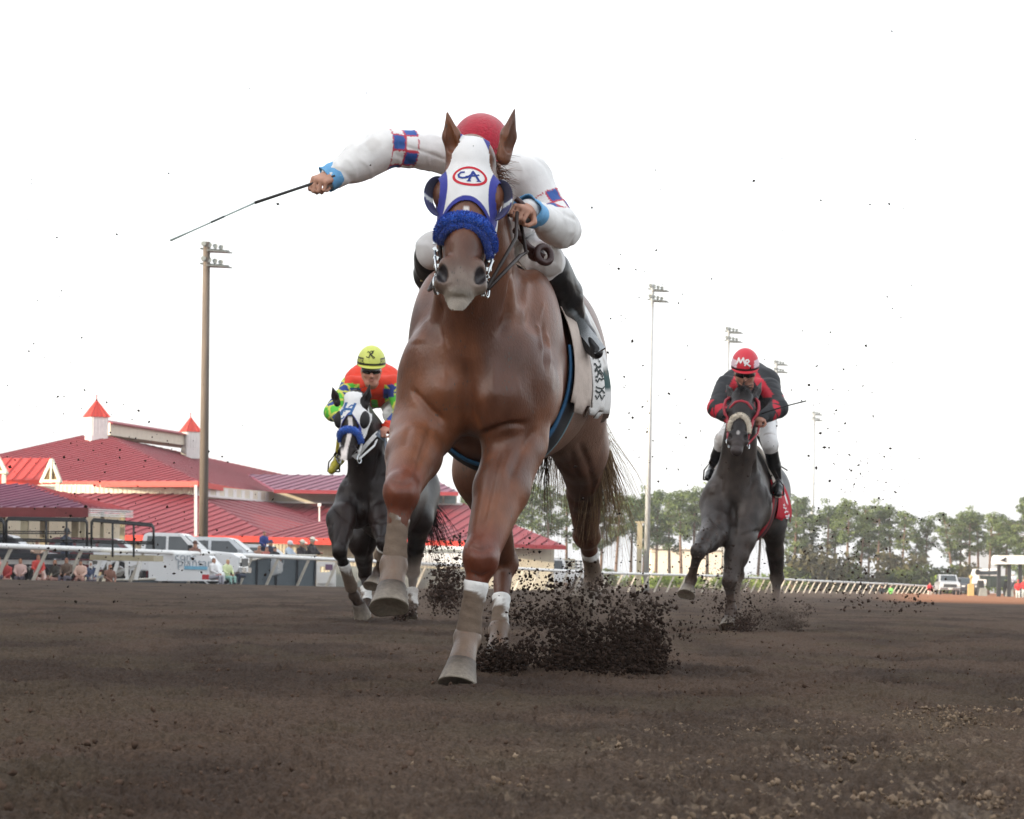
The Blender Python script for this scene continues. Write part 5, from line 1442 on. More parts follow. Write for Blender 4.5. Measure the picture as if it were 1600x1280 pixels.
for cx, cy, sx, sy, n_, D_ in ((150, 760, 110, 90, 330, 14), (90, 540, 80, 160, 90, 13), (120, 840, 90, 40, 260, 16), (330, 880, 90, 25, 160, 16), (560, 220, 160, 90, 22, 12),
                               (1310, 660, 60, 110, 170, 14), (1400, 380, 120, 130, 50, 13), (1060, 560, 60, 130, 60, 14), (980, 520, 30, 120, 70, 14), (1240, 760, 150, 60, 120, 15),
                               (860, 860, 70, 35, 220, 15), (1000, 700, 60, 60, 60, 14), (1230, 900, 120, 30, 300, 17), (1120, 880, 40, 40, 220, 20), (1360, 850, 100, 40, 180, 15), (700, 120, 300, 60, 14, 12), (1000, 900, 80, 30, 160, 16)):
    x = cx + g.normal(0, 1, n_) * sx; y = cy + g.normal(0, 1, n_) * sy; y = np.minimum(y, 940)
    addp(Wn(x, y, D_ + g.normal(0, 1.2, n_)), .0016, .0085, 4.)
crumbs('airborne_specks', np.vstack(ps), np.concatenate(rs), 9, clodm, 'specks of earth flying through the air over the track', rgb(52, 44, 40), False)

def dust(c, r, dens, label, seed):
    """a puff of fine dust hanging in the air: a closed shell filled with uneven, thinning volume"""
    mb = MB().ball((0, 0, 0), 1.0, None, 20)
    m = bpy.data.materials.new('dust_air'); m.use_nodes = True; nt = m.node_tree; nt.nodes.clear()
    out = nt.nodes.new('ShaderNodeOutputMaterial'); pv = nt.nodes.new('ShaderNodeVolumePrincipled'); pv.inputs['Color'].default_value = (.42, .33, .27, 1)
    tc = nt.nodes.new('ShaderNodeTexCoord'); ln = nt.nodes.new('ShaderNodeVectorMath'); ln.operation = 'LENGTH'; nt.links.new(tc.outputs['Object'], ln.inputs[0])
    mr = nt.nodes.new('ShaderNodeMapRange'); mr.inputs[1].default_value = 1.; mr.inputs[2].default_value = .1; mr.inputs[3].default_value = 0.; mr.inputs[4].default_value = 1.; nt.links.new(ln.outputs['Value'], mr.inputs[0])
    nz = nt.nodes.new('ShaderNodeTexNoise'); nz.inputs['Scale'].default_value = 2.6; nz.inputs['Detail'].default_value = 4; nt.links.new(tc.outputs['Object'], nz.inputs[0])
    m2 = nt.nodes.new('ShaderNodeMapRange'); m2.inputs[1].default_value = .40; m2.inputs[2].default_value = .70; m2.inputs[3].default_value = 0.; m2.inputs[4].default_value = dens; nt.links.new(nz.outputs[0], m2.inputs[0])
    mu = nt.nodes.new('ShaderNodeMath'); mu.operation = 'MULTIPLY'; nt.links.new(mr.outputs[0], mu.inputs[0]); nt.links.new(m2.outputs[0], mu.inputs[1]); nt.links.new(mu.outputs[0], pv.inputs['Density']); nt.links.new(pv.outputs[0], out.inputs['Volume'])
    o = mb.build('dust_cloud', m, None, True); o.location = c; o.scale = r
    return tag(o, label, 'dust', None, 'stuff')
dust(W(930, 975, 14.3), (.42, .5, .26), 7., 'brown dust hanging over the burst of earth behind the chestnut', 1)
dust(W(1175, 950, 26.2), (.62, .7, .32), 5., 'brown dust hanging round the legs of the dark grey horse', 2)
dust(W(690, 915, 22.5), (.40, .6, .26), 5., 'thin dust behind the dark bay horse', 3)
# ------------------------------------------------------------------ grandstand behind the camera (throws the evening shade over the track)
gs = empty('grandstand', (-36, -5, 0)); tag(gs, 'pale grandstand beside the home stretch, outside the picture', 'grandstand')
mb = MB(); mb.box((-42, 10, 5.6), (12, 228, 11.2)); mb.build('wall', material('stand_wall', rgb(196, 190, 178), .8, nscale=3, namt=.08), gs)
mb = MB(); mb.box((-40, 10, 14.3), (18, 232, .6)); mb.box((-46, 10, 12.6), (3, 230, 2.8)); mb.build('roof', material('stand_roof', rgb(150, 146, 142), .6, nscale=2, namt=.1), gs)
mb = MB(); mb.box((-34.8, 10, 12.6), (.2, 228, 2.8)); mb.build('window', material('stand_glass', rgb(70, 84, 92), .15, nscale=.4, namt=.1), gs)

# ------------------------------------------------------------------ barn with red metal roofs
roofm = material('red_metal_roof', rgb(134, 54, 62), .6, spec=.2, nscale=.8, namt=.07)
seamm = material('red_metal_roof'); trimm = material('red_fascia', rgb(196, 58, 46), .6, nscale=1.2, namt=.05)
purm = material('plum_metal_roof', rgb(122, 70, 92), .55, spec=.25, nscale=.8, namt=.07)
cream = material('cream_siding', rgb(222, 217, 200), .8, nscale=2, namt=.06); whitep = material('white_paint', (.72, .72, .70), .6, nscale=3, namt=.06)
def clip_line(P2, x):
    ys = []
    for (x0, y0), (x1, y1) in zip(P2, P2[1:] + P2[:1]):
        if (x0 - x) * (x1 - x) < 0: ys.append(y0 + (y1 - y0) * (x - x0) / (x1 - x0))
    return (min(ys), max(ys)) if len(ys) >= 2 else None
def roof_facet(name, P, parent, mat, step=.42, rib=.05, th=.12, skew=0.):
    """a pitched roof plane with standing seams running down the slope"""
    P = [Vector(p) for p in P]; n = (P[1] - P[0]).cross(P[2] - P[0]).normalized(); O = Vector((0, 0, CAMZ))
    for i in range(3, len(P)):                          # true planes only
        d = (P[i] - O); P[i] = O + d * ((P[0] - O).dot(n) / d.dot(n))
    if n.z < 0: n = -n
    down = (Vector((0, 0, -1)) - n * Vector((0, 0, -1)).dot(n)).normalized(); side = n.cross(down)
    mb = MB()
    if (P[1] - P[0]).cross(P[2] - P[1]).dot(n) < 0: P = P[::-1]
    mb.slab(P, th); o = P[0]
    P2 = [((p - o).dot(side) - skew * (p - o).dot(down), (p - o).dot(down)) for p in P]
    x = min(p[0] for p in P2) + step * .5
    while x < max(p[0] for p in P2):
        c = clip_line(P2, x)
        if c and c[1] - c[0] > .15:
            a = o + side * (x + skew * c[0]) + down * c[0]; b = o + side * (x + skew * c[1]) + down * c[1]
            mb.bar(a + n * rib * .3, b + n * rib * .3, rib * .6, rib, n)
        x += step
    return mb.build(name, mat, parent)
def strip(mb, a, b, h, th=.08, col=None):
    """upright band hanging from the edge a-b"""
    a, b = Vector(a), Vector(b); c = (a + b) / 2 - Vector((0, 0, h / 2)); d = b - a; L = d.length
    z = Vector((0, 0, 1)); x = d.normalized(); y = z.cross(x).normalized()
    P = [a + y * th * s - Vector((0, 0, hh)) for s in (-.5, .5) for hh in (0, h)] + [b + y * th * s - Vector((0, 0, hh)) for s in (-.5, .5) for hh in (0, h)]
    mb.add(P, [(0, 1, 5, 4), (2, 6, 7, 3), (0, 4, 6, 2), (1, 3, 7, 5), (0, 2, 3, 1), (4, 5, 7, 6)], col)
barn = empty('barn', (W(300, 850, 195).x, 195, -.3)); tag(barn, 'long cream barn with red metal roofs, two cupolas and a ridge monitor', 'barn')
# upper roofs
roof_facet('roof', [W(-190, 752, 205), W(310, 752, 190), W(168, 681, 215), W(128, 681, 216)], barn, roofm, .80, .07, .12, -.18)
RA_, RB_ = W(168, 681, 215), W(445, 742, 298); EA_ = W(310, 752, 190); EB_ = EA_ + (RB_ - RA_) * .62
roof_facet('roof', [RA_, EA_, EB_, RB_], barn, roofm, 3.0, .05)
roof_facet('roof', [W(428, 765, 207), W(716, 769, 205), W(668, 744, 219), W(388, 741.5, 220)], barn, purm, .80, .08)
# lower roofs
roof_facet('roof', [W(60, 835, 178), W(424, 838, 176), W(303, 771, 193), W(60, 771, 196)], barn, roofm, .80, .07, .12, -.14)
roof_facet('roof', [W(424, 838, 176), W(560, 845, 192), W(430, 783, 212), W(303, 771, 193)], barn, roofm, 2.6, .05)
roof_facet('roof', [W(500, 846, 193), W(884, 853, 190), W(722, 786, 210), W(428, 783, 212)], barn, roofm, .80, .08)
roof_facet('porch_roof', [W(408, 839, 171), W(746, 846, 169), W(692, 818, 184), W(492, 815, 185)], barn, roofm, .62, .07)
mb = MB()

mb = MB()
for a, b, h in ((W(-190, 752, 204.9), W(310, 752, 189.9), .34), (EA_, EB_, .34), (W(60, 835, 177.9), W(424, 838, 175.9), .34), (W(408, 839, 170.9), W(746, 846, 168.9), .36)):
    mb = MB(); strip(mb, a, b, h); mb.build('fascia', trimm, barn)
for a, b in ((W(428, 765, 206.9), W(716, 769, 204.9)), (W(746, 848, 189), W(884, 853, 189.9))):
    mb = MB(); strip(mb, a, b, .24); mb.build('eave_trim', roofm, barn)
def wall(mb, a, b, zlow, th=.15): strip(mb, a, b, max(.05, (Vector(a).z + Vector(b).z) / 2 - zlow), th)
mb = MB(); strip(mb, W(-120, 757, 198), W(303, 758, 192.6), .75); mb.build('clerestory_wall', cream, barn)
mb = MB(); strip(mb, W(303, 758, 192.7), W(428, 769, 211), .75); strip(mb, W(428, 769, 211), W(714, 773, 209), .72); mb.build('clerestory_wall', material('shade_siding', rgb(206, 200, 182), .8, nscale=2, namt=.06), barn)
for i in range(9):
    mb = MB(); a = W(303, 758, 192.6).lerp(W(428, 769, 210.9), .05 + i * .105); b = W(303, 758, 192.6).lerp(W(428, 769, 210.9), .09 + i * .105)
    strip(mb, a - Vector((.0, .12, .08)), b - Vector((.0, .12, .08)), .5, .05); mb.build('window', whitep, barn)
a, b = W(672, 773, 208.8), W(714, 773.5, 208.7)
for t in (0, .5): mb = MB(); strip(mb, a.lerp(b, t + .04) - Vector((0, .15, .06)), a.lerp(b, t + .46) - Vector((0, .15, .06)), .52, .05); mb.build('window', material('barn_glass', rgb(120, 140, 138), .2, nscale=1, namt=.1), barn)
mb = MB(); strip(mb, W(303, 771, 192.3), W(428, 783, 210.6), .14, .2); strip(mb, W(428, 783, 210.6), W(722, 786, 208.6), .14, .2); mb.build('sill_trim', whitep, barn)
mb = MB(); strip(mb, W(200, 842, 178.5), W(412, 845, 177.5), 2.6); strip(mb, W(412, 846, 173), W(740, 850, 171.5), 2.8); mb.build('wall', cream, barn)
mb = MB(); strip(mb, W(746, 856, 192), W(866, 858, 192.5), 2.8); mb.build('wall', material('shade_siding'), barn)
mb = MB()
for k in range(60):
    t = k / 59; p = W(200, 842, 178.35).lerp(W(412, 845, 177.35), t); mb.box(p - Vector((0, .05, 1.3)), (.05, .05, 2.6))
    p = W(412, 846, 172.85).lerp(W(740, 850, 171.35), t); mb.box(p - Vector((0, .05, 1.4)), (.05, .05, 2.8))
    p = W(-120, 757, 197.85).lerp(W(303, 758, 192.4), t); mb.box(p - Vector((0, .05, .38)), (.05, .05, .75))
mb.build('batten', cream, barn)
# ridge monitor and cupolas
def cupola(px, ytop, ymid, ybase, D, w):
    r = empty('cupola', W(px, ybase, D)); r.parent = barn; r.matrix_parent_inverse = parent_inv(barn)
    a = W(px, ymid, D); b = W(px, ybase, D); k = FPX / D; hw = w / 2 / k; hb = hw * .84
    M = Matrix.Rotation(math.radians(28), 3, 'Z')
    mb = MB(); mb.box((a + b) / 2 - Vector((0, 0, .4)), (hb * 2, hb * 2, (a - b).length + .8), M); o = mb.build('cupola_wall', whitep, barn)
    mb = MB()
    for i in range(5): 
        for sx, sy in ((1, 0), (0, 1)):
            for sg in (-1, 1):
                q = M @ Vector(((sg * hb * 1.01) if sx else (-.8 + .4 * i) * hb, (sg * hb * 1.01) if sy else (-.8 + .4 * i) * hb, 0)); mb.box((a + b) / 2 + q, (.05, .05, (a - b).length))
    mb.build('batten', whitep, o)
    mb = MB(); t = W(px, ytop, D); P = [a + M @ Vector((sx * hw, sy * hw, 0)) for sx, sy in ((-1, -1), (1, -1), (1, 1), (-1, 1))]
    mb.add(P + [t], [(0, 1, 4), (1, 2, 4), (2, 3, 4), (3, 0, 4), (3, 2, 1, 0)])
    for i in range(4):
        p, q = P[i], P[(i + 1) % 4]
        for s in (0, .25, .5, .75): mb.bar(p.lerp(q, s), t.lerp(p.lerp(q, s), .02 + .0 * s), .05)
    mb.bar(t, t + Vector((0, 0, .35)), .06)
    mb.build('cupola_roof', material('red_fascia'), barn); bpy.data.objects.remove(r)
cupola(151, 625, 652, 682, 214, 33); cupola(298, 652, 675, 700, 236, 27)
mb = MB(); A, B = W(172, 680, 216), W(312, 699, 240); up_ = Vector((0, 0, 1))
h1, h2 = .85, .80
mb.add([A, B, B + up_ * h2, A + up_ * h1, A + Vector((-1.6, 3, 0)), B + Vector((-1.6, 3, 0)), B + Vector((-1.6, 3, h2)), A + Vector((-1.6, 3, h1))], [(0, 1, 2, 3), (5, 4, 7, 6), (4, 0, 3, 7), (1, 5, 6, 2)])
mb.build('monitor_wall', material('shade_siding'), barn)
mb = MB(); mb.slab([A + Vector((.2, -.2, h1)), B + Vector((.2, -.2, h2)), B + Vector((-.8, 1.4, h2 + .3)), A + Vector((-.8, 1.4, h1 + .3))], .08); mb.slab([A + Vector((-1.7, 3.1, h1)), A + Vector((-.8, 1.4, h1 + .3)), B + Vector((-.8, 1.4, h2 + .3)), B + Vector((-1.7, 3.1, h2))], .08)
mb.build('monitor_roof', roofm, barn)
mb = MB(); mb.bar(W(499, 815, 183), W(499, 790, 183), .09); mb.box(W(499, 789, 183), (.2, .2, .2)); mb.build('vent_pipe', whitep, barn)
mb = MB(); mb.bar(W(306, 838, 174), W(306, 758, 174), .38, .14); mb.build('downpipe', whitep, barn)
# dormered porch in front of the barn's left end
lodge = empty('lodge', (W(30, 780, 160).x, 160, -.2)); tag(lodge, 'low building with small red gabled roofs behind the plum roofed pavilion', 'building')
roof_facet('roof', [W(-30, 750, 158), W(62, 750, 158), W(80, 716, 162), W(-20, 716, 162)], lodge, material('red_fascia'), .5, .07)
mb = MB(); strip(mb, W(-30, 750, 157.9), W(63, 750, 157.9), .25); mb.build('fascia', trimm, lodge)
def gable(px0, px1, y0, pxm, ym, D, wm):
    mb = MB(); a, b, t = W(px0, y0, D), W(px1, y0, D - .5), W(pxm, ym, D - .2); mb.pslab([a, b, t], .12); mb.build('gable', material('gable_wood', rgb(112, 90, 58), .8, nscale=3, namt=.2), lodge)
    mb = MB(); mb.bar(a, t, .14, .16); mb.bar(b, t, .14, .16); mb.bar(a + Vector((0, -.1, .1)), b + Vector((0, -.1, .1)), .14); mb.bar((a + b) / 2 - Vector((0, .1, 0)), t - Vector((0, .1, 0)), .09)
    mb.bar(b + Vector((-.15, 0, 0)), b - Vector((.15, 0, 1.2)), .2); mb.build('gable_trim', cream, lodge)
gable(64, 95, 755, 81, 718, 157.5, 1); gable(-24, 11, 741, -8, 705, 157.4, 1)
mb = MB(); strip(mb, W(-30, 757, 159), W(92, 760, 158.5), 4.0); mb.build('wall', cream, lodge)
# pavilion with a plum roof on posts
pav = empty('pavilion', (W(60, 850, 138).x, 138, -.15)); tag(pav, 'open pavilion with a plum coloured metal hip roof on posts', 'pavilion')
roof_facet('roof', [W(-120, 793, 136), W(138, 793, 134), W(44, 757, 144), W(-60, 757, 144)], pav, purm, .62, .08, .1, -.11)
roof_facet('roof', [W(138, 793, 134), W(205, 797, 150), W(52, 757, 146), W(44, 757, 144)], pav, roofm, 2., .05)
mb = MB(); strip(mb, W(-120, 793, 135.9), W(138, 793, 133.9), .42); mb.build('fascia', material('dark_red_fascia', rgb(112, 36, 40), .5, nscale=2, namt=.1), pav)
mb = MB()
for k in range(4): strip(mb, W(138, 795 + 3.2 * k, 134), W(205, 798 + 3.0 * k, 150), .05, .2)
mb.build('gutter', whitep, pav)
mb = MB(); strip(mb, W(-120, 800, 146), W(190, 803, 150), 3.6); mb.build('wall', cream, pav)
for px, D, w in ((4, 136, .25), (39, 135, .32), (70, 140, .35), (130, 135, .22), (160, 141, .16), (192, 148, .22), (118, 140, .3)):
    mb = MB(); p = W(px, 800, D); mb.box((p.x, p.y, (p.z + -.1) / 2), (w, w, p.z + .1)); mb.build('post', material('timber_post', rgb(168, 158, 132), .8, nscale=4, namt=.1), pav)

# ------------------------------------------------------------------ floodlight poles
def light_pole(pxb, pxt, ytop, D, r, mat, label, hk=1.0):
    b = G(pxb, D); t = W(pxt, ytop, D); root = empty('light_pole', b); tag(root, label, 'light pole', 'floodlight poles round the track')
    mb = MB(); mb.tube([b, b.lerp(t, .5), t], [r, r * .86, r * .72], 14); mb.build('pole', mat, root, True)
    gm = material('lamp_frame', rgb(132, 136, 132), .5, metal=.4, nscale=5, namt=.15)
    for lvl, z in enumerate((.15, 1.0)):
        c = t - Vector((0, 0, z * hk + .25 * hk)); mb = MB()
        mb.bar(c + Vector((-.35, -.1, 0)) * hk, c + Vector((1.25, .5, -.06)) * hk, .12 * hk, .1 * hk); mb.bar(c + Vector((-.2, .35, .02)) * hk, c + Vector((.5, .7, .02)) * hk, .08 * hk)
        mb.slab([c + Vector(v) * hk for v in ((.05, -.4, -.08), (1.1, -.2, -.1), (1.45, .5, -.12), (.2, .5, -.1))], .07 * hk)
        mb.build('crossarm', gm, root)
        for k in range(4):
            p = c + Vector((-.15 + .32 * k, -.1 + .12 * k, .22 - .05 * k)) * hk; mb = MB()
            mb.tube([p + Vector((0, -.16, .06)) * hk, p + Vector((0, .02, 0)) * hk, p + Vector((0, .1, -.02)) * hk], [.15 * hk, .11 * hk, .05 * hk], 10); mb.bar(p, p - Vector((0, 0, .25 * hk)), .04 * hk)
            mb.build('floodlight', gm, root)
    return root
woodm = material('weathered_pole', rgb(100, 90, 80), .8, nscale=6, namt=.2, stretch=(1, 1, .1)); galv = material('galvanised_pole', rgb(186, 190, 190), .45, metal=.2, nscale=2, namt=.08)
light_pole(317, 323, 378, 152, .24, woodm, 'tall brown floodlight pole in front of the red roofed barn', .85)
light_pole(1010, 1019, 444, 215, .20, galv, 'tall grey floodlight pole standing clear right of the chestnut horse', .85)
light_pole(1132, 1138, 511, 262, .19, galv, 'grey floodlight pole rising behind the red helmeted jockey, to his left', .9)
light_pole(1208, 1213, 563, 305, .19, galv, 'grey floodlight pole rising behind the right shoulder of the jockey in black and red', .85)
light_pole(1268, 1272, 643, 380, .21, galv, 'farthest and shortest looking grey floodlight pole right of the dark grey horse', .8)
mb = MB(); p = G(1005, 214); q = W(1000, 816, 214); mb.box((q.x, q.y, q.z / 2 - .15), (.34, .3, q.z + .3)); mb.bar(q + Vector((-.3, 0, 0)), q + Vector((.3, 0, 0)), .12)
tag(mb.build('timber_post', material('timber_post')), 'squat timber post beside the tall grey floodlight pole', 'post')

# ------------------------------------------------------------------ running rail
RAIL = [(-330, 852 - 12, 82), (0, 853, 98), (210, 861, 112), (420, 869.5, 128), (600, 878, 142), (760, 886, 162), (944, 895.5, 186), (1120, 900, 215), (1280, 908, 262), (1400, 913, 300), (1466, 917, 330)]
rail = empty('running_rail', G(200, 112)); tag(rail, 'white running rail on slanted posts along the far side of the track', 'rail')
rp = [W(*p) for p in RAIL]
whiter = material('rail_white', (.80, .80, .78), .5, nscale=4, namt=.07)
mb = MB(); mb.tube(rp, [.085] * 4 + [.08] * 7, 8); mb.build('top_rail', whiter, rail, True)
pm = material('rail_post', rgb(196, 190, 178), .6, nscale=5, namt=.12)
i = 0
for (px, py, D), (qx, qy, E) in zip(RAIL, RAIL[1:]):
    a, b = W(px, py, D), W(qx, qy, E); L = (b - a).length; n = max(1, int(L / 3.1))
    for k in range(n):
        t = a.lerp(b, (k + .3) / n); base = Vector((t.x - .52, t.y + .15, float(gz(t.x, t.y)) - .1)); mb = MB()
        mb.bar(t - Vector((0, 0, .05)), base, .09, .09); mb.build('post', pm, rail); i += 1
# dark windscreen panels behind the rail
scr = empty('screen_fence', G(350, 134)); tag(scr, 'dark grey mesh screen sweeping up behind the white rail', 'fence')
top = [(170, 906.5), (250, 904.5), (300, 898), (335, 889), (375, 879), (415, 871), (450, 867.5), (493, 868)]
scm = material('screen_mesh', rgb(70, 80, 86), .8, nscale=8, namt=.12)
sD = lambda x: float(np.interp(x, [q[0] for q in RAIL], [q[2] for q in RAIL])) + 1.6
tops = [W(x, y, sD(x)) for x, y in top]
mb = MB()
for a, b in zip(tops, tops[1:]): mb.slab([a, Vector((a.x, a.y, -.3)), Vector((b.x, b.y, -.3)), b], .04)
mb.build('screen_panel', scm, scr)
mb = MB(); mb.tube([t - Vector((0, .05, 0)) for t in tops], .045, 6); mb.build('edge_pipe', pm, scr, True)
for x in (262, 295, 325, 368, 402, 432, 465, 493):
    y = float(np.interp(x, [q[0] for q in top], [q[1] for q in top])); t = W(x, y, sD(x) - .15); mb = MB(); mb.bar(t, Vector((t.x, t.y, -.3)), .09); mb.build('screen_post', material('dark_post', rgb(36, 40, 46), .6, nscale=5, namt=.1), scr)
# ------------------------------------------------------------------ pines and shrubs beyond the track
leafm = material('pine_needles', vc=True, rough=.75, spec=.2); barkm = material('pine_bark', rgb(112, 90, 74), .9, nscale=5, namt=.3)
def leaf_cloud(clumps, g, per, size, cols, flat=.6):
    Vs, Cs = [], []
    for (c, r, tint) in clumps:
        n = int(per * r * r); d = g.normal(size=(n, 3)); d /= np.linalg.norm(d, axis=1)[:, None]
        p = c + d * (g.random((n, 1)) ** .45) * r * np.array([1, 1, flat])
        a = g.normal(size=(n, 3)); a /= np.linalg.norm(a, axis=1)[:, None]; b = np.cross(a, g.normal(size=(n, 3))); b /= np.linalg.norm(b, axis=1)[:, None]
        s = size * g.uniform(.6, 1.4, (n, 1))
        Vs.append(np.stack([p - a * s * .5, p + b * s * .45, p + a * s * .5], 1).reshape(-1, 3))
        col = mixc(np.tile(np.array(cols[0]), (n, 1)), cols[1], np.clip(tint + g.normal(0, .15, n), 0, 1)); Cs.append(np.repeat(col, 3, 0))
    V = np.vstack(Vs); return V, np.arange(len(V)).reshape(-1, 3), np.vstack(Cs)
def pine_meshes(seed, h, lean=0., low=.54, width=.22, dense=.9):
    g = np.random.default_rng(seed); rg = random.Random(seed); mb = MB()
    pts = [Vector((lean * h * t ** 1.4 + .06 * math.sin(3 * t + seed), .05 * math.sin(2.3 * t + seed), h * t)) for t in np.linspace(0, .97, 8)]
    mb.tube(pts, [.17 * h / 9 * (1 - .8 * i / 7) + .015 for i in range(8)], 7); clumps = []
    n = int(26 * dense)
    for i in range(n):
        t = low + (1 - low) * (i / (n - 1)) ** .85; c = pts[min(int(t * 7), 6)].lerp(pts[min(int(t * 7) + 1, 7)], t * 7 - int(t * 7))
        a = rg.random() * 6.283; u = (t - low) / (1 - low); w = width * h * (math.sin(math.pi * min(1, .25 + u * .72)) ** .7) * rg.uniform(.35, 1.1)
        e = c + Vector((math.cos(a) * w, math.sin(a) * w, rg.uniform(-.01, .05) * h))
        mb.tube([c, c.lerp(e, .55) - Vector((0, 0, .01 * h)), e], [.022 * h / 6, .016 * h / 6, .008], 4)
        for k in range(3):
            q = c.lerp(e, rg.uniform(.5, 1.12)); clumps.append((np.array(q) + g.normal(0, .035 * h, 3), rg.uniform(.035, .075) * h, rg.random()))
    for k in range(3): clumps.append((np.array(pts[-1]) + g.normal(0, .02 * h, 3), .05 * h, .6))
    V, F, C = leaf_cloud(clumps, g, 190 / (h / 9) ** 2 * dense, .20 * h / 9 + .05, (rgb(60, 78, 54), rgb(110, 126, 76)))
    tr = bpy.data.meshes.new('trunk'); tr.from_pydata(mb.V, [], mb.F); tr.update(); tr.materials.append(barkm)
    cr = np_mesh('crown', V, F, C); cr.materials.append(leafm); return tr, cr
VAR = [pine_meshes(11, 9.2), pine_meshes(12, 9.0, .05, .42, .23), pine_meshes(13, 9.0, -.04, .52, .18), pine_meshes(14, 8.8, .02, .38, .24, 1.1), pine_meshes(15, 9.0, -.03, .58, .22, .85)]
LEAN = pine_meshes(16, 9.0, -.16, .52, .24, .8); BIG = pine_meshes(17, 9.5, 0, .22, .28, 1.4)
def tree(px, ytop, D, var, rz, label, group='pines beyond the track', name='pine_tree'):
    D = D * .4 + 250; b = G(px, D); h = (W(px, ytop, D).z - b.z); k = h / 9.0
    r = empty(name, b); r.rotation_euler = (0, 0, rz); r.scale = (k, k, k); tag(r, label, 'tree', group)
    for nm, me in zip(('trunk', 'crown'), var):
        o = bpy.data.objects.new(nm, me); COL.objects.link(o); o.parent = r
ROWL = 'tall pine with a bare trunk in the dense row behind the rail and floodlight poles'
ROWR = 'tall pine with a bare trunk in the row right of the dark grey horse'
for i, (px, yt, D) in enumerate([(724, 778, 300), (772, 772, 330), (806, 764, 285), (832, 758, 300), (856, 766, 290), (884, 776, 320), (912, 772, 300), (938, 778, 310), (962, 774, 290), (985, 780, 320), (1006, 774, 330), (1026, 768, 295), (1046, 772, 310), (1064, 770, 290), (1084, 768, 300), (1104, 766, 315), (1128, 770, 300), (1156, 774, 290), (1184, 778, 320), (1212, 776, 300)]):
    tree(px, yt, D, VAR[(i * 3) % 5], i * 1.9, ROWL)
for i, (px, yt, D) in enumerate([(1240, 778, 290), (1256, 782, 310), (1292, 793, 300), (1304, 800, 320), (1322, 782, 285), (1343, 791, 300), (1358, 800, 315), (1372, 793, 295), (1391, 794, 300), (1408, 801, 290), (1428, 834, 300), (1500, 800, 310), (1514, 803, 295), (1528, 804, 300), (1545, 803, 290), (1560, 811, 305), (1571, 815, 310)]):
    tree(px, yt, D, VAR[(i * 2 + 1) % 5], i * 2.3 + 1, ROWR)
tree(1491, 802, 290, LEAN, 0.0, 'leaning pine with a long bare slanted trunk against the bright gap')
tree(1446, 811, 300, VAR[2], 2.0, 'small separate pine left of the leaning pine')
tree(1600, 787, 270, BIG, 1.0, 'big full pine at the right edge behind the white canopy')
shm = leafm
def shrub_mesh(seed, w, h, cols):
    g = np.random.default_rng(seed); cl = []
    for k in range(26): r = g.uniform(.18, .36) * h; cl.append((np.array([g.uniform(-.5, .5) * w, g.uniform(-.3, .3) * w * .6, g.uniform(.15, .8) * h]), r, g.random()))
    V, F, C = leaf_cloud(cl, g, 260 / h ** 2 * 1.6, .14 * h + .05, cols, .9); me = np_mesh('foliage', V, F, C); me.materials.append(shm)
    mb = MB()
    for k in range(7): mb.tube([(0, 0, 0), (g.uniform(-.2, .2) * w, 0, .4 * h), (g.uniform(-.45, .45) * w, 0, .75 * h)], [.05, .03, .01], 4)
    st = bpy.data.meshes.new('stem'); st.from_pydata(mb.V, [], mb.F); st.update(); st.materials.append(barkm); return me, st
SH = [shrub_mesh(21, 4.2, 2.2, (rgb(48, 60, 40), rgb(96, 110, 56))), shrub_mesh(22, 5, 1.8, (rgb(84, 108, 44), rgb(140, 160, 70))), shrub_mesh(23, 3.6, 2.6, (rgb(50, 50, 36), rgb(84, 80, 52)))]
for i, (px, D, k, v) in enumerate([(905, 340, .8, 0), (945, 342, .9, 0), (985, 345, 1, 1), (1030, 300, .95, 1), (1062, 300, 1.0, 1), (1095, 302, .95, 1), (1132, 305, .95, 1), (1165, 310, 1.1, 1), (1195, 310, 1.0, 1), (1240, 345, 1.2, 0), (1285, 345, 1.7, 2), (1318, 348, 1.5, 0), (1352, 350, 1.2, 2), (1385, 352, 1.1, 0), (1415, 352, 1.2, 0), (1440, 354, 1.5, 0), (1462, 354, 1.4, 1), (1488, 356, 1.5, 0), (1512, 356, 1.4, 2), (1590, 360, 1.6, 1), (1262, 350, 2.0, 2), (1410, 356, 2.0, 2)]):
    r = empty('shrub', G(px, D)); r.scale = (k, k, k); r.rotation_euler = (0, 0, i * 1.3)
    tag(r, ('dark green shrub', 'bright green shrub', 'brownish shrub')[v] + ' under the pines, ' + ('left' if px < 1220 else 'right') + ' of the grey horse', 'shrub', 'shrubs under the pines')
    for nm, me in zip(('foliage', 'stem'), SH[v]):
        o = bpy.data.objects.new(nm, me); COL.objects.link(o); o.parent = r
# pale far buildings between the trunks
mb = MB(); a, b = G(1015, 420), G(1150, 420); c = (a + b) / 2; mb.box((c.x, c.y, 2.2), (b.x - a.x, 8, 5)); o = empty('shed', (c.x, c.y, 0)); tag(o, 'long pale shed seen between the pine trunks', 'shed')
mb.build('wall', material('pale_shed', rgb(226, 216, 198), .8, nscale=.6, namt=.06), o); mb = MB(); mb.box((c.x, c.y, 4.9), (b.x - a.x + 1, 9, .4)); mb.build('roof', whitep, o)
mb = MB(); a, b = G(1502, 420), G(1562, 420); c = (a + b) / 2; mb.box((c.x, c.y, 2.8), (b.x - a.x, 8, 6)); o = empty('hall', (c.x, c.y, 0)); tag(o, 'blue grey metal hall behind the pines at the right', 'hall')
mb.build('wall', material('blue_grey_metal', rgb(170, 180, 190), .6, nscale=.6, namt=.08), o); mb = MB(); mb.box((c.x, c.y, 6.1), (b.x - a.x + 1, 9, .3)); mb.build('roof', material('blue_grey_metal'), o)

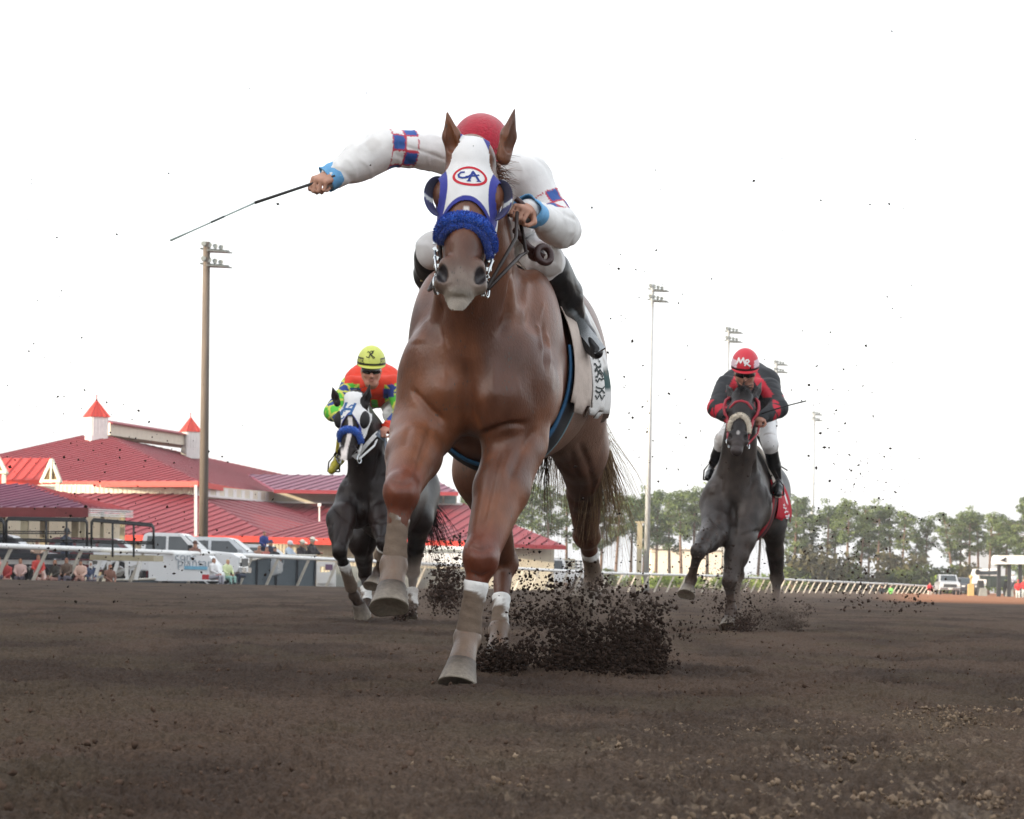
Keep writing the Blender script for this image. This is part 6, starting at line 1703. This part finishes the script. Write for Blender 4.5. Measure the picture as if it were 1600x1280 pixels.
# ------------------------------------------------------------------ vehicles
tyre = material('tyre_rubber', rgb(30, 30, 31), .8, nscale=20, namt=.1); glassm = material('dark_glass', rgb(44, 54, 60), .08, spec=.7, nscale=.7, namt=.2); chrome = material('chrome', rgb(200, 200, 200), .2, metal=1, nscale=3, namt=.03)
def vehicle(name, label, cat, loc, rz, prof, cabin, L, Wd, paint, wheels, wr=.38, group=None, front=True, scale=1.):
    """prof: side outline of body (x,z); cabin: list of (x0,z0,x1,z1 side windows)"""
    r = empty(name, loc); tag(r, label, cat, group)
    bm = bmesh.new(); w = Wd / 2
    def ring(y, inset): return [bm.verts.new((x, y, z)) for x, z in prof]
    zc = 1.05
    A = [bm.verts.new((x, -w + .16 * max(0, (z - zc)), z)) for x, z in prof]; B = [bm.verts.new((x, w - .16 * max(0, (z - zc)), z)) for x, z in prof]
    n = len(prof); bm.faces.new(A[::-1]); bm.faces.new(B)
    for i in range(n): bm.faces.new((A[i], A[(i + 1) % n], B[(i + 1) % n], B[i]))
    bmesh.ops.recalc_face_normals(bm, faces=bm.faces[:]); bmesh.ops.bevel(bm, geom=bm.edges[:] , offset=.035, segments=2, affect='EDGES', clamp_overlap=True)
    me = bpy.data.meshes.new('body'); bm.to_mesh(me); bm.free(); o = bpy.data.objects.new('body', me); COL.objects.link(o); o.parent = r; me.materials.append(paint)
    def part(mb, nm, m, sm=False):
        o = mb.build(nm, m, None, sm); o.parent = r; return o
    for s in (-1, 1):
        for q in cabin:
            mb = MB(); P = [Vector((x, s * (w - .16 * max(0, z - zc) + .012), z)) for x, z in q]
            mb.slab(P if s < 0 else P[::-1], .02); part(mb, 'side_window', glassm)
    for x in wheels:
        for s in (-1, 1):
            mb = MB(); mb.tube([(x, s * (w - .20), wr), (x, s * (w + .02), wr)], wr, 20); wo = part(mb, 'wheel', tyre, False)
            mb = MB(); mb.tube([(x, s * (w + .01), wr), (x, s * (w + .035), wr)], [wr * .58, wr * .5], 14); h = mb.build('rim', chrome, None); h.parent = wo
            mb = MB(); mb.torus((x, s * (w + .0), wr), wr + .05, .03, (0, 1, 0), 18, 6); part(mb, 'wheel_arch', paint)
    r.rotation_euler = (0, 0, rz); r.scale = (scale,) * 3
    return r, part
def pickup(label, loc, rz, paint, scale=1., group='parked vehicles'):
    prof = [(-2.9, .55), (-2.9, 1.18), (-1.05, 1.22), (-.95, 1.85), (-.80, 1.93), (.45, 1.93), (.62, 1.86), (1.25, 1.30), (2.55, 1.20), (2.78, 1.08), (2.85, .6), (2.75, .45), (-2.75, .45)]
    win = [[(-.85, 1.28), (-.05, 1.28), (-.05, 1.80), (-.78, 1.80)], [(.05, 1.28), (1.02, 1.28), (.52, 1.80), (.05, 1.80)]]
    r, part = vehicle('pickup_truck', label, 'pickup truck', loc, rz, prof, win, 5.7, 1.95, paint, (-1.85, 1.85), .40, group, True, scale)
    mb = MB(); mb.slab([(1.245, -.78, 1.33), (1.245, .78, 1.33), (.66, .70, 1.86), (.66, -.70, 1.86)], .02); part(mb, 'windscreen', glassm)
    mb = MB(); mb.box((2.865, 0, .86), (.05, 1.25, .30)); part(mb, 'grille', material('grille_dark', rgb(50, 52, 54), .5, nscale=30, namt=.3))
    for s in (-1, 1):
        mb = MB(); mb.box((2.84, s * .80, .94), (.08, .28, .2)); part(mb, 'headlight', material('headlight_glass', rgb(220, 224, 226), .1, nscale=9, namt=.05))
        mb = MB(); mb.box((.95, s * 1.10, 1.36), (.14, .22, .24)); part(mb, 'wing_mirror', tyre)
        mb = MB(); mb.box((-.02, s * .985, 1.14), (.2, .02, .05)); part(mb, 'door_handle', tyre)
    mb = MB(); mb.box((2.90, 0, .56), (.14, 1.9, .2)); part(mb, 'bumper', chrome)
    mb = MB(); mb.box((2.98, 0, .58), (.02, .4, .14)); part(mb, 'number_plate', whitep)
    return r
vw = material('white_car_paint', (.76, .77, .78), .25, coat=.5, nscale=1, namt=.03); vs = material('silver_car_paint', rgb(190, 194, 198), .28, metal=.3, coat=.5, nscale=1, namt=.03); vd = material('dark_car_paint', rgb(52, 50, 58), .25, coat=.5, nscale=1, namt=.05); vm = material('maroon_car_paint', rgb(96, 34, 42), .25, coat=.5, nscale=1, namt=.05)
pickup('white crew cab pickup parked below the red roofed barn', G(268, 122), math.radians(-6), vw, 1.0)
def suv(label, loc, rz, paint, scale=1., name='parked_car', cat='car'):
    prof = [(-2.4, .5), (-2.42, 1.1), (-2.2, 1.72), (-2.0, 1.80), (.35, 1.80), (.6, 1.74), (1.25, 1.22), (2.2, 1.08), (2.42, .9), (2.42, .5), (2.3, .38), (-2.3, .38)]
    win = [[(-2.1, 1.18), (-1.25, 1.18), (-1.25, 1.66), (-1.98, 1.66)], [(-1.12, 1.18), (-.3, 1.18), (-.3, 1.66), (-1.12, 1.66)], [(-.18, 1.18), (1.0, 1.18), (.5, 1.66), (-.18, 1.66)]]
    r, part = vehicle(name, label, cat, loc, rz, prof, win, 4.8, 1.85, paint, (-1.45, 1.5), .35, 'parked vehicles', True, scale)
    mb = MB(); mb.slab([(1.24, -.74, 1.25), (1.24, .74, 1.25), (.64, .66, 1.73), (.64, -.66, 1.73)], .02); part(mb, 'windscreen', glassm)
    for s in (-1, 1):
        mb = MB(); mb.box((2.40, s * .70, .90), (.08, .34, .16)); part(mb, 'headlight', material('headlight_glass'))
        mb = MB(); mb.box((-2.41, s * .80, 1.1), (.05, .16, .3)); part(mb, 'tail_light', material('red_fascia'))
        mb = MB(); mb.box((.95, s * 1.03, 1.26), (.12, .2, .16)); part(mb, 'wing_mirror', paint)
    return r
suv('silver estate car parked between the pickup and the spectators', G(342, 131), math.radians(-4), vs, 1.08)
suv('second silver car half hidden behind the estate car', G(402, 140), math.radians(-8), vs, 1.0)
suv('maroon car parked beneath the pavilion roof', G(166, 131), math.radians(-4), vm, 1.0)
suv('dark car parked at the left edge under the pavilion', G(-2, 126), math.radians(-4), vd, 1.0)
pickup('silver pickup facing the camera at the far right end of the rail', G(1480, 320), math.radians(-92), vs, 1.05)
suv('dark car parked beside the silver pickup at the far right', G(1508, 330), math.radians(-86), vd, 1.0)
pickup('white pickup parked behind the rail right of the chestnut horse', G(856, 205), math.radians(185), vw, 1.05)
suv('pale blue car far off behind the rail right of the grey horse', G(1352, 430), math.radians(5), material('pale_blue_paint', rgb(176, 186, 206), .3, nscale=1, namt=.03))
# white trailer with lettering, in front of the pickup
tr = empty('trailer', G(285, 116)); tag(tr, 'white trailer with thin grey lettering behind the rail', 'trailer')
tp = [W(x, y, 116) for x, y in ((238, 866), (326, 868), (338, 884), (345, 898), (345, 908), (232, 908), (232, 880))]
mb = MB(); mb.pslab(tp, 2.2); mb.build('body', material('trailer_white', (.78, .80, .81), .4, nscale=1, namt=.03), tr)
lt = material('thin_grey_lettering', rgb(146, 158, 168), .7)
R_ = Vector((1, 0, 0)); U_ = Vector((0, 0, 1)); n_ = (tp[1] - tp[0]).cross(tp[2] - tp[0]).normalized()
yT = min(p.y for p in tp) - .03
for txt, px, py, sz in (('conc', 290, 870.5, .42), ('plantar', 304, 879.5, .46)):
    c = W(px, py, yT); V, F = text_mesh(txt, sz, 0, -.002, 9); link('lettering', np_mesh('lettering', [c + R_ * v.x + U_ * v.y for v in V], F), lt, tr)
mb = MB(); c = W(306, 887.5, yT); mb.box(c, (.85, .02, .12)); mb.build('blue_stripe', material('sky_blue_sign', rgb(120, 178, 206), .7, nscale=3, namt=.1), tr)
mb = MB(); c = W(330, 902, 114.5); mb.box(c, (.62, .5, .18)); tag(mb.build('red_cooler', material('red_plastic', rgb(200, 40, 50), .5, nscale=4, namt=.05)), 'red box on the ground beside the girl in white', 'box')
# flat trailer stage with black pipe railing at the left
st = empty('stage_trailer', G(110, 108)); tag(st, 'white flat trailer used as a viewing stand, with black pipe railing', 'trailer')
def bar_px(mb, x0, y0, x1, y1, D, w): mb.bar(W(x0, y0, D), W(x1, y1, D), w)
blackp = material('black_pipe', rgb(30, 32, 34), .45, nscale=6, namt=.1)
mb = MB()
for Dd in (108, 110.5):
    dy = (Dd - 108) * -1.2
    for x0, x1, y0, y1 in ((-30, 6, 814, 814), (10, 136, 812, 814), (143, 240, 814, 822)):
        mb.tube([W(x0, 856, Dd), W(x0, y0 + 5 + dy, Dd), W(x0 + 3, y0 + dy, Dd), W(x1 - 3, y1 + dy, Dd), W(x1, y1 + 5 + dy, Dd), W(x1, 858, Dd)], .045, 6)
    mb.tube([W(-30, 844 + dy, Dd), W(240, 850 + dy, Dd)], .035, 6); mb.tube([W(-30, 833 + dy, Dd), W(110, 834 + dy, Dd)], .025, 6)
for x in (72, 104, 176, 209): mb.tube([W(x, 814 + (x > 140) * 4, 108), W(x, 870, 108)], .04, 6)
mb.build('railing', blackp, st, True)
mb = MB(); c = (W(-40, 868, 108) + W(140, 870, 108)) / 2; mb.pslab([W(-40, 864, 108), W(138, 866, 108), W(138, 873, 108), W(-40, 871, 108)], 3); mb.build('deck_edge', material('dark_post', rgb(36, 40, 46)), st)
mb = MB(); mb.pslab([W(140, 867, 108), W(240, 868, 108), W(240, 877, 108), W(140, 875, 108)], 3); mb.build('deck', material('timber_post'), st)
mb = MB(); mb.pslab([W(-40, 874, 108.2), W(138, 876, 108.2), W(138, 882, 108.2), W(-40, 881, 108.2)], 2.5)
for x in (142, 156, 170, 184, 198, 220): bar_px(mb, x, 877, x + (x % 4 - 2) * 4, 906, 108, .12)
bar_px(mb, 150, 903, 215, 884, 108.3, .08); mb.build('frame', whitep, st)
for px in (30, 60): mb = MB(); c = W(px, 896, 108.4); mb.tube([c, c + Vector((0, .3, 0))], .32, 16); mb.build('wheel', tyre, st)
# fences and trailers right of the screen
mb = MB(); mb.pslab([W(516, 884, 150), W(742, 890, 152), W(742, 922, 152), W(516, 919, 150)], .06)
for k in range(70): x = 516 + 226 * k / 69; mb.bar(W(x, 884 + 6 * k / 69, 149.9), W(x, 919 + 3 * k / 69, 149.9), .06)
tag(mb.build('metal_fence', material('grey_corrugated', rgb(142, 146, 142), .6, nscale=3, namt=.1)), 'grey corrugated metal fence behind the dark bay horse', 'fence')
gt = empty('gate_stand', G(508, 139)); tag(gt, 'white gate stand with a small purple sign behind the rail', 'gate')
mb = MB(); bar_px(mb, 497, 880, 497, 917, 139, .16); bar_px(mb, 521, 880, 521, 917, 139, .2); bar_px(mb, 495, 881, 523, 882, 139, .22); bar_px(mb, 497, 903, 521, 903, 139, .5); bar_px(mb, 497, 914, 521, 914, 139, .3); bar_px(mb, 497, 917, 517, 895, 139.2, .16); mb.build('frame', whitep, gt)
mb = MB(); mb.box(W(514, 886.5, 138.8), (.32, .03, .26)); mb.build('sign', material('purple_sign', rgb(112, 84, 112), .6, nscale=20, namt=.3), gt)
mb = MB(); mb.pslab([W(640, 852, 156), W(728, 854, 156), W(728, 886, 156), W(640, 884, 156)], 2.4); o = empty('horse_trailer', G(684, 157)); tag(o, 'white horse trailer parked behind the grey fence', 'trailer'); mb.build('body', material('trailer_white'), o)
mb = MB(); mb.pslab([W(650, 858, 155.9), W(720, 859, 155.9), W(720, 863, 155.9), W(650, 862, 155.9)], .02); mb.build('vent_panel', material('grey_corrugated'), o)
for k, (x0, x1, y0, y1, D) in enumerate(((828, 876, 872, 885, 215), (878, 915, 876, 890, 225))):
    o = empty('cattle_pen', G((x0 + x1) / 2, D)); tag(o, ('cream railed enclosure right of the chestnut\'s legs', 'white railed pen behind the rail by the chestnut\'s hind leg')[k], 'pen')
    mb = MB()
    for y in np.linspace(y0, y1, 4): bar_px(mb, x0, y, x1, y + 2, D, .14); mb.bar(W(x1, y + 2, D), W(x1, y + 2, D) + Vector((1, 3, 0)), .12)
    mb.build('pen_rail', (material('timber_post'), whitep)[k], o); mb = MB()
    for x in np.linspace(x0, x1, 6): bar_px(mb, x, y0, x, y1 + 14, D, .14)
    mb.build('pen_post', (material('timber_post'), whitep)[k], o)
# right: canopy, truck, tractor
cn = empty('canopy', G(1592, 285)); tag(cn, 'white canopy on dark posts at the right edge of the track', 'canopy')
mb = MB(); mb.pslab([W(1560, 868, 284), W(1640, 868, 284), W(1640, 881.5, 284), W(1558, 881.5, 284), W(1558, 876, 284)], 3.5); mb.build('roof', material('canopy_white', (.76, .80, .80), .6, nscale=1, namt=.04), cn)
for px in (1561, 1577, 1594, 1615): mb = MB(); t = W(px, 881, 285); b = G(px, 285); mb.bar(t, b, .32); mb.build('post', material('dark_post'), cn)
mb = MB(); mb.poly([W(x, y, 283.9) for x, y in ((1562, 876), (1568, 873), (1571, 871), (1573, 872), (1571, 876), (1574, 879), (1570, 878), (1567, 877))]); mb.build('emblem', material('dark_post'), cn)
tk = empty('lorry', G(1546, 310)); tag(tk, 'white lorry cab with a wide dark windscreen beside the canopy', 'lorry')
mb = MB(); mb.pslab([W(x, y, 309) for x, y in ((1529, 889), (1560, 888), (1562, 912), (1526, 912), (1526, 897))], 4); mb.build('body', vw, tk)
mb = MB(); mb.pslab([W(x, y, 308.9) for x, y in ((1531, 892.5), (1559, 892), (1560, 898), (1530, 898))], .05); mb.build('windscreen', glassm, tk)
for px in (1530, 1558): mb = MB(); c = G(px, 309) + Vector((0, 0, .5)); mb.tube([c, c + Vector((0, 0, 0)) + Vector((.35, 0, 0))], .5, 14); mb.build('wheel', tyre, tk)
mb = MB(); c = W(1527.5, 894, 308.8); mb.ball(c, (.25, .1, .3)); mb.build('wing_mirror', tyre, tk)
tc = empty('tractor', G(1555, 296)); tag(tc, 'dark green tractor standing in front of the white lorry', 'tractor')
c0 = G(1555, 296); mb = MB(); mb.box(c0 + Vector((0, 0, 1.25)), (1.3, 2.4, .8)); mb.box(c0 + Vector((0, .9, 1.75)), (2.6, 1.0, .35)); mb.build('body', material('tractor_green', rgb(40, 52, 48), .4, nscale=3, namt=.15), tc)
for s in (-1, 1):
    mb = MB(); c = c0 + Vector((s * 1.25, .9, .72)); mb.tube([c - Vector((.25, 0, 0)), c + Vector((.25, 0, 0))], .75, 18); w_ = mb.build('wheel', tyre, tc)
    mb = MB(); mb.slab([c0 + Vector((s * 1.25 + x, -.9, z)) for x, z in ((-.4, 0), (.4, 0), (.28, .75), (-.28, .75))], .3); mb.build('counterweight', material('grey_corrugated'), tc)
    mb = MB(); mb.bar(c0 + Vector((s * .5, .6, 1.6)), c0 + Vector((s * .5, .6, 2.7)), .1); mb.build('roll_bar', blackp, tc)
mb = MB(); p = G(1517, 292); mb.box(p + Vector((0, 0, .55)), (.55, .5, 1.1)); mb.box(p + Vector((0, 0, 1.35)), (.14, .14, .7)); mb.ball(p + Vector((0, 0, 1.75)), (.18, .14, .18)); tag(mb.build('signal_post', material('yellow_post', rgb(190, 164, 110), .7, nscale=4, namt=.15)), 'yellow based signal post left of the tractor', 'post')

# ------------------------------------------------------------------ spectators
def spectator(px, yhead, D, shirt, label, pose='stand', face=(.5, -.85, -.1), hat=None, legs=rgb(52, 58, 76), s=.95, skin=rgb(184, 136, 112), hair=rgb(60, 42, 30), h=.026, group='spectators along the rail', lean=0.):
    hc = W(px, yhead, D); f = unit((face[0], face[1], 0)); x = Vector((-f.y, f.x, 0)) * -1; x = f.cross(Vector((0, 0, 1))); Z = Vector((0, 0, 1))
    def Q(a, b, c): return hc + (x * a + f * (b + lean * (-c)) + Z * c) * s
    J = dict(head=hc, neck=Q(0, -.03, -.16), sL=Q(-.19, -.03, -.24), sR=Q(.19, -.03, -.24), pelvis=Q(0, -.06, -.72))
    rg = random.Random(int(px * 7 + yhead))
    for k, sg in (('L', -1), ('R', 1)):
        if pose == 'stand': J['e' + k] = Q(.25 * sg, -.02 + .1 * rg.random(), -.50); J['w' + k] = Q(.16 * sg, .20 + .1 * rg.random(), -.50 - .1 * rg.random())
        elif pose == 'lean': J['e' + k] = Q(.26 * sg, .16, -.46); J['w' + k] = Q(.08 * sg, .36, -.44)
        else: J['e' + k] = Q(.25 * sg, .05, -.46); J['w' + k] = Q(.12 * sg, .28, -.58)
        J['h' + k] = Q(.10 * sg, -.05, -.76)
        if pose == 'sit': J['k' + k] = Q(.13 * sg, .38, -.72); J['a' + k] = Q(.13 * sg, .42, -1.12); J['t' + k] = Q(.13 * sg, .60, -1.14)
        else: J['k' + k] = Q(.11 * sg, .0, -1.12); J['a' + k] = Q(.11 * sg, -.05, -1.50); J['t' + k] = Q(.11 * sg, .12, -1.52)
    c = dict(h=h, J=J, face=face, label=label, group=group, handL=((J['wL'] - J['eL']), (0, 0, 1), 1), handR=((J['wR'] - J['eR']), (0, 0, 1), -1), handk=1.1, lat=x,
             jersey=lambda V, J: np.tile(np.array(shirt), (len(V), 1)), breeches=lambda V, J: np.tile(np.array(legs), (len(V), 1)), sleeve=(.075, .06, .045), skin=skin, hair=hair, bootline=.9, s=s, fold=.012, stubble=0, topname='shirt', legname='trousers')
    make_person(c)
    xx, ff, uu = c['frame']
    if hat:
        kind, colr = hat; mb = MB(); M = Matrix((xx, ff, uu)).transposed(); b = hc + uu * .05 * s
        mb.ball(b + uu * .02, (.095 * s, .115 * s, .10 * s if kind == 'cap' else .12 * s), M, 14)
        if kind == 'cap': mb.slab([b + xx * -.07 + ff * .08, b + xx * .07 + ff * .08, b + xx * .06 + ff * .20 - uu * .02, b - xx * .06 + ff * .20 - uu * .02], .015)
        else:
            V, F = [], []; n = 20
            for i in range(n):
                a = 2 * math.pi * i / n
                for r in (.8, 1.0, 1.9):
                    V.append(b + (xx * math.sin(a) * .10 * r + ff * math.cos(a) * .115 * r * .95 + uu * (.0 + (.05 * abs(math.sin(a)) ** 2 if r > 1.5 else 0))) * s)
            for i in range(n):
                for j in range(2): F.append((i * 3 + j, i * 3 + j + 1, ((i + 1) % n) * 3 + j + 1, ((i + 1) % n) * 3 + j))
            mb.add(V, F)
        mb.build('hat', material('hat_%d_%d' % (int(colr[0] * 99), int(colr[2] * 99)), colr, .8, nscale=8, namt=.05), c['root'], True)
W_ = (.74, .74, .74)
spectator(488, 846, 136, rgb(40, 36, 38), 'man in a black shirt and tall white cowboy hat leaning on the rail, rightmost', 'lean', (.9, -.4, -.15), ('cowboy', rgb(226, 220, 206)), s=1.12)
spectator(472, 850, 136.5, rgb(48, 40, 42), 'man in a black shirt and white cowboy hat, left of the other hatted man', 'lean', (.85, -.5, -.2), ('cowboy', rgb(220, 214, 200)), s=1.12)
spectator(453, 851, 135, rgb(176, 190, 204), 'man in a pale grey T-shirt and white cap leaning on the rail', 'lean', (.9, -.35, -.1), ('cap', rgb(222, 222, 226)), s=1.12)
spectator(413, 834, 134, rgb(44, 62, 128), 'child in a blue shirt lifted above the other spectators', 'stand', (.5, -.8, 0), None, s=.78, skin=rgb(176, 128, 100))
spectator(423, 849, 133, rgb(40, 46, 66), 'person with a dark cap standing below the child in blue', 'stand', (.7, -.7, 0), ('cap', rgb(52, 60, 92)))
spectator(405, 856, 132, rgb(150, 112, 92), 'long haired woman standing left below the child in blue', 'stand', (.3, -.9, -.2), None, s=.85, hair=rgb(128, 88, 62))
spectator(417, 858, 131, rgb(168, 96, 84), 'brown haired woman bending forward in front of the child in blue', 'stand', (.2, -.9, -.3), None, s=.85, hair=rgb(112, 66, 48))
spectator(430, 858, 131, rgb(30, 30, 34), 'dark haired person in black beside the brown haired woman', 'stand', (.5, -.8, -.3), None, s=.85, hair=rgb(30, 24, 22))
spectator(305, 851, 119, rgb(120, 84, 72), 'man in a cap looking over the white trailer', 'stand', (.6, -.8, 0), ('cap', rgb(96, 70, 62)))
spectator(334, 876, 114, (.72, .72, .72), 'girl in a white sleeveless top sitting beside the red box', 'sit', (.9, -.4, -.2), None, rgb(150, 150, 160), .82, hair=rgb(112, 80, 62))
spectator(356, 878, 118, rgb(206, 216, 170), 'blonde girl in a pale green top sitting behind the rail', 'sit', (.7, -.7, -.2), None, rgb(150, 190, 180), .8, hair=rgb(176, 142, 100))
spectator(378, 874, 124, rgb(62, 74, 70), 'dark haired woman in a dark green top behind the sloping screen', 'sit', (-.4, -.8, -.2), None, s=.85, hair=rgb(60, 48, 40))
spectator(104, 832, 112, rgb(44, 50, 66), 'man in a navy shirt and cap standing at the stage railing', 'stand', (.85, -.5, -.15), ('cap', rgb(70, 70, 74)), s=1.0)
spectator(58, 846, 112, rgb(206, 180, 160), 'blond child peering over the rail in front of the stage', 'stand', (.2, -.95, 0), None, s=.75, hair=rgb(204, 180, 140))
for i, (px, y, sh, lb) in enumerate(((-2, 874, rgb(196, 150, 140), 'seated woman in pale pink at the left edge behind the rail'), (10, 880, rgb(170, 60, 58), 'seated child in dark red behind the rail at far left'), (32, 877, rgb(208, 176, 168), 'seated woman in blush pink below the stage'),
                                     (60, 871, rgb(196, 72, 64), 'red haired woman in a coral top below the stage'), (62, 884, rgb(214, 190, 180), 'child in cream sitting in front of the coral topped woman'), (86, 879, rgb(70, 66, 60), 'seated person in dark olive below the stage'),
                                     (104, 876, rgb(104, 86, 74), 'seated person in brown below the navy shirted man'), (126, 879, rgb(210, 176, 160), 'seated woman in beige right of the person in brown'), (142, 882, rgb(72, 84, 112), 'seated child in slate blue by the trailer legs'), (172, 886, rgb(120, 84, 70), 'crouching person in brown beneath the trailer deck'))):
    spectator(px, y, 106 + (i % 3), sh, lb, 'sit', ((i % 5 - 2) * .3, -.9, -.2), None, rgb(170, 130, 118) if i % 2 else rgb(96, 90, 100), .78, hair=(rgb(128, 78, 56), rgb(70, 48, 38), rgb(168, 120, 84))[i % 3])
spectator(1591, 909, 262, rgb(188, 36, 44), 'person in a red jacket and pale jeans standing under the canopy', 'stand', (-.3, -.9, 0), ('cap', rgb(170, 40, 44)), rgb(186, 196, 196), 1.05, h=.034)
spectator(1600, 907, 263, rgb(196, 40, 46), 'person in red at the right edge of the picture', 'stand', (-.6, -.7, 0), None, rgb(176, 186, 190), 1.05, h=.034)
spectator(1453, 912, 290, rgb(196, 44, 56), 'small figure in a red top left of the silver pickup', 'stand', (.3, -.9, 0), None, rgb(200, 190, 180), .95, h=.036)
spectator(1583, 898, 290, rgb(176, 186, 204), 'person in a pale blue shirt under the canopy', 'stand', (-.3, -.9, 0), ('cap', W_), s=.95, h=.036)
spectator(1392, 917, 285, rgb(110, 190, 90), 'far figure in bright green behind the rail', 'stand', (-.6, -.7, 0), None, s=.9, h=.036)
spectator(1378, 917, 288, rgb(40, 44, 48), 'far figure in black left of the one in bright green', 'stand', (.3, -.9, 0), None, s=.95, h=.036)

# ------------------------------------------------------------------ evening haze
hz = bpy.data.materials.new('haze_air'); hz.use_nodes = True; nt = hz.node_tree; nt.nodes.clear()
ho = nt.nodes.new('ShaderNodeOutputMaterial'); hp = nt.nodes.new('ShaderNodeVolumePrincipled'); hp.inputs['Color'].default_value = (.95, .96, .98, 1); hp.inputs['Density'].default_value = .00026
nt.links.new(hp.outputs[0], ho.inputs['Volume'])
mb = MB(); mb.box((0, 180, 16.5), (420, 560, 36)); tag(mb.build('haze', hz), 'thin pale evening haze over the whole track', 'haze', None, 'stuff')
